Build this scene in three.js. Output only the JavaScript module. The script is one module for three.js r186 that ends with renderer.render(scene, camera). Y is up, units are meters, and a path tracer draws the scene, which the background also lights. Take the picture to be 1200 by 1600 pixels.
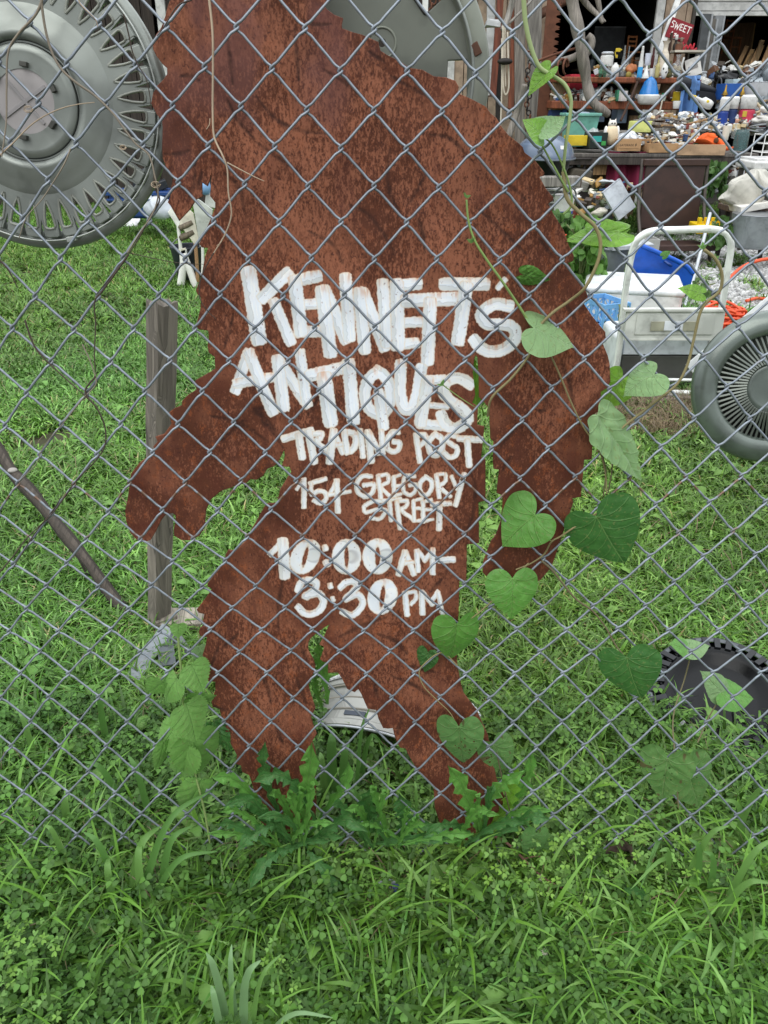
import * as THREE from 'three';
import { RoundedBoxGeometry } from 'three/addons/geometries/RoundedBoxGeometry.js';
import { mergeGeometries, mergeVertices, toCreasedNormals } from 'three/addons/utils/BufferGeometryUtils.js';

// ---------------------------------------------------------------- camera, sky, sun, exposure
const PI = Math.PI, R = (d) => d * PI / 180, V = (x = 0, y = 0, z = 0) => new THREE.Vector3(x, y, z);
const FPX = 1209, PITCH = R(28), EYE = 1.12;                 // focal length in pixels of a 1200 x 1600 picture
const scene = new THREE.Scene();
const camera = new THREE.PerspectiveCamera(2 * Math.atan(800 / FPX) * 180 / PI, 0.75, 0.05, 200);
camera.position.set(0, EYE, 0);
camera.rotation.set(-PITCH, 0, 0);
const renderer = new THREE.WebGLRenderer({ antialias: true });
renderer.setSize(768, 1024);
renderer.toneMapping = THREE.LinearToneMapping;
renderer.toneMappingExposure = 1.55;
renderer.shadowMap.enabled = true;
{ // overcast sky: about three times as bright overhead as at the horizon
  const w = 256, h = 128, d = new Float32Array(w * h * 4);
  for (let j = 0; j < h; j++) for (let i = 0; i < w; i++) {
    const el = ((j + 0.5) / h - 0.5) * PI, s = Math.sin(el), k = (j * w + i) * 4, az = (i / w) * 2 * PI;
    const cl = 1 + 0.10 * Math.sin(az * 2 + 1.3 + 3 * s) * Math.cos(el) + 0.06 * Math.sin(az * 5 + 7 * s) * Math.cos(el);
    const L = s > 0 ? (0.34 + 1.36 * s) * cl : 0.22;
    d[k] = L * 0.96; d[k + 1] = L * 1.0; d[k + 2] = L * 1.05; d[k + 3] = 1;
  }
  const t = new THREE.DataTexture(d, w, h, THREE.RGBAFormat, THREE.FloatType);
  t.mapping = THREE.EquirectangularReflectionMapping; t.magFilter = THREE.LinearFilter; t.minFilter = THREE.LinearFilter; t.needsUpdate = true;
  scene.background = t; scene.environment = t;
}
const sun = new THREE.DirectionalLight(new THREE.Color(1.0, 0.97, 0.92), 0.6);
sun.position.set(-3.2, 9, 3.6); sun.castShadow = true; sun.shadow.radius = 80; sun.shadow.mapSize.set(2048, 2048);
Object.assign(sun.shadow.camera, { left: -8, right: 8, top: 8, bottom: -8, near: 0.5, far: 40 });
sun.target.position.set(0, 0, -4); scene.add(sun, sun.target);

// ---------------------------------------------------------------- helpers
function rngOf(a) { return () => { a |= 0; a = a + 0x6d2b79f5 | 0; let t = Math.imul(a ^ a >>> 15, 1 | a); t = t + Math.imul(t ^ t >>> 7, 61 | t) ^ t; return ((t ^ t >>> 14) >>> 0) / 4294967296; }; }
const rnd = rngOf(4711), ru = (a, b) => a + (b - a) * rnd(), clamp = (x, a = 0, b = 1) => Math.min(b, Math.max(a, x)), mix = (a, b, t) => a + (b - a) * t;
const sst = (a, b, x) => { const t = clamp((x - a) / (b - a)); return t * t * (3 - 2 * t); };
function hash2(x, y) { let h = Math.imul(x, 374761393) + Math.imul(y, 668265263); h = Math.imul(h ^ h >>> 13, 1274126177); return ((h ^ h >>> 16) >>> 0) / 4294967296; }
function noise(x, y, px = 0, py = 0) {                        // value noise, periodic when px, py are given
  const xi = Math.floor(x), yi = Math.floor(y), fx = x - xi, fy = y - yi, u = fx * fx * (3 - 2 * fx), v = fy * fy * (3 - 2 * fy);
  const w = (i, n) => n ? ((i % n) + n) % n : i;
  const a = hash2(w(xi, px), w(yi, py)), b = hash2(w(xi + 1, px), w(yi, py)), c = hash2(w(xi, px), w(yi + 1, py)), e = hash2(w(xi + 1, px), w(yi + 1, py));
  return a + (b - a) * u + (c - a) * v + (a - b - c + e) * u * v;
}
function fbm(x, y, o = 4, px = 0, py = 0) { let s = 0, a = 0.5, n = 0; for (let i = 0; i < o; i++) { s += a * noise(x + i * 17.3 * (px ? 0 : 1), y, px, py); n += a; a *= 0.5; x *= 2; y *= 2; px *= 2; py *= 2; } return s / n; }

// pixels of the photograph as rays from the camera
const cr = Math.cos(PITCH), sr = Math.sin(PITCH);
const ray = (px, py) => { const a = (px - 600) / FPX, b = (800 - py) / FPX; return V(a, b * cr - sr, -b * sr - cr); };
const at = (px, py, zd) => { const d = ray(px, py); return d.multiplyScalar(zd / -d.z).add(V(0, EYE, 0)); };      // at the distance zd in front of the camera
const onY = (px, py, h = 0) => { const d = ray(px, py); return d.multiplyScalar((h - EYE) / d.y).add(V(0, EYE, 0)); };  // on a level plane
const mpp = (px, py, zd) => { const d = ray(px, py); return zd / -d.z / FPX; };                                        // metres per pixel there
// the plane of the fence (it leans back a little), shifted by off metres away from the camera
const TH = R(22.3), LEAN = PITCH - TH, FO = V(0, EYE - 1.034 * sr, -1.034 * cr), VF = V(0, Math.cos(LEAN), -Math.sin(LEAN)), NF = V(0, Math.sin(LEAN), Math.cos(LEAN)); // NF looks at the camera
const onFence = (px, py, off = 0) => { const d = ray(px, py), o = FO.clone().addScaledVector(NF, -off), c = V(0, EYE, 0); return d.multiplyScalar(o.clone().sub(c).dot(NF) / d.dot(NF)).add(c); };
const fenceUV = (p) => [p.x, p.clone().sub(FO).dot(VF)];

// things and parts
const used = new Map();
function numbered(n) { const k = used.get(n) ?? 0; used.set(n, k + 1); return k ? n + '_' + String(k).padStart(3, '0') : n; }
function tag(o, label, category, group, kind) { if (label) o.userData.label = label; if (category) o.userData.category = category; if (group) o.userData.group = group; if (kind) o.userData.kind = kind; return o; }
function thing(name, label, category, p = V(), turn = 0, group) { const g = new THREE.Group(); g.name = numbered(name); g.position.copy(p); g.rotation.y = turn; scene.add(g); return tag(g, label, category, group); }
function prep(g) { g = g.index ? g.toNonIndexed() : g; for (const k of Object.keys(g.attributes)) if (!['position', 'normal', 'uv'].includes(k)) g.deleteAttribute(k); if (!g.attributes.normal) g.computeVertexNormals(); if (!g.attributes.uv) g.setAttribute('uv', new THREE.BufferAttribute(new Float32Array(g.attributes.position.count * 2), 2)); g.morphAttributes = {}; return g; }
const merge = (l) => { l = [].concat(l); return l.length === 1 ? l[0] : mergeGeometries(l.map(prep)); };
function uvBox(g) { // uv in metres from the dominant axis of the normal
  g = prep(g); const p = g.attributes.position, n = g.attributes.normal, uv = g.attributes.uv;
  for (let i = 0; i < p.count; i++) { const ax = Math.abs(n.getX(i)), ay = Math.abs(n.getY(i)), az = Math.abs(n.getZ(i));
    if (ay > ax && ay > az) uv.setXY(i, p.getX(i), p.getZ(i)); else if (ax > az) uv.setXY(i, p.getZ(i), p.getY(i)); else uv.setXY(i, p.getX(i), p.getY(i)); }
  return g;
}
function part(parent, name, geos, mat, label) {
  let g = merge(geos); if (mat.map && mat.userData.box !== false) g = uvBox(g.clone());
  const m = new THREE.Mesh(g, mat); m.name = numbered(name); m.castShadow = m.receiveShadow = true; parent.add(m); if (label) m.userData.label = label; return m;
}
function solid(name, label, category, geos, mat, group, kind) { const m = part(scene, name, geos, mat); return tag(m, label, category, group, kind); }

// geometry
function place(g, x = 0, y = 0, z = 0, rx = 0, ry = 0, rz = 0) { g.applyMatrix4(new THREE.Matrix4().compose(V(x, y, z), new THREE.Quaternion().setFromEuler(new THREE.Euler(rx, ry, rz)), V(1, 1, 1))); return g; }
const B = (w, h, d, x = 0, y = 0, z = 0, rx = 0, ry = 0, rz = 0, r) => place(new RoundedBoxGeometry(w, h, d, 2, r ?? Math.min(w, h, d) * 0.12), x, y, z, rx, ry, rz);
const C = (r1, r2, h, x = 0, y = 0, z = 0, rx = 0, ry = 0, rz = 0, n = 20) => place(new THREE.CylinderGeometry(r1, r2, h, n), x, y, z, rx, ry, rz);
const L = (pts, n = 28) => new THREE.LatheGeometry(pts.map(([r, y]) => new THREE.Vector2(Math.max(r, 0.0001), y)), n);
const SP = (r, x = 0, y = 0, z = 0, sx = 1, sy = 1, sz = 1) => { const g = new THREE.SphereGeometry(r, 18, 12); g.scale(sx, sy, sz); return place(g, x, y, z); };
const TO = (r, t, x = 0, y = 0, z = 0, rx = 0, ry = 0, rz = 0, arc = 2 * PI, n = 40, m = 8) => place(new THREE.TorusGeometry(r, t, m, n, arc), x, y, z, rx, ry, rz);
// a tube through points; the radius may be a function of 0..1
function TB(pts, r, per = 6, sides = 6, smooth = true, cap = true) {
  const P = pts.map((p) => p.isVector3 ? p : V(...p)); let Q = P;
  if (smooth && P.length > 2) Q = new THREE.CatmullRomCurve3(P, false, 'centripetal').getPoints((P.length - 1) * per);
  const n = Q.length, pos = [], idx = [], uv = []; let N = null, len = 0; const T = V(), rf = typeof r === 'function' ? r : () => r;
  for (let i = 0; i < n; i++) {
    T.subVectors(Q[Math.min(n - 1, i + 1)], Q[Math.max(0, i - 1)]).normalize();
    if (!N) N = Math.abs(T.y) < 0.9 ? V(0, 1, 0).cross(T).normalize() : V(1, 0, 0).cross(T).normalize();
    N.addScaledVector(T, -N.dot(T)).normalize(); const Bn = T.clone().cross(N), rr = rf(i / (n - 1)); if (i) len += Q[i].distanceTo(Q[i - 1]);
    for (let k = 0; k <= sides; k++) { const a = k / sides * 2 * PI, c = Math.cos(a) * rr, s = Math.sin(a) * rr; pos.push(Q[i].x + N.x * c + Bn.x * s, Q[i].y + N.y * c + Bn.y * s, Q[i].z + N.z * c + Bn.z * s); uv.push(k / sides * rr * 6, len); }
  }
  const w = sides + 1;
  for (let i = 0; i < n - 1; i++) for (let k = 0; k < sides; k++) { const a = i * w + k; idx.push(a, a + w, a + 1, a + 1, a + w, a + w + 1); }
  if (cap) for (const [i0, f] of [[0, 1], [n - 1, -1]]) { const c = pos.length / 3; pos.push(Q[i0].x, Q[i0].y, Q[i0].z); uv.push(0, 0); for (let k = 0; k < sides; k++) { const a = i0 * w + k; f > 0 ? idx.push(c, a, a + 1) : idx.push(c, a + 1, a); } }
  const g = new THREE.BufferGeometry(); g.setAttribute('position', new THREE.Float32BufferAttribute(pos, 3)); g.setAttribute('uv', new THREE.Float32BufferAttribute(uv, 2)); g.setIndex(idx); g.computeVertexNormals();
  // the seam of each ring shares its normal
  const na = g.attributes.normal; for (let i = 0; i < n; i++) { const a = i * w, b = a + sides, x = na.getX(a) + na.getX(b), y = na.getY(a) + na.getY(b), z = na.getZ(a) + na.getZ(b), l = Math.hypot(x, y, z) || 1; na.setXYZ(a, x / l, y / l, z / l); na.setXYZ(b, x / l, y / l, z / l); }
  return g;
}
function crumple(g, amp, f, seed = 0) { g = mergeVertices(g.index ? g : g); const p = g.attributes.position; for (let i = 0; i < p.count; i++) { const x = p.getX(i), y = p.getY(i), z = p.getZ(i); const a = fbm(x * f + seed, y * f + z * f * 0.7, 3) - 0.5, b = fbm(y * f + seed + 9, z * f + x * f * 0.6, 3) - 0.5, c = fbm(z * f + seed + 31, x * f + y * f, 3) - 0.5; p.setXYZ(i, x + a * amp * 2, y + b * amp * 2, z + c * amp * 2); } g.computeVertexNormals(); return g; }
function ext(shape, d, bev = 0, seg = 1, curve = 10) { return new THREE.ExtrudeGeometry(shape, { depth: d, bevelEnabled: bev > 0, bevelSize: bev, bevelThickness: bev, bevelSegments: seg, curveSegments: curve }); }

// textures: fn(u, v) in 0..1 to linear rgb
function dtex(w, h, fn, srgb = true, rep = [1, 1]) {
  const d = new Uint8Array(w * h * 4), enc = (x) => { x = clamp(x); return srgb ? (x <= 0.0031308 ? x * 12.92 : 1.055 * Math.pow(x, 1 / 2.4) - 0.055) * 255 : x * 255; };
  for (let j = 0; j < h; j++) for (let i = 0; i < w; i++) { const c = fn((i + 0.5) / w, (j + 0.5) / h), k = (j * w + i) * 4; d[k] = enc(c[0]); d[k + 1] = enc(c[1]); d[k + 2] = enc(c[2]); d[k + 3] = c[3] === undefined ? 255 : c[3] * 255; }
  const t = new THREE.DataTexture(d, w, h); t.magFilter = THREE.LinearFilter; t.minFilter = THREE.LinearMipmapLinearFilter; t.wrapS = t.wrapT = THREE.RepeatWrapping; if (srgb) t.colorSpace = THREE.SRGBColorSpace; t.repeat.set(...rep); t.needsUpdate = true; return t;
}
const gray = (f) => (u, v) => { const g = f(u, v); return [g, g, g]; };
const grunge = dtex(256, 256, gray((u, v) => 0.72 + 0.28 * sst(0.25, 0.7, fbm(u * 8, v * 8, 5, 8, 8)) - 0.12 * sst(0.62, 0.8, fbm(u * 24, v * 24, 3, 24, 24))), true, [2.2, 2.2]);
const woodT = dtex(256, 512, gray((u, v) => { const g = fbm(u * 28 + 2 * fbm(u * 4, v * 4, 3, 4, 4), v * 3, 4, 0, 3); return 0.5 + 0.5 * sst(0.2, 0.75, g) - 0.25 * sst(0.6, 0.8, fbm(u * 60, v * 4, 2, 60, 4)); }), true, [5, 2]);
const woodB = dtex(256, 512, gray((u, v) => fbm(u * 40 + 2 * fbm(u * 4, v * 4, 3, 4, 4), v * 3, 3, 0, 3)), false, [5, 2]);
const M = (hex, rough = 0.6, metal = 0, o = {}) => { const { plain, ...q } = o, m = new THREE.MeshPhysicalMaterial({ color: hex, roughness: rough, metalness: metal, side: THREE.DoubleSide, ...q }); if (!plain && !q.map) m.map = grunge; return m; };
const wood = (hex, rough = 0.8) => M(hex, rough, 0, { map: woodT, bumpMap: woodB, bumpScale: 0.002 });
const glassM = (hex = 0xffffff, rough = 0.05) => M(hex, rough, 0, { plain: true, transmission: 0.9, thickness: 0, ior: 1.45 });
const rgb = (r, g, b) => new THREE.Color().setRGB(r, g, b);
// ---------------------------------------------------------------- ground and shed
const soil = dtex(512, 512, (u, v) => { const a = fbm(u * 14, v * 14, 5, 14, 14), b = fbm(u * 50, v * 50, 3, 50, 50); return [mix(0.018, 0.046, a) + 0.010 * b, mix(0.020, 0.048, a) + 0.006 * b, mix(0.010, 0.018, a)]; }, true, [0.7, 0.7]);
const soilM = M(0xffffff, 0.95, 0, { map: soil });
{
  const g = new THREE.PlaneGeometry(90, 90, 180, 180).rotateX(-PI / 2), p = g.attributes.position;
  g.translate(0, 0, -20);
  solid('ground', 'grassy yard ground running under the fence and back to the shed', 'ground', [g], soilM, null, 'structure');
}
{ const sh = new THREE.Shape(); for (let i = 0; i <= 40; i++) { const x = -1.3 + i * 0.065; i ? sh.lineTo(x, 0.98 + 0.06 * Math.sin(i * 1.7)) : sh.moveTo(x, 0.98); } sh.lineTo(1.3, 0.3); sh.lineTo(-1.3, 0.3); solid('bare_soil', 'dark damp soil under the clover at the foot of the fence', 'soil', [new THREE.ShapeGeometry(sh).rotateX(-PI / 2).translate(0, 0.004, 0)], M(0x2a241d, 0.95), null, 'structure'); }
const gravelT = dtex(256, 256, gray((u, v) => 0.30 + 0.30 * fbm(u * 40, v * 40, 3, 40, 40)), true, [1.2, 1.2]);
{
  const sh = new THREE.Shape(), c = [[1010, 372], [1080, 368], [1330, 372], [1420, 440], [1280, 492], [1120, 482], [1045, 478], [1020, 430]].map(([x, y]) => onY(x, y, 0.004));
  c.forEach((p, i) => i ? sh.lineTo(p.x, -p.z) : sh.moveTo(p.x, -p.z));
  solid('gravel_patch', 'pale gravel patch beyond the white tubular frame', 'gravel', [new THREE.ShapeGeometry(sh).rotateX(-PI / 2).translate(0, 0.004, 0)], M(0xffffff, 0.95, 0, { map: gravelT }), null, 'structure');
}
// the shed: boarded front with two open bays, dark inside
const ZF = 9.8;
{
  const shed = thing('shed', 'beige boarded shed with two dark open bays and a raised white roll door', 'shed', V(0, 0, -ZF));
  const X = (px, py = 120) => at(px, py, ZF).x, H = 3.0, doorTop = at(1140, 25, ZF).y, bay1 = [X(857, 60), X(1018, 60)], bay2 = [X(1081, 40), X(1081, 40) + 2.6];
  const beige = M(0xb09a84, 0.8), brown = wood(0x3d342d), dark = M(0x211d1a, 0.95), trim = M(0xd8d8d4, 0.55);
  const board = (x0, x1, y0, y1, m, z = 0) => part(shed, 'board', [B(x1 - x0 - 0.008, y1 - y0, 0.03, (x0 + x1) / 2, (y0 + y1) / 2, z + ru(-0.002, 0.002), 0, 0, 0, 0.003)], m);
  for (let x = bay1[1] + 0.1; x < bay2[0] - 0.02; x += 0.115) board(x, Math.min(x + 0.115, bay2[0] - 0.02), 0, H, beige);
  for (let x = X(764); x < bay1[0] - 0.02; x += 0.15) board(x, Math.min(x + 0.15, bay1[0] - 0.02), 0, H, beige);
  for (let x = X(270, 60) - 4.6, i = 0; x < X(262, 60) - 0.16; x += 0.13, i++) board(x, Math.min(x + 0.13, X(262, 60) - 0.1), 0, H, brown);
  for (let x = X(262, 60); x < X(690) - 0.01; x += 0.17) board(x, Math.min(x + 0.17, X(690)), 0, H, brown); for (let x = X(690); x < X(764) - 0.01; x += 0.12) board(x, Math.min(x + 0.12, X(764)), 0, H, beige); part(shed, 'door_trim', [B(0.1, H, 0.05, X(702), H / 2, 0.02)], trim);
  for (let x = bay2[1]; x < bay2[1] + 2.2; x += 0.2) board(x, x + 0.2, 0, H, beige);
  board(bay1[0], bay1[1], 2.25, H, brown); board(bay2[0], bay2[1], doorTop + 0.62, H, beige);
  part(shed, 'door_trim', [B(0.085, H, 0.05, bay1[1] + 0.045, H / 2, 0.02)], trim); part(shed, 'door_trim', [B(0.035, H, 0.05, bay2[0] - 0.005, H / 2, 0.015)], M(0x4b463f, 0.7));
  part(shed, 'door_trim', [B(0.1, H, 0.06, X(262, 60) - 0.03, H / 2, 0.02)], trim);
  const door = part(shed, 'roll_up_door', [B(bay2[1] - bay2[0], 0.04, 0.045, (bay2[0] + bay2[1]) / 2, doorTop + 0.02, 0.0)], trim);
  for (let k = 0; k < 7; k++) part(door, 'door_slat', [B(bay2[1] - bay2[0], 0.078, 0.03, (bay2[0] + bay2[1]) / 2, doorTop + 0.085 + k * 0.083, -0.01, 0.06, 0, 0, 0.01)], trim);
  // closed rooms behind the bays
  const x0 = X(270, 60) - 4.6, x1 = bay2[1] + 2.2, D = 5.5;
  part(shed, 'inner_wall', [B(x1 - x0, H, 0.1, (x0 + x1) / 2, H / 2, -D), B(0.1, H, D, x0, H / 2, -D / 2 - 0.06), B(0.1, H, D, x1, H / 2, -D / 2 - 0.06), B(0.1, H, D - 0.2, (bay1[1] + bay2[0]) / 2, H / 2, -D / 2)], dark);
  part(shed, 'roof', [B(x1 - x0 + 0.6, 0.12, D + 0.9, (x0 + x1) / 2, H + 0.09, -D / 2 + 0.2)], M(0x5a5f63, 0.6));
  part(shed, 'floor_slab', [B(x1 - x0 - 0.2, 0.05, D - 0.1, (x0 + x1) / 2, 0.03, -D / 2)], M(0x4a4640, 0.95));
}
// ---------------------------------------------------------------- the rusty plate, cut to a silhouette and lettered by brush
const OUT = [
  // crown, above the frame
  [267, 0], [262, -40], [270, -75], [284, -100], [300, -140], [326, -165], [352, -186], [384, -196], [420, -196], [452, -186], [480, -166], [494, -140], [506, -112], [508, -84], [520, -60], [518, -30], [514, 0],
  // shoulder and outer arm
  [507, 10], [510, 15], [522, 24], [535, 29], [533, 38], [534, 45], [550, 51], [565, 55], [590, 66], [594, 80], [605, 87], [620, 94], [640, 107], [660, 110], [677, 120], [697, 122], [711, 127], [716, 136], [714, 146], [735, 155], [758, 167], [766, 178], [775, 185], [784, 200], [794, 212], [808, 223], [816, 230], [819, 239], [835, 251], [850, 270], [849, 274], [842, 276], [852, 295], [864, 309], [863, 313], [856, 318], [863, 333], [880, 360], [888, 383], [896, 400], [895, 407], [886, 411], [899, 432], [911, 447], [918, 463], [917, 470], [911, 474], [925, 495], [945, 519], [946, 528], [941, 537], [949, 556], [952, 570], [953, 596], [949, 605], [938, 612], [938, 642], [929, 645], [926, 679], [924, 717], [912, 718], [910, 745], [907, 776], [894, 778], [895, 786], [885, 814], [870, 860], [861, 886], [844, 906], [826, 912], [800, 914], [776, 908], [759, 899], [755, 894], [756, 878], [768, 846], [776, 836], [784, 812], [786, 790], [786, 774], [777, 770], [778, 757], [781, 733], [772, 732], [771, 720], [772, 690], [767, 685], [765, 638], [757, 628], [749, 620], [749, 590], [747, 558], [743, 554],
  // body beside the slit
  [740, 562], [738, 582], [742, 617], [737, 630], [746, 636], [745, 665], [756, 667], [755, 680], [751, 715], [758, 719], [758, 782], [747, 784], [748, 848], [729, 850], [728, 906], [717, 908], [716, 960], [712, 1000], [714, 1038], [720, 1070], [724, 1084], [744, 1110], [762, 1150], [770, 1190], [776, 1220], [790, 1250], [793, 1282], [784, 1304], [750, 1316], [715, 1312], [692, 1300], [680, 1262], [678, 1230], [670, 1220], [656, 1208], [646, 1192], [638, 1178],
  // inner leg
  [634, 1169], [626, 1168], [621, 1161], [617, 1149], [614, 1137], [606, 1138], [599, 1137], [592, 1123], [588, 1109], [575, 1107], [571, 1098], [565, 1084], [560, 1076], [554, 1081], [543, 1076], [535, 1060], [528, 1050], [513, 1051], [513, 1034], [506, 1034], [501, 1030], [505, 1019], [507, 1010], [500, 1007], [507, 995], [513, 981], [517, 974],
  [505, 981], [492, 991], [485, 997], [481, 1004], [481, 1017], [490, 1033], [492, 1042], [489, 1053], [481, 1072], [492, 1107], [485, 1121], [489, 1134], [494, 1147], [487, 1158], [491, 1171], [495, 1190], [492, 1215], [494, 1260], [490, 1290], [466, 1304], [428, 1300], [408, 1284], [402, 1250], [392, 1217],
  // outer leg
  [390, 1211], [379, 1206], [377, 1196], [369, 1193], [371, 1180], [361, 1162], [360, 1143], [349, 1143], [346, 1118], [343, 1107], [333, 1104], [331, 1096], [337, 1077], [337, 1065], [326, 1064], [324, 1057], [331, 1039], [321, 1031], [317, 1024], [322, 1008], [324, 995], [313, 993], [311, 988], [313, 982], [325, 976], [317, 972], [320, 959], [311, 957], [308, 953], [322, 935], [332, 920], [325, 916], [325, 912], [338, 895], [352, 878], [353, 867], [357, 860], [365, 862], [372, 858], [385, 845], [392, 830], [400, 817], [412, 795], [417, 788], [432, 787], [434, 785], [438, 766], [450, 746], [456, 738], [453, 729], [441, 728], [446, 712], [444, 703],
  // under the forearm and round the hand
  [435, 720], [428, 728], [417, 732], [411, 743], [401, 749], [391, 748], [385, 754], [369, 757], [363, 761], [346, 766], [329, 780], [321, 798], [319, 824], [311, 837], [296, 844], [283, 843], [273, 837], [272, 828], [275, 815], [275, 805], [270, 801], [259, 803], [251, 813], [243, 830], [235, 843], [225, 847], [214, 843], [204, 832], [198, 815], [196, 798], [200, 780], [203, 757], [205, 741], [218, 724], [233, 713], [243, 704], [240, 698], [247, 690], [244, 683], [257, 679], [269, 662], [264, 646], [272, 639], [285, 634], [285, 627], [294, 618], [308, 609], [305, 601], [306, 595], [320, 587], [337, 577], [336, 557], [327, 551], [325, 541], [327, 529], [326, 516], [311, 514], [307, 509], [314, 482], [315, 465], [309, 459], [307, 454], [316, 429], [321, 402], [326, 387], [316, 386], [312, 381], [321, 363],
  // chest with the notch, chin, nose and brow
  [330, 342], [337, 324], [337, 316], [329, 306], [331, 277], [332, 265], [327, 280], [324, 290], [315, 284], [315, 307], [306, 311], [296, 327], [280, 344], [267, 321], [263, 316], [267, 307], [267, 297], [270, 286], [271, 275], [265, 266], [260, 260], [255, 247], [254, 230], [255, 200], [254, 189], [245, 177], [237, 162], [240, 146], [247, 134], [256, 125], [262, 116], [262, 106], [255, 100], [245, 87], [240, 77], [240, 70], [244, 56], [253, 43], [259, 26], [263, 10],
];
const SIGN_OFF = 0.016, SIGN_TH = 0.003;
const sgn = (px, py) => fenceUV(onFence(px, py, SIGN_OFF));   // metric coordinates on the plate
const outUV = OUT.map(([x, y]) => sgn(x, y));
const sBox = outUV.reduce((b, [u, v]) => [Math.min(b[0], u), Math.min(b[1], v), Math.max(b[2], u), Math.max(b[3], v)], [9, 9, -9, -9]);
const sO = FO.clone().addScaledVector(NF, -SIGN_OFF);
const toPx = (u, v) => { const p = sO.clone().addScaledVector(VF, v); p.x += u; const q = p.sub(V(0, EYE, 0)), b = q.y * cr - q.z * sr, f = -q.y * sr - q.z * cr; return [600 + FPX * q.x / f, 800 - FPX * b / f]; };

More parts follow.
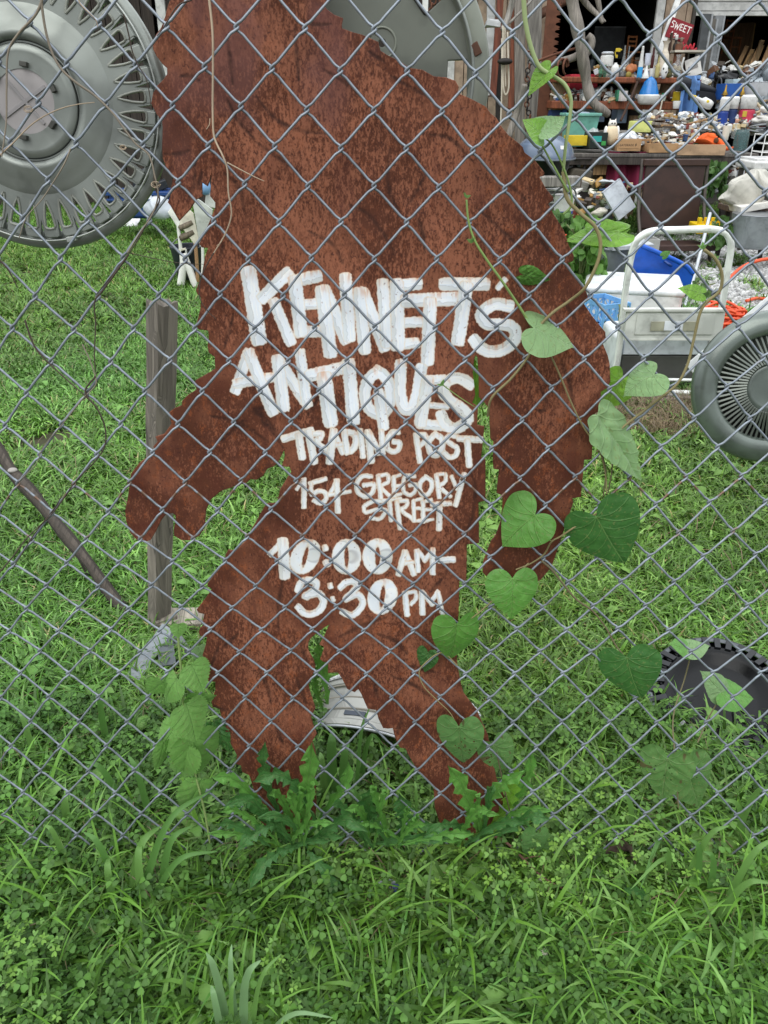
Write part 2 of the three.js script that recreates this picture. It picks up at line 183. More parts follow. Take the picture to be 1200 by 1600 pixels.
// brush strokes: [width, [x, y], [x, y], ...]; the wide characters 0 are rings
const ST = [
  // first line
  [25, [389, 428], [404, 528]], [20, [448, 428], [412, 464]], [18, [429, 474], [453, 532]],
  [20, [470, 437], [494, 432]], [17, [478, 476], [498, 474]], [18, [468, 519], [500, 518]], [22, [461, 440], [470, 516]],
  [21, [508, 456], [540, 528]], [22, [503, 456], [516, 549]], [20, [540, 436], [546, 525]],
  [20, [568, 460], [600, 540]], [20, [561, 458], [570, 544]], [19, [598, 444], [604, 535]],
  [19, [622, 446], [651, 444]], [17, [630, 504], [654, 503]], [17, [618, 539], [648, 536]], [22, [620, 446], [622, 538]],
  [22, [636, 470], [709, 467]], [21, [672, 474], [668, 562]], [21, [696, 444], [756, 444]], [22, [728, 450], [716, 530]], [11, [788, 438], [779, 449]],
  [19, [794, 478], [776, 475], [760, 482], [752, 494], [760, 505], [780, 507], [798, 510], [806, 521], [801, 535], [786, 546], [766, 549], [750, 542], [742, 532]],
  // second line
  [17, [387, 553], [369, 608]], [16, [371, 599], [423, 590]], [19, [390, 554], [425, 641]],
  [18, [436, 564], [479, 630]], [20, [434, 563], [443, 634]], [17, [469, 553], [479, 627]],
  [20, [486, 586], [544, 573]], [24, [507, 592], [516, 656]], [21, [545, 570], [552, 654]],
  [18, [590, 580], [577, 592], [570, 612], [574, 634], [588, 646], [602, 642], [610, 624], [608, 602], [600, 587], [590, 580]], [18, [592, 616], [599, 664]],
  [19, [626, 570], [626, 620], [634, 639], [645, 636], [652, 616], [658, 577]],
  [16, [668, 594], [690, 593]], [12, [673, 633], [697, 635]], [16, [658, 662], [697, 666]], [20, [668, 596], [657, 658]],
  [18, [734, 600], [724, 593], [708, 591], [696, 600], [694, 614], [706, 628], [722, 639], [731, 651], [724, 663], [708, 669], [695, 661], [690, 649]],
  // third line
  [14, [445, 685], [485, 673]], [14, [467, 682], [472, 713]], [11, [490, 678], [502, 678], [500, 685], [495, 689], [513, 706]], [14, [482, 676], [491, 720]],
  [11, [522, 675], [535, 706]], [9, [517, 696], [534, 694]], [14, [521, 674], [515, 720]], [12, [539, 675], [553, 678], [556, 692], [550, 703], [543, 706]], [12, [538, 675], [542, 705]],
  [11, [563, 673], [567, 712]], [11, [577, 676], [592, 707]], [13, [575, 676], [580, 719]], [11, [596, 675], [598, 707]],
  [10, [622, 675], [613, 675], [605, 687], [606, 701], [615, 706], [622, 702], [624, 692], [616, 690]],
  [10, [653, 679], [664, 680], [664, 689], [656, 696]], [11, [650, 680], [656, 720]], [11, [680, 678], [670, 690], [672, 706], [681, 711], [690, 702], [690, 686], [680, 678]],
  [10, [713, 682], [703, 680], [697, 687], [705, 694], [714, 701], [712, 711], [703, 714], [695, 708]], [12, [718, 685], [752, 687]], [12, [730, 690], [733, 726]],
  // fourth and fifth line
  [7, [473, 751], [464, 764]], [10, [475, 750], [475, 791]], [9, [508, 748], [485, 755]], [9, [486, 757], [487, 772], [498, 767], [508, 770], [509, 780], [501, 786], [491, 782]],
  [8, [526, 751], [515, 772]], [8, [515, 773], [546, 768]], [11, [526, 752], [528, 798]],
  [9, [579, 744], [567, 744], [558, 754], [559, 768], [571, 776], [582, 769], [584, 757], [569, 758]],
  [8, [593, 743], [605, 742], [606, 752], [596, 760], [609, 775]], [9, [591, 745], [595, 777]],
  [7, [616, 745], [625, 742]], [7, [617, 760], [626, 758]], [7, [616, 774], [626, 772]], [9, [615, 746], [616, 774]],
  [8, [647, 744], [634, 744], [630, 756], [632, 769], [641, 773], [649, 766], [649, 757], [641, 758]],
  [9, [665, 745], [656, 756], [658, 770], [666, 773], [674, 764], [674, 752], [665, 745]],
  [8, [684, 741], [695, 741], [696, 751], [688, 760], [703, 775]], [9, [682, 743], [686, 776]], [8, [706, 745], [713, 763]], [10, [725, 742], [712, 788]],
  [8, [601, 783], [584, 783], [569, 792], [571, 800], [588, 796], [602, 797], [594, 810], [580, 809]], [7, [599, 782], [626, 779]], [9, [609, 785], [611, 812]],
  [8, [622, 783], [636, 783], [635, 790], [628, 796], [645, 811]], [9, [620, 785], [625, 825]],
  [7, [647, 782], [659, 779]], [7, [648, 794], [660, 794]], [7, [647, 814], [658, 813]], [8, [646, 784], [647, 813]],
  [7, [662, 784], [674, 781]], [7, [662, 796], [674, 796]], [7, [661, 815], [676, 811]], [9, [661, 785], [661, 814]], [10, [676, 788], [702, 786]], [11, [687, 791], [686, 825]],
  // hours
  [11, [441, 846], [423, 865]], [18, [442, 848], [445, 897]], ['o', 477, 869.5, 23, 27.5, 3.5, 16.5, 4], [11, [508, 855], [508.5, 857]], [12, [510, 879], [511, 881]], ['o', 541.5, 869.5, 23, 27.5, 3.5, 17, 0], ['o', 590, 869, 23.5, 28, 4, 15.5, 0],
  [11, [634, 863], [646, 896]], [8, [626, 881], [644, 878]], [11, [632, 863], [623, 896]], [9, [653, 861], [664, 875]], [9, [664, 875], [676, 860]], [10, [651, 861], [653, 891]], [11, [676, 860], [676, 894]], [12, [688, 875], [707, 874]],
  [13, [466, 921], [471, 910], [483, 906], [494, 911], [491, 921], [478, 931], [497, 927], [505, 938], [501, 951], [488, 959], [475, 957], [467, 949]],
  [10, [516, 914], [516.5, 916]], [9, [520, 935], [520.5, 937]],
  [12, [533, 917], [541, 910], [553, 909], [558, 915], [550, 926], [541, 935], [559, 929], [567, 940], [561, 953], [549, 961], [536, 956]], ['o', 597.5, 932, 23.5, 28, 4, 17, 2],
  [8, [637, 926], [648, 925], [650, 934], [643, 943]], [11, [633, 928], [636, 959]], [9, [662, 927], [675, 944]], [9, [675, 938], [684, 925]], [11, [659, 926], [660, 957]], [9, [685, 927], [691, 958]],
];
const PX0 = 350, PY0 = 410, PW = 480, PH = 565, PS = 3, pw = PW * PS, ph = PH * PS;
const pCov = new Float32Array(pw * ph), pCol = new Float32Array(pw * ph * 3);
{
  const put = (i, cov, r, g, b) => { const a = cov; pCov[i] = pCov[i] + (1 - pCov[i]) * a; const k = i * 3; if (pCov[i] <= 0) return; const f = a >= 1 ? 1 : a; pCol[k] = mix(pCol[k] || r, r, f); pCol[k + 1] = mix(pCol[k + 1] || g, g, f); pCol[k + 2] = mix(pCol[k + 2] || b, b, f); };
  ST.forEach((s, si) => {
    const ring = s[0] === 'o', w = ring ? 20 : s[0], pts = ring ? null : s.slice(1); let P = pts;
    if (P && P.length > 2) P = new THREE.CatmullRomCurve3(P.map(([x, y]) => V(x, y)), false, 'centripetal').getPoints(P.length * 7).map((p) => [p.x, p.y]);
    const xs = ring ? [s[1] - s[3], s[1] + s[3]] : P.map((p) => p[0]), ys = ring ? [s[2] - s[4], s[2] + s[4]] : P.map((p) => p[1]), pad = ring ? 4 : w * 0.5 + 4;
    const x0 = Math.max(PX0, Math.min(...xs) - pad), x1 = Math.min(PX0 + PW - 1, Math.max(...xs) + pad), y0 = Math.max(PY0, Math.min(...ys) - pad), y1 = Math.min(PY0 + PH - 1, Math.max(...ys) + pad);
    const cream = si > 37 && si < 105 ? 0.55 : 0.16;
    for (let j = Math.floor((y0 - PY0) * PS); j <= (y1 - PY0) * PS; j++) for (let i = Math.floor((x0 - PX0) * PS); i <= (x1 - PX0) * PS; i++) {
      const x = PX0 + i / PS, y = PY0 + j / PS; let d, side, along, edge, up;
      const wob = (noise(x * 0.35 + si * 7, y * 0.35) - 0.5) * 2.2 + (noise(x * 1.3, y * 1.3 + si) - 0.5) * 0.9;
      if (ring) {
        const ax = (x - s[1] + s[7] * 0.06 * (y - s[2])) , ay = y - s[2], eo = Math.hypot(ax / s[3], ay / s[4]), ei = Math.hypot(ax / s[5], ay / s[6]);
        edge = Math.min((1 - eo) * s[3], (ei - 1) * s[5] * 1.2) + wob * 0.5; if (edge < -1) continue;
        side = clamp((eo - 0.25) / 0.75) * 2 - 1; if (ax > 0) side = -side * 0.5; along = Math.atan2(ay, ax) * 3; up = sst(0.62, 0.98, -ay / s[4]) * 0.8;
        side = mix(side, ax / s[3], 0.5); d = Math.abs(side);
      } else {
        let best = 1e9, acc = 0; for (let q = 0; q < P.length - 1; q++) {
          const ax = P[q][0], ay = P[q][1], bx = P[q + 1][0] - ax, by = P[q + 1][1] - ay, l2 = bx * bx + by * by || 1e-6, t = ((x - ax) * bx + (y - ay) * by) / l2, tc = clamp(t), l = Math.sqrt(l2);
          let dx = x - ax - bx * tc, dy = y - ay - by * tc, dd = Math.hypot(dx, dy);
          if (t < 0 || t > 1) { const ex = Math.abs(t < 0 ? t : t - 1) * l, pe = Math.abs((x - ax) * by - (y - ay) * bx) / l; dd = Math.pow(Math.pow(ex, 3.4) + Math.pow(pe, 3.4), 1 / 3.4); } // blunt ends of a flat brush
          if (dd < best) { best = dd; side = ((x - ax) * by - (y - ay) * bx) / l / (w * 0.5); along = acc + tc * l; const horiz = Math.abs(bx) > Math.abs(by) * 1.5; up = horiz ? sst(w * 0.12, -w * 0.5, y - ay - by * tc) : 0.8 * sst(w * 0.55, -w * 0.3, y - Math.min(ay, ay + by)) * (Math.min(ay, ay + by) - 4 <= Math.min(...P.map((p) => p[1])) ? 1 : 0); }
          acc += l;
        }
        edge = w * 0.5 - best + wob * (w > 14 ? 0.75 : 0.5); if (edge < -1) continue; d = best / (w * 0.5);
      }
      edge += w > 15 ? 0.35 : -0.45; const cov = clamp(edge * 1.1 + 0.3);
      if (cov <= 0) continue;
      const str = noise(side * 7 + si * 3.1, along * 0.05 + si) * 0.6 + noise(side * 17 + si, along * 0.09) * 0.4;
      const fringe = sst(0.30, 0.42, (ring ? side : -side) + (noise(along * 0.2, si) - 0.5) * 0.35) , rim = 1 - sst(0.4, 2.6, edge);
      let r = mix(0.76, 0.88, str), g = mix(0.84, 0.91, str), b = mix(0.92, 0.95, str);
      const gl = sst(0.62, 0.72, str); r = mix(r, 0.90, gl); g = mix(g, 0.93, gl); b = mix(b, 0.93, gl);
      r = mix(r, 0.70, fringe * 0.9); g = mix(g, 0.76, fringe * 0.9); b = mix(b, 0.78, fringe * 0.9); const line = fringe * (1 - fringe) * 4 * 0.35; r *= 1 - line; g *= 1 - line; b *= 1 - line * 0.9;
      const cr2 = cream * (0.35 + 0.65 * noise(x * 0.12 + 50, y * 0.12)); r = mix(r, 0.80, cr2 * 0.6); g = mix(g, 0.75, cr2 * 0.6); b = mix(b, 0.58, cr2 * 0.6);
      r = mix(r, 0.80, rim * 0.7); g = mix(g, 0.68, rim * 0.7); b = mix(b, 0.52, rim * 0.7);
      const patchy = 0.25 + 0.75 * sst(0.3, 0.65, noise(x * 0.06, y * 0.06 + 3)), stn = (0.10 + up) * patchy * 0.26; r = mix(r, 0.86, stn); g = mix(g, 0.62, stn); b = mix(b, 0.34, stn); const drip = (0.06 + up) * patchy * sst(0.42, 0.9, noise(x * 0.42 + 11, y * 0.05 + si) * 0.72 + noise(x * 0.16, y * 0.05 + 5) * 0.4);
      const dq = clamp(drip) * 0.62; r = mix(r, 0.60, dq); g = mix(g, 0.23, dq); b = mix(b, 0.07, dq);
      put(j * pw + i, cov * mix(1, 0.93, fringe), r, g, b);
    }
  });
}
// cut and scratched fur lines in the plate
const EN = [
  [[460, 42], [464, 85], [467, 126]], [[355, 55], [360, 95], [364, 132]], [[400, 150], [430, 185], [470, 204], [512, 209]], [[505, 108], [540, 130], [575, 160]], [[400, 222], [440, 250], [470, 272]], [[610, 118], [648, 140], [676, 154]], [[545, 320], [572, 332], [600, 366], [618, 395]], [[672, 210], [702, 216], [738, 252]], [[745, 325], [786, 362], [828, 402]], [[790, 284], [822, 312]], [[838, 368], [862, 398]], [[257, 241], [280, 240], [296, 235]], [[305, 252], [303, 290], [294, 312]], [[316, 268], [308, 296]], [[355, 155], [372, 188], [398, 218]], [[610, 232], [606, 275], [612, 310], [626, 332]], [[665, 268], [650, 300], [640, 318]], [[480, 360], [520, 382], [536, 412]], [[648, 330], [660, 362], [664, 395]], [[350, 270], [372, 290], [382, 330]], [[575, 80], [600, 96]], [[470, 30], [488, 38], [518, 38]],
  [[450, 640], [398, 640], [420, 660], [440, 690]], [[398, 648], [400, 642], [404, 640], [408, 645], [414, 664], [420, 662], [424, 672], [443, 700]], [[365, 490], [358, 520], [350, 545]], [[540, 718], [512, 746], [505, 770]], [[420, 690], [372, 660], [330, 650]], [[345, 690], [382, 655]], [[830, 640], [800, 675], [776, 705]], [[842, 600], [852, 625], [848, 642], [838, 640]], [[876, 560], [890, 600], [896, 640]], [[800, 712], [785, 735]], [[735, 735], [742, 760], [740, 800], [728, 832]], [[442, 905], [436, 940], [434, 985]], [[470, 1010], [480, 1032]], [[405, 1045], [420, 1080], [424, 1105]], [[460, 1055], [472, 1080], [478, 1100]], [[530, 995], [560, 980], [600, 965]], [[590, 990], [622, 1004], [636, 1022]], [[612, 1056], [650, 1072], [672, 1088]], [[585, 1070], [590, 1090]], [[690, 905], [672, 925]], [[560, 860], [556, 835]], [[350, 1010], [372, 990]], [[330, 1040], [342, 1010]], [[620, 1150], [628, 1120]], [[880, 470], [900, 500]], [[770, 470], [790, 500], [800, 512]], [[560, 700], [590, 715]], [[500, 620], [480, 650]], [[350, 380], [338, 420], [330, 445]], [[680, 840], [664, 862], [650, 890]], [[430, 1130], [442, 1160]], [[640, 1040], [680, 1050]], [[280, 120], [295, 118], [312, 126]], [[322, 1098], [352, 1110]],
];
const inPoly = (x, y) => { let c = false; for (let i = 0, j = OUT.length - 1; i < OUT.length; j = i++) { const [xi, yi] = OUT[i], [xj, yj] = OUT[j]; if ((yi > y) !== (yj > y) && x < (xj - xi) * (y - yi) / (yj - yi) + xi) c = !c; } return c; };
const ED = 6, ew = 140, eh = 260, eX = 180, eY = -210, edgeD = new Float32Array(ew * eh), engr = new Float32Array(480 * 780);
for (let j = 0; j < eh; j++) for (let i = 0; i < ew; i++) { const x = eX + i * ED, y = eY + j * ED; let m = 1e9; for (let q = 0, p = OUT.length - 1; q < OUT.length; p = q++) { const ax = OUT[p][0], ay = OUT[p][1], bx = OUT[q][0] - ax, by = OUT[q][1] - ay, t = clamp(((x - ax) * bx + (y - ay) * by) / (bx * bx + by * by || 1)); const dd = (x - ax - bx * t) ** 2 + (y - ay - by * t) ** 2; if (dd < m) m = dd; } edgeD[j * ew + i] = Math.sqrt(m); }
const bil = (a, w, h, x, y) => { x = clamp(x, 0, w - 1.001); y = clamp(y, 0, h - 1.001); const i = x | 0, j = y | 0, u = x - i, v = y - j, k = j * w + i; return mix(mix(a[k], a[k + 1], u), mix(a[k + w], a[k + w + 1], u), v); };
EN.forEach((l, li) => { // 2 px grid over x 190..1150, y -200..1360
  const P = new THREE.CatmullRomCurve3(l.map(([x, y]) => V(x, y)), false, 'centripetal').getPoints(l.length * 30);
  P.forEach((p, k) => { const t = k / (P.length - 1), wd = 1.5 + 1.6 * Math.sin(PI * t), st = 0.45 + 0.55 * noise(k * 0.15, li * 5); for (let j = -3; j <= 3; j++) for (let i = -3; i <= 3; i++) { const gx = Math.round((p.x - 190) / 2) + i, gy = Math.round((p.y + 200) / 2) + j; if (gx < 0 || gy < 0 || gx >= 480 || gy >= 780) continue; const dd = Math.hypot(190 + gx * 2 - p.x, gy * 2 - 200 - p.y); const v = st * (1 - sst(wd * 0.5, wd * 1.6, dd)); engr[gy * 480 + gx] = Math.max(engr[gy * 480 + gx], v); } });
});
const SW = 1024, SH = 2048, sCol = new Uint8Array(SW * SH * 4), sRgh = new Uint8Array(SW * SH * 4), sBmp = new Uint8Array(SW * SH * 4);
{
  const enc = (x) => { x = clamp(x); return (x <= 0.0031308 ? x * 12.92 : 1.055 * Math.pow(x, 1 / 2.4) - 0.055) * 255; };
  for (let j = 0; j < SH; j++) for (let i = 0; i < SW; i++) {
    const u = mix(sBox[0], sBox[2], (i + 0.5) / SW), v = mix(sBox[1], sBox[3], (j + 0.5) / SH), [x, y] = toPx(u, v), k = (j * SW + i) * 4;
    const X = u * 1000, Y = v * 1000; // millimetres
    const big = fbm(X * 0.011 + 3, Y * 0.008 + 7, 3), mid = fbm(X * 0.05 + 20, Y * 0.022, 3), fine = noise(X * 0.50, Y * 0.20) * 0.40 + noise(X * 1.15 + 40, Y * 0.55) * 0.38 + noise(X * 2.1 + 9, Y * 1.2) * 0.22, spk = noise(X * 0.75 + 9, Y * 0.62 + 5);
    const ed = bil(edgeD, ew, eh, (x - eX) / ED, (y - eY) / ED);
    const outer = sst(70, 8, ed) * (y > 420 ? 0.9 : 0.35);
    const arm = x > 740 || (y > 590 && x < 420) || y > 940 ? 1 : 0;
    let k1 = sst(0.30, 0.62, fine * 0.92 + mid * 0.26 + (big - 0.5) * 0.42 - 0.13 + outer * 0.16 + arm * 0.05);   // dark scale
    const wear = sst(0.50, 0.72, fbm(X * 0.016 + 44, Y * 0.02 + 8, 3)); k1 *= 1 - wear * 0.45; 
    let r = mix(0.282, 0.100, k1), g = mix(0.105, 0.0318, k1), b = mix(0.057, 0.0160, k1);
    const tone = 0.82 + 0.36 * fbm(X * 0.02 + 60, Y * 0.02, 3); r *= tone; g *= tone; b *= tone;
    const org = sst(0.66, 0.82, noise(X * 0.16 + 71, Y * 0.09 + 5) * 0.6 + spk * 0.45) * (0.25 + arm * 0.5); r = mix(r, 0.33, org * 0.6); g = mix(g, 0.092, org * 0.6); b = mix(b, 0.030, org * 0.6);
    const pit = sst(0.70, 0.80, spk * 0.7 + fine * 0.34); r = mix(r, 0.055, pit * 0.75); g = mix(g, 0.018, pit * 0.75); b = mix(b, 0.013, pit * 0.75);
    const streak = sst(0.60, 0.80, fbm(X * 0.085 + 5, Y * 0.012 + 11, 3)) * 0.32; r = mix(r, 0.09, streak); g = mix(g, 0.027, streak); b = mix(b, 0.018, streak);
    const purp = sst(0.50, 0.75, fbm(X * 0.018 + 90, Y * 0.014 + 31, 3)) * sst(420, 0, y) * 0.7; r = mix(r, 0.155, purp); g = mix(g, 0.065, purp); b = mix(b, 0.058, purp);
    const low = sst(0.5, 0.7, fbm(X * 0.03 + 13, Y * 0.03 + 77, 3)) * outer; r = mix(r, 0.095, low * 0.6); g = mix(g, 0.026, low * 0.6); b = mix(b, 0.015, low * 0.6);
    const eg = bil(engr, 480, 780, (x - 190) / 2, (y + 200) / 2); r = mix(r, 0.028, eg * 0.8); g = mix(g, 0.012, eg * 0.8); b = mix(b, 0.009, eg * 0.8);
    let hgt = 0.5 + (fine - 0.5) * 0.22 + (k1 - 0.5) * 0.1 - eg * 0.35 - pit * 0.15, rough = mix(0.68, 0.86, fine);
    const ix = (x - PX0) * PS, iy = (y - PY0) * PS;
    if (ix > 1 && iy > 1 && ix < pw - 3 && iy < ph - 3) {
      let c = bil(pCov, pw, ph, ix, iy);
      if (c > 0) {
        const kk = (Math.round(iy) * pw + Math.round(ix)) * 3, bare = sst(0.90, 0.97, noise(X * 0.9, Y * 0.8) * 0.6 + noise(X * 0.2, Y * 0.2 + 8) * 0.5); c *= 1 - bare * 0.7;
        r = mix(r, pCol[kk], c); g = mix(g, pCol[kk + 1], c); b = mix(b, pCol[kk + 2], c); rough = mix(rough, 0.42, c); hgt = mix(hgt, 0.72 + 0.12 * (pCol[kk] - 0.7), c);
      }
    }
    sCol[k] = enc(r); sCol[k + 1] = enc(g); sCol[k + 2] = enc(b); sCol[k + 3] = 255; sRgh[k] = sRgh[k + 1] = sRgh[k + 2] = rough * 255; sRgh[k + 3] = 255; sBmp[k] = sBmp[k + 1] = sBmp[k + 2] = clamp(hgt) * 255; sBmp[k + 3] = 255;
  }
  const T = (d, s) => { const t = new THREE.DataTexture(d, SW, SH); t.magFilter = THREE.LinearFilter; t.minFilter = THREE.LinearMipmapLinearFilter; if (s) t.colorSpace = THREE.SRGBColorSpace; t.needsUpdate = true; return t; };
  const sm = new THREE.MeshPhysicalMaterial({ map: T(sCol, true), roughnessMap: T(sRgh), bumpMap: T(sBmp), bumpScale: 0.0009, roughness: 1, metalness: 0.0, specularIntensity: 0.45, side: THREE.DoubleSide }); sm.userData.box = false;
  const sh = new THREE.Shape(outUV.map(([u, v]) => new THREE.Vector2(u, v))), g = ext(sh, SIGN_TH, 0.0006, 1, 1), p = g.attributes.position, uv = g.attributes.uv;
  for (let i = 0; i < p.count; i++) uv.setXY(i, (p.getX(i) - sBox[0]) / (sBox[2] - sBox[0]), (p.getY(i) - sBox[1]) / (sBox[3] - sBox[1]));
  const root = thing('metal_sign', 'rusty steel sign cut as a striding hairy figure, with white brush lettering', 'sign', sO.clone());
  const m = part(root, 'plate', g, sm); m.rotation.x = -LEAN; m.position.copy(NF).multiplyScalar(-SIGN_TH);
}
// ---------------------------------------------------------------- chain-link fence
const zincT = dtex(16, 1024, (u, v) => { const a = fbm(3, v * 60, 4, 0, 60), b = noise(u * 4 + 9, v * 220, 4, 220), ru2 = sst(0.70, 0.80, fbm(8, v * 26 + 7, 3, 0, 26)) * sst(0.4, 0.7, b), t = 0.72 + 0.5 * a - 0.18 * b; return [mix(0.285 * t, 0.20, ru2), mix(0.32 * t, 0.11, ru2), mix(0.36 * t, 0.06, ru2)]; }, true, [1, 0.83]);
const zinc = new THREE.MeshPhysicalMaterial({ map: zincT, roughness: 0.46, metalness: 0.5, side: THREE.DoubleSide }); zinc.userData.box = false;
const lerpT = (t, y) => { let i = 0; while (i < t.length - 2 && y > t[i + 1][0]) i++; const [a, p] = t[i], [b, q] = t[i + 1]; return p + (q - p) * (y - a) / (b - a); };
const XLt = [[-300, 62], [-155, 78], [-25, 93], [102, 106], [225, 119], [345, 135], [462, 152], [565, 172], [663, 187], [755, 202], [842, 218], [916, 235], [985, 250], [1052, 262], [1204, 283], [1335, 300]];
const XRt = [[-300, 1168], [-155, 1152], [-25, 1133], [58, 1119], [187, 1108], [298, 1090], [406, 1075], [510, 1060], [604, 1046], [700, 1034], [785, 1025], [868, 1015], [948, 1007], [1040, 997], [1204, 981], [1335, 962]];
const DYt = [[-300, 30], [38, 20], [163, 23], [285, 14], [404, 2], [514, -4], [614, -9], [709, -10], [799, -13], [879, -11], [950, -3], [1060, 0], [1340, 0]];
const ROWS = [-340, -282, -220, -155, -90, -25, 38, 102, 163, 225, 285, 345, 404, 462, 514, 565, 614, 663, 709, 755, 799, 842, 879, 916, 950, 985, 1018, 1052, 1090, 1128, 1166, 1204, 1238, 1272, 1305, 1338];
// row 7 (y 102) is even: parity (j + 1) % 2
const nodeAt = (c, j) => { const y = ROWS[j], x = mix(lerpT(XLt, y), lerpT(XRt, y), c / 19); const yy = y + lerpT(DYt, y) * clamp((x - 170) / 940, -0.4, 1.4), jx = (hash2(c + 50, j) - 0.5) * 3.4, jy = (hash2(c + 90, j + 7) - 0.5) * 3.4; return onFence(x + jx, yy + jy, 0); };
{
  const fence = thing('chain_link_fence', 'galvanised chain link fence of diamond mesh in front of the rusty sign', 'fence', V());
  const par = (c, j) => ((c + j + 1) % 2 + 2) % 2 === 0, amp = 0.0024, ov = 0.0021, last = ROWS.length - 1;
  for (let w = -8; w < 30; w++) {
    const pts = [], P = [];
    for (let j = last; j >= 0; j--) { const left = par(w, j); P.push([nodeAt(left ? w : w + 1, j), left]); }
    for (let k = 0; k < P.length; k++) {
      const [n, left] = P[k], s = left ? 1 : -1; // left extreme: below comes a back segment, above a front one
      const dn = P[k - 1]?.[0], up = P[k + 1]?.[0], zb = left ? -amp : amp, za = -zb;
      const add = (p, t, z, dx = 0, dy = 0) => { const q = p.clone(); if (t) q.lerp(t[0], t[1]); q.x += dx; q.addScaledVector(VF, dy).addScaledVector(NF, z); pts.push(q); };
      if (dn) { add(n, [dn, 0.32], zb * 1.1, s * 0.0006 * (hash2(w, k) - 0.5)); add(n, [dn, 0.16], zb); add(n, [dn, 0.075], zb * 0.75, -s * 0.0006, -0.0009); }
      add(n, null, 0, -s * ov);
      if (up) { add(n, [up, 0.075], za * 0.75, -s * 0.0006, 0.0009); add(n, [up, 0.16], za); add(n, [up, 0.32], za * 1.1, s * 0.0006 * (hash2(w, k + 40) - 0.5)); }
    }
    const e = P[0][0]; pts.unshift(e.clone().addScaledVector(VF, -0.012).add(V(P[0][1] ? -0.004 : 0.004, 0, 0)));
    part(fence, 'wire', [TB(pts, 0.00160, 3, 6)], zinc);
  }
  const tw = []; for (let x = -260; x <= 1460; x += 40) tw.push(onFence(x, 1343 + 4 * Math.sin(x * 0.013), -0.004));
  part(fence, 'tension_wire', [TB(tw, 0.0021, 3, 6)], M(0x6d6a66, 0.65, 0.5));
}

// dead vine stems wound into the mesh
{
  const dry = M(0x8f8474, 0.9), dk = M(0x4b3f36, 0.9), pale = M(0xb9a58c, 0.85);
  const T = thing('dead_vine', 'dry brown vine stems wound through the mesh beside the big grey hubcaps', 'dead vine', V());
  const stem = (pts, r, m, off = -0.006, wob = 1.5) => { const P = pts.map(([x, y], i) => onFence(x + (hash2(i, x | 0) - 0.5) * wob * 2, y, off + (hash2(i + 3, y | 0) - 0.5) * 0.004)); part(T, 'stem', [TB(P, (t) => r * 0.66 * (1.1 - 0.55 * t), 7, 5)], m); };
  stem([[63, -60], [66, 5], [76, 70], [92, 105], [118, 128], [150, 150], [176, 178], [198, 205], [212, 225], [232, 242], [241, 275], [248, 300], [243, 318], [234, 340], [218, 365], [200, 395]], 0.0021, dry);
  stem([[240, 270], [244, 295], [250, 312], [236, 335], [214, 375], [196, 405], [150, 460]], 0.0016, dk);
  stem([[200, 398], [178, 428], [160, 455], [149, 470], [150, 505], [148, 560], [150, 585]], 0.0018, dk, -0.008);
  stem([[130, 538], [140, 560], [150, 588], [150, 600], [130, 622], [100, 660], [66, 702], [58, 724], [30, 752]], 0.0013, dry);
  stem([[150, 588], [132, 612], [154, 640], [163, 668], [163, 695], [152, 716], [120, 750], [84, 800], [60, 826], [22, 886]], 0.0017, dk);
  stem([[40, 500], [52, 540], [74, 566], [104, 594], [130, 616], [152, 638]], 0.0017, dk);
  stem([[78, -40], [58, 20], [30, 52], [14, 78], [11, 140], [10, 190], [2, 245]], 0.0021, dry);
  stem([[-20, 260], [15, 228], [52, 192], [90, 172], [122, 163], [148, 160]], 0.0013, pale, -0.004);
  stem([[118, -20], [124, 4], [142, 24], [150, 32], [154, 42]], 0.0012, pale);
  stem([[192, 22], [200, 50], [208, 82], [216, 102], [226, 120], [234, 150], [236, 172]], 0.0012, dk);
  stem([[322, -60], [326, 0], [331, 50], [333, 105], [333, 180], [336, 215], [350, 245], [356, 262], [358, 300], [360, 335], [352, 365], [334, 395]], 0.0021, pale, -0.007);
  stem([[334, 395], [318, 425], [311, 450], [314, 470], [326, 488], [338, 498]], 0.0011, dk, -0.006);
  stem([[355, 254], [375, 264], [398, 276], [412, 283]], 0.0012, pale, -0.007);
  stem([[352, 365], [346, 378], [338, 384]], 0.0009, pale); stem([[329, 185], [327, 194], [322, 202]], 0.0009, pale);
  stem([[110, 232], [100, 255], [82, 285], [64, 312], [42, 340], [30, 372]], 0.0013, dry); stem([[300, 0], [278, 8], [262, 34], [256, 44], [246, 56]], 0.0012, dk, -0.008);
  stem([[200, 395], [232, 402], [262, 408], [290, 412], [318, 413]], 0.0008, dk); stem([[0, 405], [14, 424], [28, 450]], 0.0016, dk); stem([[-10, 905], [20, 870], [40, 842], [70, 812], [86, 792], [100, 770]], 0.0015, dk);
  for (const [x, y, s] of [[44, 170, 1], [243, 288, 1], [192, 230, 0.7]]) { const p = []; for (let k = 0; k < 14; k++) p.push([x + Math.cos(k * 0.9) * (8 - k * 0.35) * s, y + Math.sin(k * 0.9) * (6 - k * 0.3) * s]); stem(p, 0.0008, pale, -0.007, 0); }
}
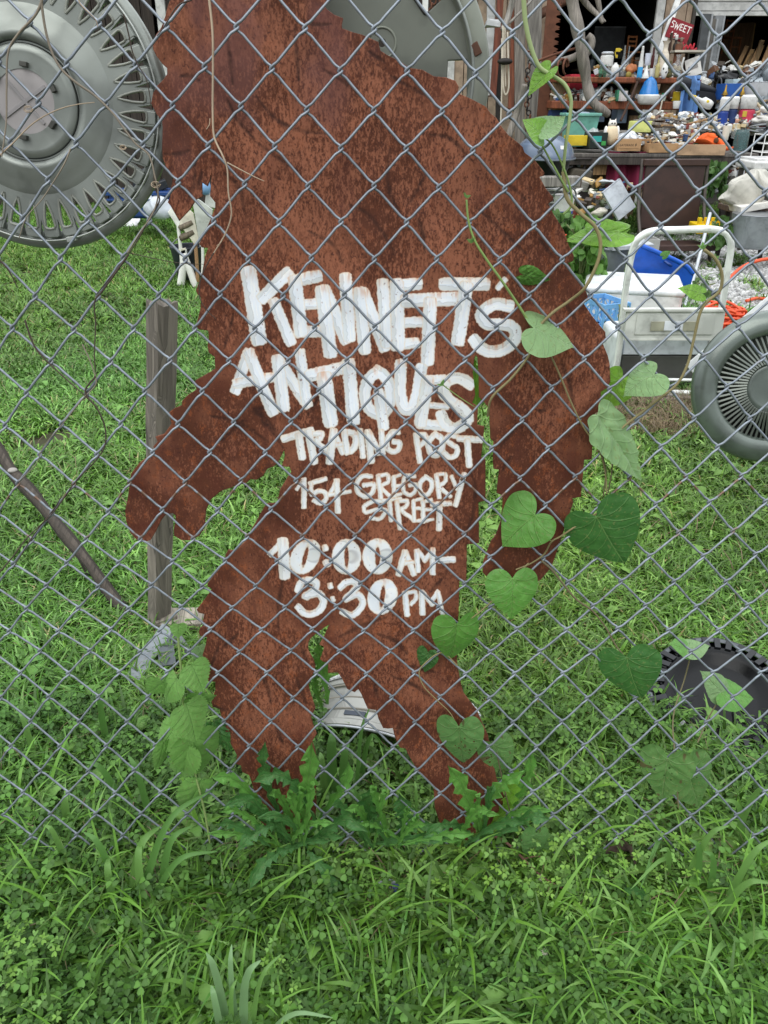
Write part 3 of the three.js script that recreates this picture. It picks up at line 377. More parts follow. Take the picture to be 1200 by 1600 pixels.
// ---------------------------------------------------------------- wheel covers hung on the fence and lying in the grass
const aluDull = M(0x969b94, 0.36, 0.6), greyPl = M(0x8f948d, 0.36, 0.45), greyDk = M(0x5d615a, 0.6, 0.1), black = M(0x121212, 0.4), chrome = M(0xc9ccce, 0.22, 0.9), clipM = M(0x55554f, 0.5, 0.4);
{ // the large slotted cover, seen from behind
  const dep = 0.036, c = onFence(44, 160, dep), k = mpp(44, 160, -c.z), r = (px) => px * k;
  const h = thing('hubcap', 'large grey hubcap with a ring of drop-shaped slots and a pale centre disc', 'hubcap', c); h.rotation.set(-LEAN, 0, 0);
  const N = 40, out = []; for (let i = 0; i < N; i++) { const a = i / N * 2 * PI + 0.04, q = (rad, t) => new THREE.Vector2(Math.cos(t) * r(rad), Math.sin(t) * r(rad)); out.push(q(171, a - PI / N), q(197, a - 0.056), q(197, a + 0.056)); }
  const sh = new THREE.Shape(out), rims = [], tabs = [];
  for (let i = 0; i < N; i++) {
    const a = i / N * 2 * PI + 0.04, ca = Math.cos(a), sa = Math.sin(a), pt = (rad, t) => new THREE.Vector2(ca * rad - sa * t, sa * rad + ca * t);
    const o = [[142, 0], [152, 3.6], [166, 6.8], [181, 8.4], [185, 6.5], [186, 0], [185, -6.5], [181, -8.4], [166, -6.8], [152, -3.6]].map(([q, t]) => pt(r(q), r(t)));
    sh.holes.push(new THREE.Path(o));
    rims.push(TB([...o, o[0]].map((p) => V(p.x, p.y, 0.004)), r(2.1), 1, 5, false, false));
    tabs.push(place(B(r(15), r(20), 0.012), ca * r(192), sa * r(192), -0.002, 0, 0, a));
  }
  part(h, 'plate', [ext(sh, 0.003, 0.0006, 1, 60)], greyPl);
  part(h, 'slot_rim', rims, M(0x9a9d92, 0.5, 0.15)).userData.kind = 'stuff';
  part(h, 'rim_tab', tabs, greyPl).userData.kind = 'stuff';
  const lz = (pts) => L(pts.map(([a, b]) => [r(a), b]), 96).rotateX(PI / 2);
  part(h, 'outer_ring', [lz([[190, -0.012], [196, -0.008], [207, -0.006], [216, -0.009], [218, -0.013], [216, -0.016], [200, -0.016], [190, -0.014]])], aluDull);
  part(h, 'retaining_wire', [TO(r(204), r(1.5), 0, 0, 0.004, 0, 0, 0, 2 * PI, 120, 6), B(r(16), r(8), 0.006, r(40), -r(201), 0.005, 0, 0, 0.2), B(r(14), r(9), 0.006, r(150), r(137), 0.005, 0, 0, -0.85)], M(0xb9bdb6, 0.35, 0.6));
  part(h, 'hub_recess', [lz([[134, 0.0035], [124, 0.006], [112, 0.007], [96, 0.012], [86, 0.011], [84, 0.003], [83, 0.003]])], greyPl);
  part(h, 'hub_groove', [lz([[85, 0.0045], [82, 0.0028], [80, 0.0045]])], black);
  part(h, 'hub_plate', [lz([[80, 0.005], [79, 0.008], [70, 0.010], [68, 0.0085], [45, 0.0085]])], greyPl);
  part(h, 'centre_disc', [lz([[45, 0.0075], [0.1, 0.0075]])], M(0xb4aeac, 0.5, 0.1));
  part(h, 'spoke_mark', [B(r(80), r(5), 0.002, 0, 0, 0.0082, 0, 0, 0.55), B(r(80), r(4), 0.002, 0, 0, 0.0081, 0, 0, -0.9)], M(0xa5a1a0, 0.6));
  for (let i = 0; i < 6; i++) { const a = i / 6 * 2 * PI + 0.35; part(h, 'clip', [place(B(r(11), r(7), 0.008), Math.cos(a) * r(51), Math.sin(a) * r(51), 0.011, 0, 0, a + PI / 2)], clipM); }
}
{ // the cover behind the shoulder of the sign
  const c = onFence(535, 124, 0.085), k = mpp(535, 124, -c.z), r = (px) => px * k;
  const h = thing('hubcap', 'grey hubcap with wide cut-out windows, partly hidden behind the rusty shoulder', 'hubcap', c); h.rotation.set(-LEAN, 0, 0);
  const sh = new THREE.Shape(); sh.absarc(0, 0, r(199), 0, 2 * PI);
  const hole = (pts) => sh.holes.push(new THREE.Path(pts.map(([x, y]) => new THREE.Vector2(r(x - 535), r(124 - y)))));
  hole([[698, 98], [728, 97], [730, 104], [731, 150], [696, 151]]); hole([[630, -62], [672, -40], [704, 2], [690, 18], [668, 36], [662, 36], [634, 2], [618, -20]]);
  for (const a of [2.0, 3.1, 4.2]) { const q = (rad, t) => [535 + Math.cos(t) * rad, 124 - Math.sin(t) * rad]; hole([q(110, a - 0.18), q(170, a - 0.25), q(172, a + 0.25), q(110, a + 0.18)]); }
  const hp = new THREE.Path(); hp.absarc(r(62), r(48), r(6.5), 0, 2 * PI); sh.holes.push(hp);
  const pm = M(0x6c7065, 0.55, 0.15);
  part(h, 'plate', [ext(sh, 0.004, 0.0008, 1, 60)], pm);
  const lz = (pts) => L(pts.map(([a, b]) => [r(a), b]), 96).rotateX(PI / 2);
  part(h, 'outer_ring', [lz([[196, 0.002], [200, 0.012], [205, 0.016], [214, 0.014], [225, 0.010], [229, 0.006], [229, 0.001], [222, 0.002], [200, -0.004], [196, 0.0]])], M(0x83877a, 0.45, 0.2));
  part(h, 'inner_rim', [TO(r(202), r(3), 0, 0, 0.015, 0, 0, 0, 2 * PI, 120, 6)], aluDull);
  part(h, 'boss', [TO(r(21), r(1.8), r(62), r(48), 0.005)], M(0x85897c, 0.5, 0.2));
  part(h, 'window_lip', [TB([[627, -60], [634, 2], [662, 37], [668, 37]].map(([x, y]) => V(r(x - 535), r(124 - y), 0.006)), r(3), 1, 5, false)], M(0x3c3b36, 0.6));
  part(h, 'rust_clip', [B(r(12), r(18), 0.01, r(205), r(38), 0.012, 0, 0, 0.5)], M(0x5a3a28, 0.8));
}
{ // the finned cover standing in the grass
  const c = at(1208, 606, 2.1), k = mpp(1208, 606, 2.1), r = (q) => q * k;
  const h = thing('finned_hubcap', 'round grey-green hubcap with many thin radial fins standing in the grass', 'hubcap', c); h.rotation.set(-0.26, -0.16, 0);
  const lz = (pts) => L(pts.map(([a, b]) => [r(a), b * 1.1]), 72).rotateX(PI / 2), gm = M(0x626c64, 0.22, 0.3, { clearcoat: 0.6, clearcoatRoughness: 0.2 });
  part(h, 'rim', [lz([[119, -0.03], [119, -0.016], [115, -0.006], [104, 0.003], [92, 0.006], [84, 0.0], [80, -0.012], [84, -0.02], [110, -0.03]])], gm);
  const f = []; for (let i = 0; i < 64; i++) { const a = i / 64 * 2 * PI; f.push(place(B(r(46), r(3.4), 0.02, r(60), 0, 0, 0.35, 0.22, 0, 0.001), 0, 0, -0.014, 0, 0, a)); }
  part(h, 'fin', f, M(0x6a7068, 0.35, 0.4)).userData.kind = 'stuff';
  part(h, 'backing', [lz([[82, -0.03], [10, -0.036]])], M(0x15160f, 0.8));
  part(h, 'hub', [lz([[40, -0.022], [38, -0.012], [30, -0.010], [28, -0.014], [1, -0.012]])], gm); part(h, 'hub_ring', [TO(r(36), r(2.2), 0, 0, -0.018)], chrome);
  const w = thing('white_board', 'white board propped behind the finned hubcap', 'board', at(1190, 560, 2.42)); w.rotation.set(-0.3, -0.3, 0.75); part(w, 'panel', [B(0.36, 0.28, 0.016)], M(0xd9dcdc, 0.4));
}
{ // silver wheel trim leaning open side to the camera, between the feet
  const c = at(622, 1172, 1.21), k = mpp(628, 1196, -c.z), r = (q) => q * k;
  const h = thing('silver_hubcap', 'silver wheel trim lying in the grass between the feet of the sign', 'hubcap', c); h.quaternion.setFromUnitVectors(V(0, 1, 0), V(0.30, 0.36, -0.88).normalize());
  const lt = (pts) => toCreasedNormals(L(pts.map(([a, b]) => [r(a), r(b)]), 96), 0.5), alu = M(0xa6a69f, 0.42, 0.35);
  part(h, 'outer_wall', [lt([[150, -44], [154, -42], [154, -34], [149, -30], [147, -16], [149, -13], [149, 2], [145, 6], [145, 22], [150, 26], [150, 36], [146, 42]])], alu);
  for (const y of [-31, -14, 4, 24]) part(h, 'groove', [TO(r(147.6), r(1.6), 0, r(y), 0, PI / 2, 0, 0, 2 * PI, 90, 6)], M(0x8f8a7e, 0.6)); part(h, 'lip', [TO(r(151), r(2.4), 0, r(-44), 0, PI / 2, 0, 0, 2 * PI, 90, 8)], M(0xb9bdc0, 0.3, 0.6));
  part(h, 'inner_wall', [lt([[146, -44], [143, -36], [140, -34], [138, -10], [133, -6], [130, 26]])], M(0x8f9499, 0.3, 0.6));
  part(h, 'dish', [lt([[132, 26], [104, 24], [96, 14], [50, 10], [44, 18], [1, 18]])], M(0x3b3c3c, 0.5, 0.3));
  const f = []; for (let i = 0; i < 84; i++) { const a = i / 84 * 2 * PI; f.push(place(B(r(34), r(5), r(5), r(140), 0, 0, 0, 0, -0.9), 0, r(50), 0, 0, a, 0)); }
  part(h, 'vane', f, M(0xe2e4e4, 0.35, 0.1)).userData.kind = 'stuff'; part(h, 'vane_ring', [lt([[152, 34], [146, 40], [118, 66], [114, 66]])], M(0x26282a, 0.5));
  for (let i = 0; i < 11; i++) { const a = 0.1 + i * 0.571; part(h, 'slot', [place(B(r(5), r(7), r(34), r(147), r(-22), 0), 0, 0, 0, 0, a, 0)], M(0x454b54, 0.35, 0.5)); part(h, 'clip', [place(B(r(6), r(14), r(32), r(136), r(-22), 0), 0, 0, 0, 0, a + 0.35, 0)], M(0xd6dadc, 0.3, 0.6)); }
}
{ // black glossy cover in the grass
  const c = onY(1124, 1086, 0.052), k = mpp(1124, 1090, -c.z), r = (q) => q * k;
  const h = thing('black_hubcap', 'glossy black hubcap with a few silver vanes lying face up in the grass', 'hubcap', c); h.rotation.set(0.24, 0.4, 0.12);
  const lt = (pts) => L(pts.map(([a, b]) => [r(a), r(b) * 0.55]), 72), gl = M(0x060708, 0.22, 0, { specularIntensity: 0.45, plain: true });
  part(h, 'dish', [lt([[86, 12], [80, 14], [72, 6], [62, -8], [52, -14], [30, -12], [24, -4], [1, -2]])], gl);
  part(h, 'rim', [lt([[106, -12], [110, -2], [108, 5], [103, 8], [100, 5]])], M(0x5a5e61, 0.3, 0.5));
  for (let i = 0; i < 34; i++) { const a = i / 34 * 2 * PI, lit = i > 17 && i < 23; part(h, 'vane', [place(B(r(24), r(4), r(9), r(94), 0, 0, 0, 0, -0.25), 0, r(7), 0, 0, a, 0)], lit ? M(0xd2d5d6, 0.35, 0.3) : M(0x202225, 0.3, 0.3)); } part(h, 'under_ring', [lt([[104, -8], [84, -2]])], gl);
}
// ---------------------------------------------------------------- leaves
const leafTex = (seed, c0, c1, cv, veinW, holes) => {
  const n = 512, cv2 = document.createElement('canvas'); cv2.width = cv2.height = n; const x = cv2.getContext('2d'); x.fillStyle = '#000'; x.fillRect(0, 0, n, n); x.lineCap = 'round';
  const X = (u) => (u + 0.7) / 1.4 * n, Y = (v) => n - (v + 0.35) / 1.45 * n, q = rngOf(seed);
  const line = (pts, w, a) => { x.strokeStyle = `rgba(255,255,255,${a})`; x.lineWidth = w; x.beginPath(); pts.forEach(([u, v], i) => i ? x.lineTo(X(u), Y(v)) : x.moveTo(X(u), Y(v))); x.stroke(); };
  const curve = (u0, v0, u1, v1, b) => { const o = []; for (let i = 0; i <= 10; i++) { const t = i / 10; o.push([mix(u0, u1, t) + b * Math.sin(t * PI) * (v1 - v0), mix(v0, v1, t) - b * Math.sin(t * PI) * (u1 - u0)]); } return o; };
  line(curve(0, 0, 0.01, 1.0, 0.01), 5 * veinW, 1);
  for (const s of [-1, 1]) {
    line(curve(0, 0, s * 0.50, 0.34, -s * 0.10), 3.6 * veinW, 0.95); line(curve(0, 0, s * 0.50, -0.02, -s * 0.14), 3.2 * veinW, 0.9); line(curve(0, 0, s * 0.26, -0.2, -s * 0.1), 2.6 * veinW, 0.8);
    for (const v of [0.2, 0.38, 0.54, 0.68, 0.8]) line(curve(0.005, v, s * (0.50 - v * 0.42) , v + 0.22 - v * 0.08, -s * 0.12), 2.6 * veinW, 0.8);
    for (let i = 0; i < 26; i++) { const u = s * (0.06 + q() * 0.42), v = -0.15 + q() * 1.0, a = q() * 6.3; line(curve(u, v, u + Math.cos(a) * 0.09, v + Math.sin(a) * 0.09, 0.2), 1.1, 0.30); }
  }
  const d = x.getImageData(0, 0, n, n).data;
  const vein = (u, v) => d[(Math.min(n - 1, (v * n) | 0) * n + Math.min(n - 1, (u * n) | 0)) * 4] / 255;
  const col = dtex(n, n, (u, v) => { const a = vein(u, 1 - v), f = fbm(u * 9 + seed, v * 9, 4), f2 = noise(u * 60 + seed, v * 60), t = clamp(0.5 + (f - 0.5) * 1.3 + (f2 - 0.5) * 0.25); let c = [0, 1, 2].map((k) => mix(mix(c0[k], c1[k], t), cv[k], a * 0.75));
    const spk = sst(0.80, 0.88, noise(u * 46 + seed * 3, v * 46)); c = c.map((z, k) => mix(z, [0.20, 0.24, 0.08][k], spk * 0.5)); if (holes) { const hb = sst(0.76, 0.82, noise(u * 7 + seed, v * 7)); c = c.map((z, k) => mix(z, [0.11, 0.07, 0.035][k], hb * 0.8)); } return c; });
  const bump = dtex(n, n, gray((u, v) => { let s = 0; for (const [a, b] of [[0, 0], [0.006, 0], [-0.006, 0], [0, 0.006], [0, -0.006]]) s += vein(clamp(u + a, 0, 0.999), clamp(1 - v + b, 0, 0.999)); return clamp(0.62 - s / 5 * 0.5 + (fbm(u * 20, v * 20, 3) - 0.5) * 0.3); }), false);
  let alpha; if (holes) { const hs = []; for (let i = 0; i < 14; i++) hs.push([0.5 + (q() - 0.5) * 0.55, 0.3 + q() * 0.5, 0.006 + q() * 0.010]); alpha = dtex(n, n, gray((u, v) => hs.some(([a, b, r]) => Math.hypot(u - a, (v - b) * 0.9) < r * (0.7 + 0.6 * noise(u * 90, v * 90))) ? 0 : 1), false); }
  return { col, bump, alpha };
};
const leafM = (seed, c0, c1, cv, o = {}) => { const { veinW = 1, holes, trans = 0.3, rough = 0.45 } = o, t = leafTex(seed, c0, c1, cv, veinW, holes); const m = new THREE.MeshPhysicalMaterial({ map: t.col, bumpMap: t.bump, bumpScale: 0.0022, roughness: rough, transmission: trans, thickness: 0, side: THREE.DoubleSide, specularIntensity: 0.5, ...(t.alpha ? { alphaMap: t.alpha, alphaTest: 0.5 } : {}) }); m.userData.box = false; return m; };
const LM = {
  deep: leafM(1, [0.045, 0.146, 0.033], [0.071, 0.202, 0.048], [0.169, 0.312, 0.091]),
  mid: leafM(2, [0.094, 0.258, 0.041], [0.137, 0.343, 0.062], [0.221, 0.416, 0.104]),
  bright: leafM(3, [0.164, 0.369, 0.030], [0.232, 0.464, 0.048], [0.312, 0.546, 0.117], { trans: 0.45 }),
  pale: leafM(4, [0.202, 0.345, 0.143], [0.254, 0.410, 0.176], [0.312, 0.481, 0.221], { veinW: 1.3, rough: 0.6 }),
  holed: leafM(5, [0.102, 0.242, 0.066], [0.149, 0.305, 0.094], [0.234, 0.377, 0.130], { holes: true }),
  worn: leafM(6, [0.085, 0.200, 0.050], [0.140, 0.265, 0.080], [0.24, 0.36, 0.14], { holes: true, rough: 0.55, trans: 0.15 }),
  lime: leafM(7, [0.17, 0.36, 0.08], [0.22, 0.43, 0.11], [0.14, 0.31, 0.07], { veinW: 0.7, trans: 0.35, rough: 0.5 }),
};
const HEART = [[0, 0], [0.05, -0.10], [0.13, -0.19], [0.25, -0.245], [0.38, -0.205], [0.48, -0.09], [0.53, 0.07], [0.52, 0.25], [0.455, 0.43], [0.35, 0.60], [0.22, 0.765], [0.10, 0.90], [0.03, 0.98], [0, 1.03]];
const OVATE = [[0, 0], [0.10, -0.06], [0.24, -0.07], [0.36, 0.02], [0.42, 0.16], [0.42, 0.32], [0.36, 0.5], [0.26, 0.67], [0.15, 0.82], [0.05, 0.95], [0, 1.02]];
// a leaf in its own plane: x across, y from the stalk to the tip, z up; teeth notch the edge
function leafGeo(outline, width, length, o = {}) {
  const { cup = 0.12, droop = 0.15, fold = 0, pucker = 0.012, teeth = 0, seed = 1, asym = 0, curl = 0 } = o;
  const half = new THREE.CatmullRomCurve3(outline.map(([x, y]) => V(x, y)), false, 'centripetal').getPoints(teeth ? 44 : 30), full = [...half.map((p) => [p.x * (1 + asym), p.y]), ...half.slice(1, -1).reverse().map((p) => [-p.x * (1 - asym), p.y])];
  const m = full.length, ringN = 8, pos = [], uv = [], idx = [], c = [0, 0.16];
  const put = (x, y) => { const ax = Math.abs(x), z = -cup * ax * ax * 1.6 + fold * ax - droop * Math.max(0, y - 0.1) ** 2 + curl * Math.sin(y * 5 + seed) * ax + pucker * (Math.sin((y * 1.0 - ax * 0.7) * 30 + seed) * Math.min(1, ax * 6) * 0.6 + (noise(x * 9 + seed * 3, y * 9) - 0.5) * 2.0) - 0.02 * Math.exp(-ax * 40); pos.push(x * width, y * length, z * length); uv.push((x + 0.7) / 1.4, (y + 0.35) / 1.45); };
  put(...c);
  for (let r = 1; r <= ringN; r++) for (let i = 0; i < m; i++) { const t = r / ringN; let [x, y] = full[i]; if (teeth && r === ringN && i % 2 && Math.abs(x) > 0.03) { x *= 1 + teeth; y += teeth * 0.25 * (y > 0 ? 1 : 1); } else if (r === ringN) { const w = 1 + (noise(i * 0.35, seed * 5) - 0.5) * 0.045; x *= w; } put(c[0] + (x - c[0]) * t, c[1] + (y - c[1]) * t); }
  for (let i = 0; i < m; i++) { const j = (i + 1) % m; idx.push(0, 1 + j, 1 + i); for (let r = 0; r < ringN - 1; r++) { const a = 1 + r * m + i, b = 1 + r * m + j; idx.push(a, b, a + m, b, b + m, a + m); } }
  const g = new THREE.BufferGeometry(); g.setAttribute('position', new THREE.Float32BufferAttribute(pos, 3)); g.setAttribute('uv', new THREE.Float32BufferAttribute(uv, 2)); g.setIndex(idx); g.computeVertexNormals(); return g;
}
const YAX = V(0, 1, 0);
// a leaf from stalk pixel to tip pixel at off metres before the fence; across = width in pixels, roll turns it about its axis, pitch lifts the tip towards the camera
function pxLeaf(parent, n, t, across, off, mat, o = {}) {
  const pn = onFence(...n, -off), pt = onFence(...t, -off - (o.lift ?? 0)), ax = pt.clone().sub(pn), len = ax.length(), k = mpp(...n, -pn.z); ax.normalize();
  const nrm = V(0, EYE, 0).sub(pn).normalize(); nrm.addScaledVector(ax, -nrm.dot(ax)).normalize(); if (o.roll) nrm.applyAxisAngle(ax, o.roll);
  const xx = ax.clone().cross(nrm), g = leafGeo(o.outline ?? HEART, across * k / 1.05, len, o);
  g.applyMatrix4(new THREE.Matrix4().makeBasis(xx, ax, nrm).setPosition(pn));
  return part(parent, 'leaf', [g], mat, o.label);
}
{
  const vine = thing('heart_leaf_vine', 'green climbing vine with heart-shaped leaves across the sign arm and fence', 'vine', V());
  const green = M(0x7f9a52, 0.6), pale = M(0xa3b57a, 0.65), tan = M(0x8d8258, 0.75), brn = M(0x6d6348, 0.8);
  const stem = (pts, r, m, off = 0.007) => part(vine, 'stem', [TB(pts.map(([x, y, o]) => onFence(x, y, -(o ?? off))), (t) => r * (1 - 0.35 * t), 8, 7)], m);
  stem([[880, 268, 0.004], [886, 310], [905, 332], [930, 355], [938, 378], [936, 402], [925, 430], [912, 452], [890, 470, -0.002], [862, 490], [842, 512], [832, 540], [828, 553, 0.004], [800, 590], [768, 622], [762, 650, -0.006]], 0.0024, tan);
  stem([[815, -40], [818, 0], [821, 35], [830, 75], [843, 105], [862, 118], [882, 132], [892, 155], [890, 185], [884, 225], [880, 268, 0.004]], 0.0027, pale, 0.012);
  stem([[858, 545, 0.0], [838, 520], [812, 480], [785, 440], [760, 405], [742, 376], [732, 345], [729, 312]], 0.0019, green);
  stem([[838, 520, 0.0], [852, 540], [872, 580], [892, 628], [912, 668], [935, 702], [946, 740], [948, 772, 0.014]], 0.0013, tan);
  stem([[1100, 390], [1118, 405], [1128, 430], [1124, 455], [1104, 472], [1095, 486], [1084, 530], [1074, 570], [1058, 600], [1034, 620], [998, 648], [968, 672], [940, 700], [932, 706]], 0.0021, tan);
  stem([[938, 694], [936, 665], [926, 660], [932, 690], [946, 730], [943, 775]], 0.0013, brn); stem([[958, 705], [956, 735], [950, 770]], 0.0012, brn);
  stem([[936, 800], [900, 822], [876, 838], [862, 846, 0.012], [850, 866], [830, 880], [806, 890]], 0.0015, tan); stem([[862, 846], [850, 838], [842, 830]], 0.001, green);
  stem([[846, 876], [862, 890], [878, 910], [900, 936], [926, 955], [946, 980], [962, 1008], [976, 1026, 0.012]], 0.0016, brn); stem([[826, 880], [800, 905], [768, 940], [742, 962], [716, 980]], 0.0012, tan);
  stem([[715, 1040], [690, 1020], [664, 1036], [655, 1050], [662, 1072], [684, 1095], [704, 1115], [716, 1138, 0.012]], 0.0010, tan, 0.004);
  stem([[888, 300], [860, 250], [846, 225], [838, 208]], 0.0013, green, 0.010); stem([[880, 335], [892, 322], [890, 290], [862, 225], [850, 215]], 0.0014, green); stem([[1104, 472], [1100, 466], [1095, 458]], 0.001, green); stem([[1040, 616], [1026, 604], [1018, 596]], 0.001, green);
  stem([[690, 600], [720, 622], [742, 636, -0.004]], 0.0008, green, -0.004);
  pxLeaf(vine, [836, 804], [782, 853], 94, 0.014, LM.mid, { seed: 2, cup: 0.1, droop: 0.2, asym: 0.06, roll: 0.2, curl: 0.05 });
  pxLeaf(vine, [932, 808], [978, 886], 118, 0.016, LM.deep, { seed: 4, cup: 0.22, asym: -0.05, roll: 0.12 });
  pxLeaf(vine, [801, 904], [803, 970], 84, 0.016, LM.mid, { seed: 5, cup: 0.24, pucker: 0.02, roll: -0.25, droop: 0.3, lift: 0.02 });
  pxLeaf(vine, [714, 976], [708, 1040], 78, 0.016, LM.mid, { seed: 6, cup: 0.2, roll: -0.35, droop: 0.3, curl: 0.06 });
  pxLeaf(vine, [717, 1136], [722, 1203], 74, 0.014, LM.holed, { seed: 7, cup: 0.2, roll: 0.2, droop: 0.25, label: 'leaf riddled with small insect holes' });
  pxLeaf(vine, [979, 1028], [1000, 1100], 98, 0.018, LM.deep, { seed: 8, cup: 0.26, roll: 0.25, droop: 0.3, lift: 0.015 });
  pxLeaf(vine, [934, 648], [1014, 748], 108, 0.022, LM.pale, { seed: 9, roll: -0.75, fold: 0.1, cup: 0.2, pucker: 0.022, outline: OVATE });
  pxLeaf(vine, [834, 512], [900, 536], 100, 0.02, LM.pale, { seed: 10, roll: -0.9, cup: 0.3, pucker: 0.006 });
  pxLeaf(vine, [1022, 584], [972, 610], 80, 0.018, LM.pale, { seed: 11, roll: 0.75, cup: 0.25, droop: 0.3 });
  pxLeaf(vine, [972, 592], [938, 640], 60, -0.05, LM.bright, { seed: 12, roll: 0.4 });
  pxLeaf(vine, [968, 362], [884, 368], 60, -0.012, LM.bright, { seed: 13, roll: 0.9, cup: 0.1 }); pxLeaf(vine, [930, 364], [986, 354], 50, -0.014, LM.bright, { seed: 14, roll: -0.5 });
  pxLeaf(vine, [818, 430], [860, 440], 34, -0.006, LM.mid, { seed: 15, roll: 0.5, pucker: 0.03 });
  pxLeaf(vine, [846, 205], [884, 188], 84, 0.012, LM.pale, { seed: 16, roll: -1.12, cup: -0.25, droop: -0.2 }); pxLeaf(vine, [848, 212], [820, 184], 64, 0.013, LM.bright, { seed: 26, roll: 1.0, cup: -0.2 });
  pxLeaf(vine, [858, 110], [824, 146], 40, 0.013, LM.bright, { seed: 17, roll: 0.8, fold: 0.3 });
  pxLeaf(vine, [1096, 458], [1062, 448], 30, 0.008, LM.bright, { seed: 18, roll: 0.7 });
  pxLeaf(vine, [668, 1020], [662, 1052], 36, -0.004, LM.deep, { seed: 19, pucker: 0.04, roll: 0.3 }); pxLeaf(vine, [744, 632], [744, 556], 24, -0.03, LM.bright, { seed: 20, outline: OVATE, roll: 0.5 });
  pxLeaf(vine, [1036, 400], [1048, 392], 12, 0.006, LM.mid, { seed: 21 });
  for (const [x, y, s] of [[738, 378, 9], [729, 308, 7], [1098, 388, 9], [690, 602, 8], [1118, 404, 7]]) for (let q = 0; q < 3; q++) pxLeaf(vine, [x, y], [x + s * Math.cos(q * 2.1 + x), y - s * Math.abs(Math.sin(q * 2.1 + x)) - 2], s * 0.8, 0.008, LM.lime, { seed: 30 + q, outline: OVATE, roll: q * 0.5 });
}
{ // low leaves of a second plant by the black hubcap
  const p2 = thing('heart_leaf_seedling', 'young heart-leaved plant with spotted worn leaves near the black hubcap', 'plant', V());
  const st = M(0x7d7453, 0.75), stem = (pts) => part(p2, 'stem', [TB(pts.map(([x, y, o]) => onFence(x, y, -(o ?? 0))), 0.0011, 7, 6)], st);
  stem([[1090, 1160, -0.02], [1108, 1120, -0.04], [1126, 1090, -0.05]]); stem([[1055, 1185, 0.0], [1052, 1120, -0.05], [1070, 1060, -0.09], [1080, 1020, -0.09]]); stem([[1060, 1262, 0.0], [1056, 1220, 0.006], [1044, 1190, 0.01]]); stem([[810, 1345, 0.01], [830, 1325, 0.015]]);
  pxLeaf(p2, [1043, 1186], [1034, 1256], 82, 0.014, LM.worn, { seed: 40, cup: 0.12, pucker: 0.02 }); pxLeaf(p2, [1074, 1200], [1098, 1266], 84, -0.012, LM.worn, { seed: 41, roll: -0.4, pucker: 0.02 });
  pxLeaf(p2, [1074, 1014], [1108, 1006], 54, -0.09, LM.pale, { seed: 42, roll: -0.9 }); pxLeaf(p2, [1074, 1014], [1048, 1004], 44, -0.09, LM.mid, { seed: 46, roll: 0.9 });
  pxLeaf(p2, [1128, 1082], [1100, 1050], 44, -0.05, LM.pale, { seed: 43, roll: 0.5 }); pxLeaf(p2, [1128, 1082], [1180, 1088], 62, -0.05, LM.mid, { seed: 44, roll: -0.6 });
}
{
  const p3 = thing('spotted_weed', 'low weed with two dull perforated leaves at the foot of the sign', 'weed', V());
  part(p3, 'stem', [TB([[800, 1350], [820, 1330], [834, 1312]].map(([x, y]) => onFence(x, y, 0)), 0.0011, 6, 5)], M(0x6d6348, 0.8)); part(p3, 'stem', [TB([[800, 1280], [790, 1240], [776, 1176]].map(([x, y]) => onFence(x, y, 0.008)), 0.0011, 6, 5)], M(0x6d6348, 0.8));
  pxLeaf(p3, [772, 1164], [796, 1210], 58, -0.014, LM.worn, { seed: 50, cup: 0.15 }); pxLeaf(p3, [836, 1312], [852, 1352], 58, 0.012, LM.worn, { seed: 51, roll: 0.3 }); pxLeaf(p3, [838, 1304], [826, 1350], 42, 0.02, LM.holed, { seed: 52, roll: -0.4 });
}
{ // pale serrated weed before the post
  const w = thing('serrated_weed', 'pale green weed with toothed leaves growing up the fence by the wooden stake', 'weed', V());
  const o = { outline: OVATE, teeth: 0.12, pucker: 0.006 };
  part(w, 'stem', [TB([[330, 1330], [318, 1260], [300, 1190], [288, 1120], [284, 1060], [278, 995]].map(([x, y]) => onFence(x, y, -0.004)), 0.0017, 8, 6)], M(0x8fa564, 0.6));
  for (const [n, t, a, off, mt, e] of [[[292, 1038], [324, 1080], 76, 0.02, LM.lime, {}], [[284, 1060], [238, 1100], 66, 0.012, LM.lime, { roll: 0.5 }], [[288, 1100], [322, 1160], 96, 0.028, LM.lime, {}], [[284, 1130], [252, 1180], 60, 0.006, LM.lime, { roll: 0.4 }], [[300, 1150], [330, 1222], 108, 0.014, LM.lime, {}], [[290, 1165], [262, 1228], 84, 0.018, LM.lime, { roll: 0.3 }], [[272, 975], [286, 998], 34, 0.012, LM.lime, {}], [[262, 1066], [236, 1086], 60, 0.008, LM.lime, { roll: -0.6 }], [[300, 1092], [336, 1100], 40, 0.004, LM.lime, { roll: 0.9 }], [[318, 1010], [330, 1050], 40, -0.03, LM.pale, { roll: 0.3 }], [[306, 1220], [296, 1290], 70, 0.004, LM.lime, { roll: -0.3 }], [[340, 1130], [352, 1180], 44, -0.012, LM.deep, { roll: 0.5, pucker: 0.04 }], [[262, 1160], [240, 1210], 36, 0.012, LM.lime, { roll: -0.5 }]]) pxLeaf(w, [n[0] + 8 * Math.sin(n[1]), n[1]], [t[0] + 10 * Math.sin(t[0] * 7), t[1]], a * 0.92, off, mt, { ...o, seed: t[0], roll: 0.55 * Math.sin(t[0] * 3), droop: 0.3 + 0.2 * Math.sin(t[1]), lift: 0.012 * Math.sin(n[0] * 5), ...e });
}
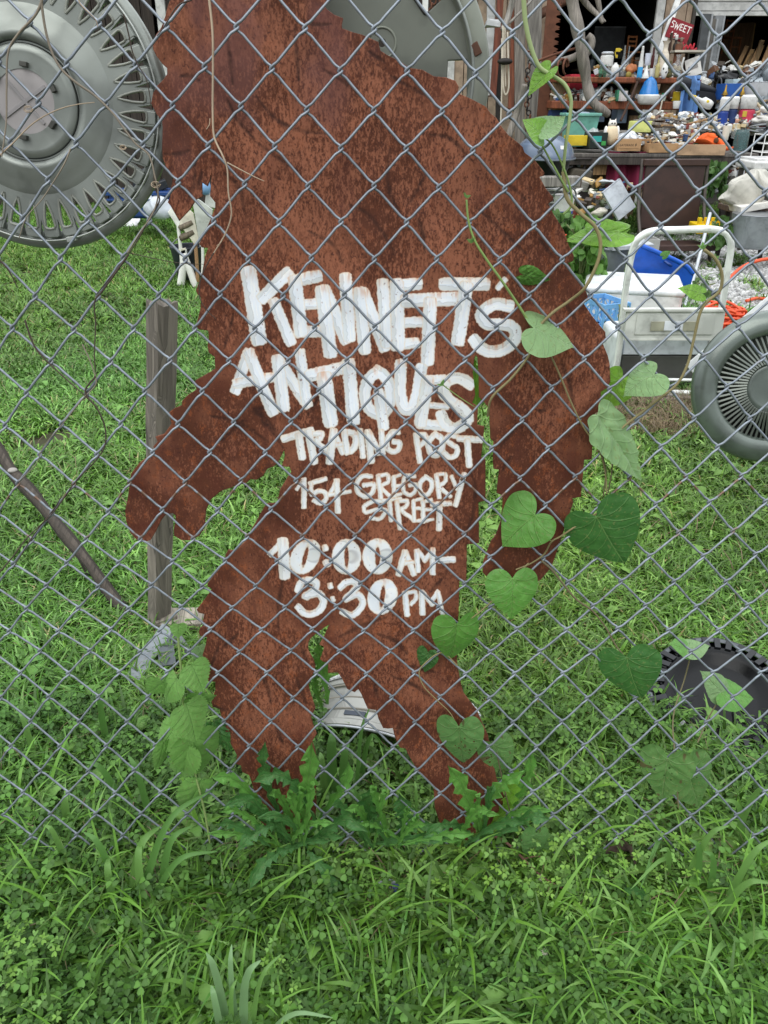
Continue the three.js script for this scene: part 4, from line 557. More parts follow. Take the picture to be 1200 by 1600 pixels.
// long lobed leaves (dandelion-like): a strip along a curved midrib
function lobedGeo(P, width, seed, lobes = 7, up = V(0, 1, 0.6)) {
  const C3 = new THREE.CatmullRomCurve3(P, false, 'centripetal'), n = 84, pos = [], uv = [], idx = [], T = V(), q = rngOf(seed); const depth = Array.from({ length: lobes + 2 }, () => 0.45 + q() * 0.4);
  for (let i = 0; i <= n; i++) {
    const t = i / n, p = C3.getPoint(t); C3.getTangent(t, T); const x = T.clone().cross(up).normalize(), nn = x.clone().cross(T).normalize(), env = Math.pow(Math.sin(PI * Math.min(1, 0.06 + t * 0.96)), 0.6) * (0.35 + 0.75 * t) * (t > 0.82 ? Math.sqrt(Math.max(0, (1 - t) / 0.18)) : 1);
    for (const s of [-1, 1]) { const ph = (t * lobes + (s > 0 ? 0 : 0.35)), k = Math.floor(ph), f = ph - k; const lob = t > 0.8 ? 1 - 0.2 * f : 1 - depth[Math.min(k, lobes)] * (1 - Math.pow(f, 1.5)) - 0.25 * (f > 0.93 ? 1 : 0); const w = width * env * Math.max(0.1, lob) + 0.0008; for (const u of (s < 0 ? [1, 0.5] : [0, 0.5, 1])) { const z = nn.clone().multiplyScalar(w * u * u * 0.35 + (noise(t * 14 + seed, u * s * 2) - 0.5) * width * 0.35 * u), r = p.clone().addScaledVector(x, s * w * u).add(z).addScaledVector(T, s ? -w * u * 0.25 : 0); pos.push(r.x, r.y, r.z); uv.push(0.5 + s * u * 0.35, 0.24 + t * 0.7); } }
  }
  for (let i = 0; i < n; i++) for (let k = 0; k < 4; k++) { const a = i * 5 + k; idx.push(a, a + 1, a + 5, a + 1, a + 6, a + 5); }
  const g = new THREE.BufferGeometry(); g.setAttribute('position', new THREE.Float32BufferAttribute(pos, 3)); g.setAttribute('uv', new THREE.Float32BufferAttribute(uv, 2)); g.setIndex(idx); g.computeVertexNormals(); return g;
}
function lobedPlant(label, leaves) {
  const w = thing('dandelion_plant', label, 'weed', V());
  leaves.forEach(([pts, wpx, off, mt], i) => { const P = pts.map(([x, y], k) => onFence(x, y, -(Array.isArray(off) ? mix(off[0], off[1], k / (pts.length - 1)) : off))), k = mpp(...pts[0], -P[0].z); part(w, 'leaf', [lobedGeo(P, wpx * k, 11 + i * 7 + pts[0][0], 5 + (i % 3), V(0.2 * Math.sin(i * 3), 0.5, 1))], mt); });
}
lobedPlant('dark green dandelion with jagged leaves at the nearer foot of the sign', [
  [[[470, 1310], [478, 1250], [484, 1200], [487, 1160]], 22, [0.02, 0.05], LM.mid], [[[440, 1280], [420, 1230], [412, 1190], [414, 1160]], 15, [0.0, 0.02], LM.deep], [[[500, 1300], [460, 1225], [430, 1210], [395, 1222]], 20, [0.03, 0.04], LM.deep],
  [[[450, 1320], [410, 1270], [385, 1250], [350, 1260]], 20, [0.02, 0.05], LM.deep], [[[460, 1320], [430, 1290], [400, 1300], [370, 1330]], 18, [0.03, 0.07], LM.deep], [[[470, 1320], [440, 1330], [410, 1350], [390, 1390]], 18, [0.03, 0.09], LM.deep],
  [[[480, 1320], [520, 1290], [545, 1280], [575, 1300]], 18, [0.03, 0.06], LM.deep], [[[480, 1310], [520, 1250], [540, 1220], [545, 1190]], 15, [-0.01, 0.0], LM.mid], [[[440, 1310], [400, 1250], [360, 1215], [330, 1215]], 16, [0.02, 0.04], LM.mid], [[[480, 1330], [500, 1350], [520, 1380], [520, 1420]], 18, [0.04, 0.08], LM.deep]]);
lobedPlant('bright green dandelion with jagged leaves before the far foot of the sign', [
  [[[748, 1300], [735, 1262], [722, 1228], [700, 1196]], 24, [0.02, 0.04], LM.mid], [[[752, 1300], [766, 1250], [790, 1222], [820, 1205]], 20, [0.01, 0.03], LM.mid], [[[760, 1300], [790, 1260], [800, 1230], [806, 1190]], 20, [-0.01, -0.01], LM.bright], [[[756, 1310], [800, 1290], [830, 1275], [860, 1280]], 18, [0.02, 0.05], LM.deep], [[[740, 1310], [715, 1290], [690, 1290], [660, 1310]], 16, [0.03, 0.06], LM.deep], [[[770, 1290], [810, 1240], [826, 1210], [830, 1170]], 16, [-0.03, -0.03], LM.mid]]);
lobedPlant('pale lobed weed leaf showing in the gap between the legs', [[[[512, 1100], [508, 1060], [500, 1025], [497, 1004]], 15, [-0.05, -0.04], LM.mid], [[[505, 1110], [494, 1080], [492, 1060], [496, 1040]], 9, [-0.06, -0.06], LM.mid]]);
lobedPlant('dock-like weed with broad leaves near the bottom edge of the fence', [[[[585, 1300], [575, 1260], [580, 1230]], 26, [0.0, 0.02], LM.deep], [[[625, 1310], [632, 1270], [624, 1240]], 24, [-0.01, 0.0], LM.deep], [[[985, 1560], [990, 1525], [1000, 1500], [1010, 1492]], 20, [0.16, 0.2], LM.mid], [[[1020, 1420], [1000, 1395], [975, 1388]], 15, [0.08, 0.1], LM.deep]]);

for (const [bx, by, l, sd] of [[452, 1318, 'low dark dandelion hiding the toes of the nearer foot', 3], [738, 1318, 'low dandelion crowding the toes of the far foot', 8], [600, 1322, 'low dandelion growing between the two feet', 5]]) { const q = rngOf(sd), lv = []; for (let i = 0; i < (sd === 8 ? 6 : 14); i++) { const a = PI * (0.02 + 0.96 * q()) , ln = 45 + 60 * q(), x0 = bx + (q() - 0.5) * 60, y0 = by + (q() - 0.5) * 14, b = (q() - 0.5) * 20, f = 0.005 + q() * 0.05; lv.push([[[x0, y0], [x0 + Math.cos(a) * ln * 0.5 + b, y0 - Math.sin(a) * ln * 0.6], [x0 + Math.cos(a) * ln * 0.95 + b, y0 - Math.sin(a) * ln * 0.9], [x0 + Math.cos(a) * ln * 1.3, y0 - Math.sin(a) * ln * 0.85]], 7 + 6 * q(), [f, f + 0.03], [LM.deep, LM.mid, LM.mid][i % 3]]); } lobedPlant(l, lv); }
// tufts of long grass one can tell apart
const bladeM = (c) => { const m = new THREE.MeshPhysicalMaterial({ color: c, roughness: 0.5, transmission: 0.3, thickness: 0, side: THREE.DoubleSide, specularIntensity: 0.5 }); return m; };
const GB = [bladeM(rgb(0.10, 0.23, 0.05)), bladeM(rgb(0.14, 0.28, 0.065)), bladeM(rgb(0.20, 0.34, 0.15))];
function bladeGeo(P, w) {
  const C3 = new THREE.CatmullRomCurve3(P), n = 14, pos = [], idx = [], T = V(); let x0 = null;
  for (let i = 0; i <= n; i++) { const t = i / n, p = C3.getPoint(t); C3.getTangent(t, T); const vw = V(0, EYE, 0).sub(p).normalize(); let x = T.clone().cross(vw).normalize(); if (x0 && x.dot(x0) < 0) x.negate(); x0 = x; const nn = x.clone().cross(T), hw = w * 0.40 * Math.pow(1 - t, 0.62) * Math.min(1, 0.55 + t * 2.2) * 1.25 + 0.0002; for (const s of [-1, 0, 1]) pos.push(p.x + x.x * hw * s + nn.x * Math.abs(s) * hw * 0.35, p.y + x.y * hw * s + nn.y * Math.abs(s) * hw * 0.35, p.z + x.z * hw * s + nn.z * Math.abs(s) * hw * 0.35); }
  for (let i = 0; i < n; i++) for (let k = 0; k < 2; k++) { const a = i * 3 + k; idx.push(a, a + 1, a + 3, a + 1, a + 4, a + 3); }
  const g = new THREE.BufferGeometry(); g.setAttribute('position', new THREE.Float32BufferAttribute(pos, 3)); g.setIndex(idx); g.computeVertexNormals(); return g;
}
function tuft(label, blades) { // [foot pixel, tip pixel, width in pixels, tone, height of the tip, bow]
  const t = thing('grass_tuft', label, 'grass tuft', V());
  for (const [f, e, w, k, hgt, bow = 0.02] of blades) { const a = onY(...f, 0), b = onY(...e, hgt), c = a.clone().lerp(b, 0.55).add(V(0, Math.abs(bow) + hgt * 0.25, 0)); part(t, 'blade', [bladeGeo([a, c, b], w * mpp(...e, -b.z))], GB[k]); }
}
tuft('tuft of broad blue-green grass blades rising from the clover at the bottom edge', [[[360, 1625], [322, 1488], 15, 2, 0.17], [[372, 1630], [362, 1475], 11, 2, 0.16], [[380, 1632], [408, 1500], 16, 2, 0.16], [[390, 1640], [440, 1490], 9, 1, 0.14], [[350, 1640], [330, 1540], 13, 2, 0.11], [[400, 1640], [520, 1590], 10, 2, 0.09], [[366, 1640], [370, 1530], 9, 1, 0.12]]);
tuft('tuft of long arching grass blades near the bottom right corner of the lawn'.replace('bottom right corner of the lawn', 'paired worn leaves'), [[[1120, 1440], [1210, 1310], 13, 1, 0.16], [[1110, 1450], [1205, 1380], 13, 1, 0.12], [[1100, 1470], [1040, 1500], 11, 0, 0.05], [[1130, 1500], [1215, 1470], 18, 1, 0.06], [[1105, 1420], [1100, 1330], 12, 0, 0.12], [[1085, 1410], [1075, 1310], 11, 0, 0.13], [[1060, 1400], [1140, 1290], 11, 1, 0.16], [[1040, 1390], [1030, 1330], 10, 1, 0.10], [[1140, 1470], [1090, 1540], 11, 1, 0.05], [[985, 1330], [965, 1240], 10, 1, 0.12], [[1070, 1350], [985, 1390], 9, 1, 0.08], [[1160, 1340], [1120, 1250], 11, 1, 0.14], [[1140, 1330], [1200, 1230], 11, 1, 0.16], [[1040, 1300], [1000, 1390], 10, 0, 0.07]]);
tuft('tuft of wide grass blades leaning across the fence foot below the serrated weed', [[[215, 1420], [330, 1235], 13, 0, 0.17], [[205, 1420], [252, 1290], 16, 1, 0.12], [[225, 1430], [222, 1310], 15, 1, 0.11], [[190, 1400], [130, 1300], 12, 0, 0.12], [[230, 1420], [340, 1330], 12, 0, 0.10], [[250, 1410], [300, 1290], 14, 0, 0.13], [[180, 1430], [170, 1340], 14, 1, 0.08], [[110, 1370], [70, 1290], 10, 1, 0.11], [[240, 1300], [200, 1180], 12, 0, 0.15], [[200, 1280], [130, 1190], 12, 0, 0.13], [[110, 1310], [108, 1240], 14, 1, 0.08], [[170, 1180], [160, 1080], 12, 0, 0.15], [[60, 1200], [30, 1110], 10, 1, 0.12]]);
tuft('tuft of upright grass blades between the feet of the sign', [[[520, 1270], [520, 1140], 20, 0, 0.16], [[535, 1270], [545, 1160], 16, 0, 0.14], [[510, 1275], [500, 1175], 14, 1, 0.12], [[555, 1270], [578, 1105], 7, 0, 0.20], [[560, 1240], [600, 1165], 9, 0, 0.11, 0.05], [[600, 1290], [640, 1330], 8, 1, 0.07], [[650, 1330], [648, 1220], 6, 1, 0.14], [[575, 1320], [540, 1230], 9, 0, 0.12], [[620, 1330], [560, 1260], 8, 1, 0.1], [[690, 1350], [690, 1290], 7, 1, 0.1]]);
// ---------------------------------------------------------------- things in the lawn on the near side
{ // wooden stake with its flat iron braces; it leans a little to the lawn side
  const zb = 1.5, p = at(250, 996, zb), top = at(254, 470, zb); p.y = 0; const dir = top.clone().sub(p), h = dir.length();
  const t = thing('wooden_stake', 'weathered grey wooden stake standing behind the rusty hand of the sign', 'stake', p), m = wood(0x847c71, 0.9);
  const g = new THREE.BoxGeometry(0.044, h, 0.040, 4, 30, 4); g.translate(0, h / 2, 0); const q = g.attributes.position; for (let i = 0; i < q.count; i++) { const x = q.getX(i), y = q.getY(i), z = q.getZ(i), r = 1 - 0.12 * sst(0.5, 0, y); q.setXYZ(i, x * r + (noise(y * 9, z * 90) - 0.5) * 0.004, y > h - 0.001 ? y + (noise(x * 120 + 5, z * 120) - 0.6) * 0.02 : y, z * r + (noise(y * 11, x * 90 + 7) - 0.5) * 0.004); } g.computeVertexNormals();
  g.rotateY(0.80); g.applyQuaternion(new THREE.Quaternion().setFromUnitVectors(V(0, 1, 0), dir.normalize())); part(t, 'post', [toCreasedNormals(g, 0.6)], m);
  const strap = (a, b, w, lift, mt) => { const A = at(a[0], a[1], zb - 0.05), Bq = onY(b[0], b[1], lift), y = Bq.clone().sub(A), l = y.length(); y.normalize(); const zz = V(0, EYE, 0).sub(A); zz.addScaledVector(y, -zz.dot(y)).normalize(); const x = y.clone().cross(zz), g2 = B(w, l, 0.004, 0, l / 2, 0); g2.applyMatrix4(new THREE.Matrix4().makeBasis(x, y, zz).setPosition(A.sub(p))); part(t, 'brace', [g2], mt); };
  strap([262, 980], [206, 1062], 0.030, 0.03, M(0x8c9296, 0.5, 0.45)); strap([256, 985], [262, 1040], 0.036, 0.03, M(0x666b6f, 0.5, 0.45)); strap([206, 1052], [188, 1086], 0.022, 0.005, M(0x7c8285, 0.5, 0.45)); strap([268, 985], [292, 1020], 0.024, 0.02, M(0x6a6e70, 0.5, 0.4));
}
{ const a = at(-30, 670, 2.1), b = onY(214, 972, 0.01), pts = []; for (let i = 0; i <= 8; i++) { const p = a.clone().lerp(b, i / 8); p.y += (noise(i * 1.3, 4) - 0.5) * 0.02; p.x += (noise(i * 1.1, 9) - 0.5) * 0.014; pts.push(p); }
  const t = thing('fallen_branch', 'bare grey-brown branch slanting down to the foot of the wooden stake', 'branch', V()), m = wood(0x50483f, 0.9); part(t, 'limb', [TB(pts, (u) => 0.019 * (1 - 0.25 * u) * (1 + 0.12 * Math.sin(u * 23)), 5, 9)], m); const k = pts[2]; part(t, 'knot', [SP(0.011, k.x + 0.005, k.y + 0.014, k.z + 0.01, 1.2, 0.6, 1)], M(0xa29d96, 0.9)); part(t, 'twig', [TB([pts[5], pts[5].clone().add(V(0.03, -0.03, 0.04)), pts[5].clone().add(V(0.05, -0.09, 0.05))], (u) => 0.005 * (1 - 0.6 * u))], m); }
{ const p = onY(305, 972, 0.02), t = thing('grey_board', 'short weathered board lying in the grass behind the thigh of the sign', 'board', p, 0.1); part(t, 'plank', [B(0.20, 0.024, 0.06, 0.02, 0.008, 0, 0.1, 0, -0.05)], wood(0xa39b8c)); part(t, 'batten', [B(0.05, 0.014, 0.05, -0.07, 0.022, 0.0, 0, 0.4, 0.1)], wood(0x8f877a)); }
{ const p = onY(606, 1388, 0.022), t = thing('torn_wrapper', 'torn white and blue plastic wrapper among the clover', 'litter', p); part(t, 'film', [crumple(new THREE.PlaneGeometry(0.034, 0.018, 10, 6), 0.008, 60, 3).rotateX(-0.7)], M(0xb9c0c4, 0.35)); part(t, 'print', [crumple(new THREE.PlaneGeometry(0.012, 0.014, 5, 5), 0.006, 60, 5).rotateX(-0.7).translate(0.015, 0.004, 0.005)], M(0x2a3f86, 0.3)); }
{ const p = onY(984, 1330, 0.05), t = thing('dead_leaf', 'curled brown dead leaf in the grass below the worn leaves', 'leaf', p); part(t, 'blade', [crumple(leafGeo(HEART, 0.05, 0.05, { cup: 0.9, curl: 0.6, pucker: 0.05, seed: 3 }), 0.01, 40, 8).rotateX(-0.4).rotateY(2.4)], M(0x54443a, 0.9)); part(t, 'stalk', [TB([V(0, 0, 0), V(0.01, 0.01, -0.02), V(0.02, 0.03, -0.03)], 0.0009)], M(0x6a5240, 0.9)); }
{ const t = thing('dry_twig', 'reddish-brown twig lying at the far foot of the sign', 'twig', V()); part(t, 'stick', [TB([[756, 1300], [790, 1316], [818, 1342], [850, 1372], [905, 1400]].map(([x, y], i) => onY(x, y, 0.075 - i * 0.008)), (u) => 0.0026 * (1 - 0.5 * u), 6, 6)], M(0x6a4a3c, 0.85)); part(t, 'side_shoot', [TB([[818, 1342], [840, 1338], [858, 1344]].map(([x, y], i) => onY(x, y, 0.06)), 0.0012)], M(0x6a4a3c, 0.85)); }
{ const p = onY(195, 354, 0.01), t = thing('paper_sheet', 'crumpled white paper lying on the lawn below the slotted hubcap', 'paper', p), k = mpp(195, 354, -p.z); part(t, 'sheet', [crumple(new THREE.PlaneGeometry(50 * k, 0.5, 16, 10).rotateX(-PI / 2), 0.06, 5, 2).translate(0, 0.05, 0)], M(0xe2e2e0, 0.7)); part(t, 'folded_corner', [crumple(new THREE.PlaneGeometry(16 * k, 0.2, 6, 6).rotateX(-1.1), 0.04, 6, 6).translate(17 * k, 0.07, 0.1)], M(0xd8d8d8, 0.7)); }
{ // blue tub, plastic bag, bucket of tools
  const zt = 7.4, p = onY(225, 345, 0); p.z = -zt; p.y = at(225, 338, zt).y; const k = mpp(225, 320, zt);
  const t = thing('blue_tub', 'dark blue plastic tub standing on the lawn beside the slotted hubcap', 'tub', V(at(228, 330, zt).x, Math.max(0.0, p.y), -zt)); part(t, 'body', [B(92 * k, 38 * k, 0.35, 0, 19 * k, 0, 0, 0, 0, 0.03)], M(0x1f3d74, 0.4)); part(t, 'lip', [B(98 * k, 5 * k, 0.38, 0, 36 * k, 0), B(98 * k, 3 * k, 0.37, 0, 27 * k, 0)], M(0x2a4c8a, 0.35)); part(t, 'contents', [crumple(new THREE.SphereGeometry(20 * k, 14, 10), 0.03, 8, 3).translate(8 * k, 46 * k, 0), B(30 * k, 12 * k, 0.15, 24 * k, 44 * k, 0.02, 0, 0.3, 0.3)], M(0x22262b, 0.5));
  const zb = 6.3, kb = mpp(250, 330, zb), b = thing('plastic_bag', 'white translucent plastic bag of litter on the lawn next to the blue tub', 'bag', at(250, 340, zb)); part(b, 'film', [crumple(new THREE.SphereGeometry(21 * kb, 26, 18), 0.035, 12, 5).scale(1, 0.9, 0.8).translate(0, 14 * kb, 0)], M(0xd5dbe2, 0.25, 0, { transmission: 0.25, thickness: 0 })); part(b, 'knot', [crumple(new THREE.ConeGeometry(7 * kb, 14 * kb, 8, 4), 0.02, 20, 2).translate(-12 * kb, 34 * kb, 0)], M(0xe3e7ea, 0.25));
  const zu = 5.4, ku = mpp(293, 400, zu), base = at(298, 434, zu), u = thing('bucket', 'dark bucket on the lawn below the open jaw notch of the sign', 'bucket', base), r = (q) => q * ku;
  part(u, 'pail', [L([[r(17), 0], [r(19), r(2)], [r(25), r(48)], [r(27), r(49)], [r(26), r(45)], [r(20), r(4)], [0.001, r(3)]], 32)], M(0x20242e, 0.45)); part(u, 'handle', [TO(r(25), 0.004, 0, r(45), 0.02, -0.9, 0, 0, PI)], M(0x6d7074, 0.4, 0.6)); part(u, 'rim', [TO(r(26), 0.005, 0, r(48), 0, PI / 2)], M(0x2c3140, 0.4));
  const stick = (name, label, cat, a, e, rad, m, blade) => { const A = at(a[0], a[1], zu - 0.16), E = at(e[0], e[1], zu - 0.16), t2 = thing(name, label, cat, V()); part(t2, 'shaft', [TB([A, A.clone().lerp(E, 0.5).add(V(0.004, 0, 0.004)), E], rad, 5, 7)], m); if (blade) { const g = new THREE.Shape(); blade[1].forEach(([x, y], i) => i ? g.lineTo(r(x), r(-y)) : g.moveTo(r(x), r(-y))); part(t2, blade[0], [ext(g, 0.012, 0.002).translate(E.x, E.y, E.z)], blade[2]); } return t2; };
  const ivory = M(0xf0efe8, 0.45), tan = wood(0xc79a6c, 0.6), cream = M(0xe6dfcc, 0.5), greyw = M(0xc9ccc4, 0.45);
  stick('paddle', 'thin white stake with a pointed head, first in the bucket from the lawn edge', 'stake', [287, 448], [277, 340], 0.012, ivory, ['head', [[-12, -8], [0, -20], [4, 6], [0, 14]], ivory]);
  stick('paddle', 'tan wooden stick with a broad white head in the middle of the bucket', 'stake', [309, 440], [303, 360], 0.012, tan, ['head', [[-20, -10], [-6, -32], [2, -24], [6, 12], [0, 20]], cream]);
  stick('paddle', 'wide pale blade standing against the chin of the sign', 'stake', [316, 440], [316, 372], 0.010, ivory, ['blade', [[-8, -60], [4, -52], [20, -40], [8, 4], [-4, 12]], greyw]);
  stick('wooden_stick', 'pale wooden slat leaning out at the front of the bucket', 'slat', [309, 458], [286, 396], 0.024, ivory, ['tip', [[-5, -6], [5, -8], [4, 6], [-4, 6]], cream]); stick('wooden_stick', 'white painted slat leaning down to the grass from the bucket', 'slat', [282, 446], [288, 396], 0.026, ivory, ['tip', [[-5, -4], [4, -6], [4, 5], [-4, 5]], ivory]);
  stick('wooden_roller', 'grey wooden dowel lying across the tools of the bucket', 'dowel', [281, 356], [301, 347], 0.022, wood(0x877a68)); stick('wooden_roller', 'second grey dowel lower across the tools of the bucket', 'dowel', [282, 372], [303, 362], 0.022, wood(0x7a6e5c)); 
  const bl = thing('blue_ornament', 'blue and white bird-like ornament in the notch of the sign above the tools', 'ornament', at(322, 306, zu)); part(bl, 'body', [L([[0, 0], [r(7), r(4)], [r(9), r(12)], [r(7), r(19)], [r(3), r(22)], [0, r(22)]], 16)], M(0x7fa6d0, 0.35)); part(bl, 'neck', [TB([V(r(4), r(18), 0), V(r(6), r(28), 0), V(r(10), r(36), 0)], (q) => r(3.4) * (1 - 0.6 * q))], M(0xc8d4e0, 0.4)); part(bl, 'beak', [C(0.001, r(2), r(6), r(11), r(38), 0, 0, 0, -0.5)], M(0xd08a4a, 0.5)); part(bl, 'stand', [B(r(20), r(18), 0.06, r(8), -r(8), -0.02, 0, 0, -0.2)], greyw);
}
// ---------------------------------------------------------------- the yard sale before the shed
// a frame of reference at a pixel: base point and metres per pixel there
const spot = (px, py, zd) => ({ p: at(px, py, zd), k: mpp(px, py, zd) });
const TZ = 7.15;
// bottles and jugs from a profile in pixels, drawn over the pixel box [x0, y0, x1, y1]
const PROF = {
  wine: [[0, 0], [0.9, 0], [1, 0.04], [1, 0.5], [0.85, 0.6], [0.36, 0.72], [0.33, 0.97], [0.4, 1]], cone: [[0, 0], [1, 0], [1, 0.05], [0.3, 0.75], [0.22, 1]], jug: [[0, 0], [0.92, 0], [1, 0.04], [1, 0.84], [0.9, 0.92], [0.5, 1]], vase: [[0, 0], [0.6, 0], [0.75, 0.1], [1, 0.38], [0.8, 0.62], [0.4, 0.76], [0.42, 0.9], [0.7, 1]],
  spray: [[0, 0], [1, 0], [1, 0.45], [0.75, 0.58], [0.35, 0.68], [0.35, 0.74]], jar: [[0, 0], [0.94, 0], [1, 0.05], [1, 0.84], [0.88, 0.9], [0.88, 1], [0.8, 1], [0.8, 0.9], [0.93, 0.82], [0.93, 0.08], [0, 0.07]], cup: [[0, 0], [0.7, 0], [0.78, 0.06], [1, 1], [0.93, 1], [0.72, 0.1], [0, 0.1]], tall: [[0, 0], [1, 0], [1, 0.6], [0.7, 0.68], [0.62, 1]], bulb: [[0, 0], [0.5, 0], [0.6, 0.1], [1, 0.4], [0.9, 0.66], [0.5, 0.86], [0.1, 1]],
};
function vessel(name, label, cat, [x0, y0, x1, y1], zd, kind, mat, top, group) { // top: [part name, material, kind, height share]
  const { p, k } = spot((x0 + x1) / 2, y1, zd), t = thing(name, label, cat, p, 0, group), H = (y1 - y0) * k, W = (x1 - x0) / 2 * k, hb = top ? H * (1 - top[3]) : H;
  part(t, 'body', [L(PROF[kind].map(([r, y]) => [r * W, y * hb]), 20)], mat);
  if (top) { const w = W * (top[4] ?? 0.45), h = H * top[3]; if (top[2] === 'trigger') { part(t, top[0], [C(w * 0.5, w * 0.5, h * 0.3, 0, hb + h * 0.1, 0), B(w * 2.2, h * 0.35, w, w * 0.3, hb + h * 0.7, 0), B(w * 0.4, h * 0.5, w * 0.5, -w * 0.7, hb + h * 0.3, 0, 0, 0, 0.3), C(w * 0.25, w * 0.3, w, w * 1.6, hb + h * 0.72, 0, 0, 0, PI / 2)], top[1]); } else part(t, top[0], [L([[0, -h * 0.1], [w, -h * 0.1], [w, h * 0.8], [w * 0.8, h], [0, h]].map(([a, b]) => [a, hb + b]), 18)], top[1]); }
  return t;
}
// an open carton with four walls and two flaps
function carton(name, label, cat, [x0, y0, x1, y1], zd, depth, mat, turn = 0, flaps = true) {
  const { p, k } = spot((x0 + x1) / 2, y1, zd), w = (x1 - x0) * k, h = (y1 - y0) * k, t = thing(name, label, cat, p, turn), d = depth, s = 0.006;
  part(t, 'wall', [B(w, h, s, 0, h / 2, d / 2, 0, 0, 0, 0.002)], mat); part(t, 'wall', [B(w, h, s, 0, h / 2, -d / 2, 0, 0, 0, 0.002)], mat); part(t, 'wall', [B(s, h, d - s, -w / 2 + s / 2, h / 2, 0, 0, 0, 0, 0.002)], mat); part(t, 'wall', [B(s, h, d - s, w / 2 - s / 2, h / 2, 0, 0, 0, 0, 0.002)], mat); part(t, 'base', [B(w - s * 2, s, d - s * 2, 0, s, 0, 0, 0, 0, 0.002)], mat);
  if (flaps) { part(t, 'flap', [B(w * 0.96, s * 0.7, d * 0.4, 0, h + d * 0.10, -d / 2 - d * 0.12, -0.7, 0, 0, 0.001)], mat); part(t, 'flap', [B(s * 0.7, h * 0.4, d * 0.9, w / 2 + h * 0.12, h * 0.95, 0, 0, 0, 0.8, 0.001)], mat); } return t;
}
function label(fn, w, h) { const c = document.createElement('canvas'); c.width = w; c.height = h; const x = c.getContext('2d'); fn(x, w, h); const t = new THREE.CanvasTexture(c); t.colorSpace = THREE.SRGBColorSpace; const m = new THREE.MeshPhysicalMaterial({ map: t, roughness: 0.7, side: THREE.DoubleSide }); m.userData.box = false; return m; }
const W_ = { white: M(0xe4e4e0, 0.4), cream: M(0xe2d6c2, 0.5), steel: M(0x9a9da0, 0.35, 0.8), iron: M(0x3a3532, 0.7, 0.4), rust: M(0x6e4430, 0.85), dkwood: wood(0x4c3426), redwood: wood(0x9a5636, 0.7), grey: wood(0x8f8a82), tan: wood(0xa9855c), card: M(0xb58f66, 0.85), blk: M(0x17181a, 0.45), clear: glassM(0xf2f6f6, 0.08), green: glassM(0x9fc8b4, 0.1), brown: M(0x4a1d1a, 0.25), blue: M(0x1f62b8, 0.35), yellow: M(0xd9bd2e, 0.45), red: M(0xa01f2c, 0.45), teal: M(0x6fae9f, 0.5), navy: M(0x20386b, 0.6) };
{ // table
  const a = at(858, 240, TZ), b = at(1182, 252, TZ), w = b.x - a.x, h = a.y, t = thing('long_table', 'long dark-edged table of odds and ends behind the brown chair', 'table', V((a.x + b.x) / 2, 0, -TZ - 0.33));
  part(t, 'tabletop', [B(w, 0.025, 0.70, 0, h - 0.012, 0)], wood(0x6c6660)); part(t, 'apron', [B(w - 0.03, 0.06, 0.02, 0, h - 0.055, 0.335)], wood(0x4a423c));
  for (const [x, z, r] of [[-w / 2 + 0.14, 0.28, 0.05], [-w / 2 + 0.3, -0.28, 0], [0.1, 0.26, -0.35], [w / 2 - 0.2, 0.28, 0.2], [w / 2 - 0.42, -0.28, -0.1]]) part(t, 'leg', [B(0.045, h - 0.08, 0.045, x, (h - 0.08) / 2, z, 0, 0, r)], M(0x322b27, 0.7)); part(t, 'brace', [B(0.03, 0.6, 0.02, -0.35, h * 0.6, 0.2, 0, 0, -0.95)], M(0x322b27, 0.7));
  const c = at(1090, 206, 7.95), t2 = thing('back_bench', 'higher bench of weathered boards behind the long table', 'bench', V(c.x, 0, -8.2)), H = c.y; for (let i = 0; i < 4; i++) part(t2, 'board', [B(1.75, 0.03, 0.14, 0.1, H - 0.015 + ru(-0.004, 0.004), 0.22 - i * 0.15)], W_.grey); for (const x of [-0.7, 0.9]) for (const z of [0.2, -0.24]) part(t2, 'leg', [B(0.07, H - 0.03, 0.07, x, (H - 0.03) / 2, z)], W_.grey);
}
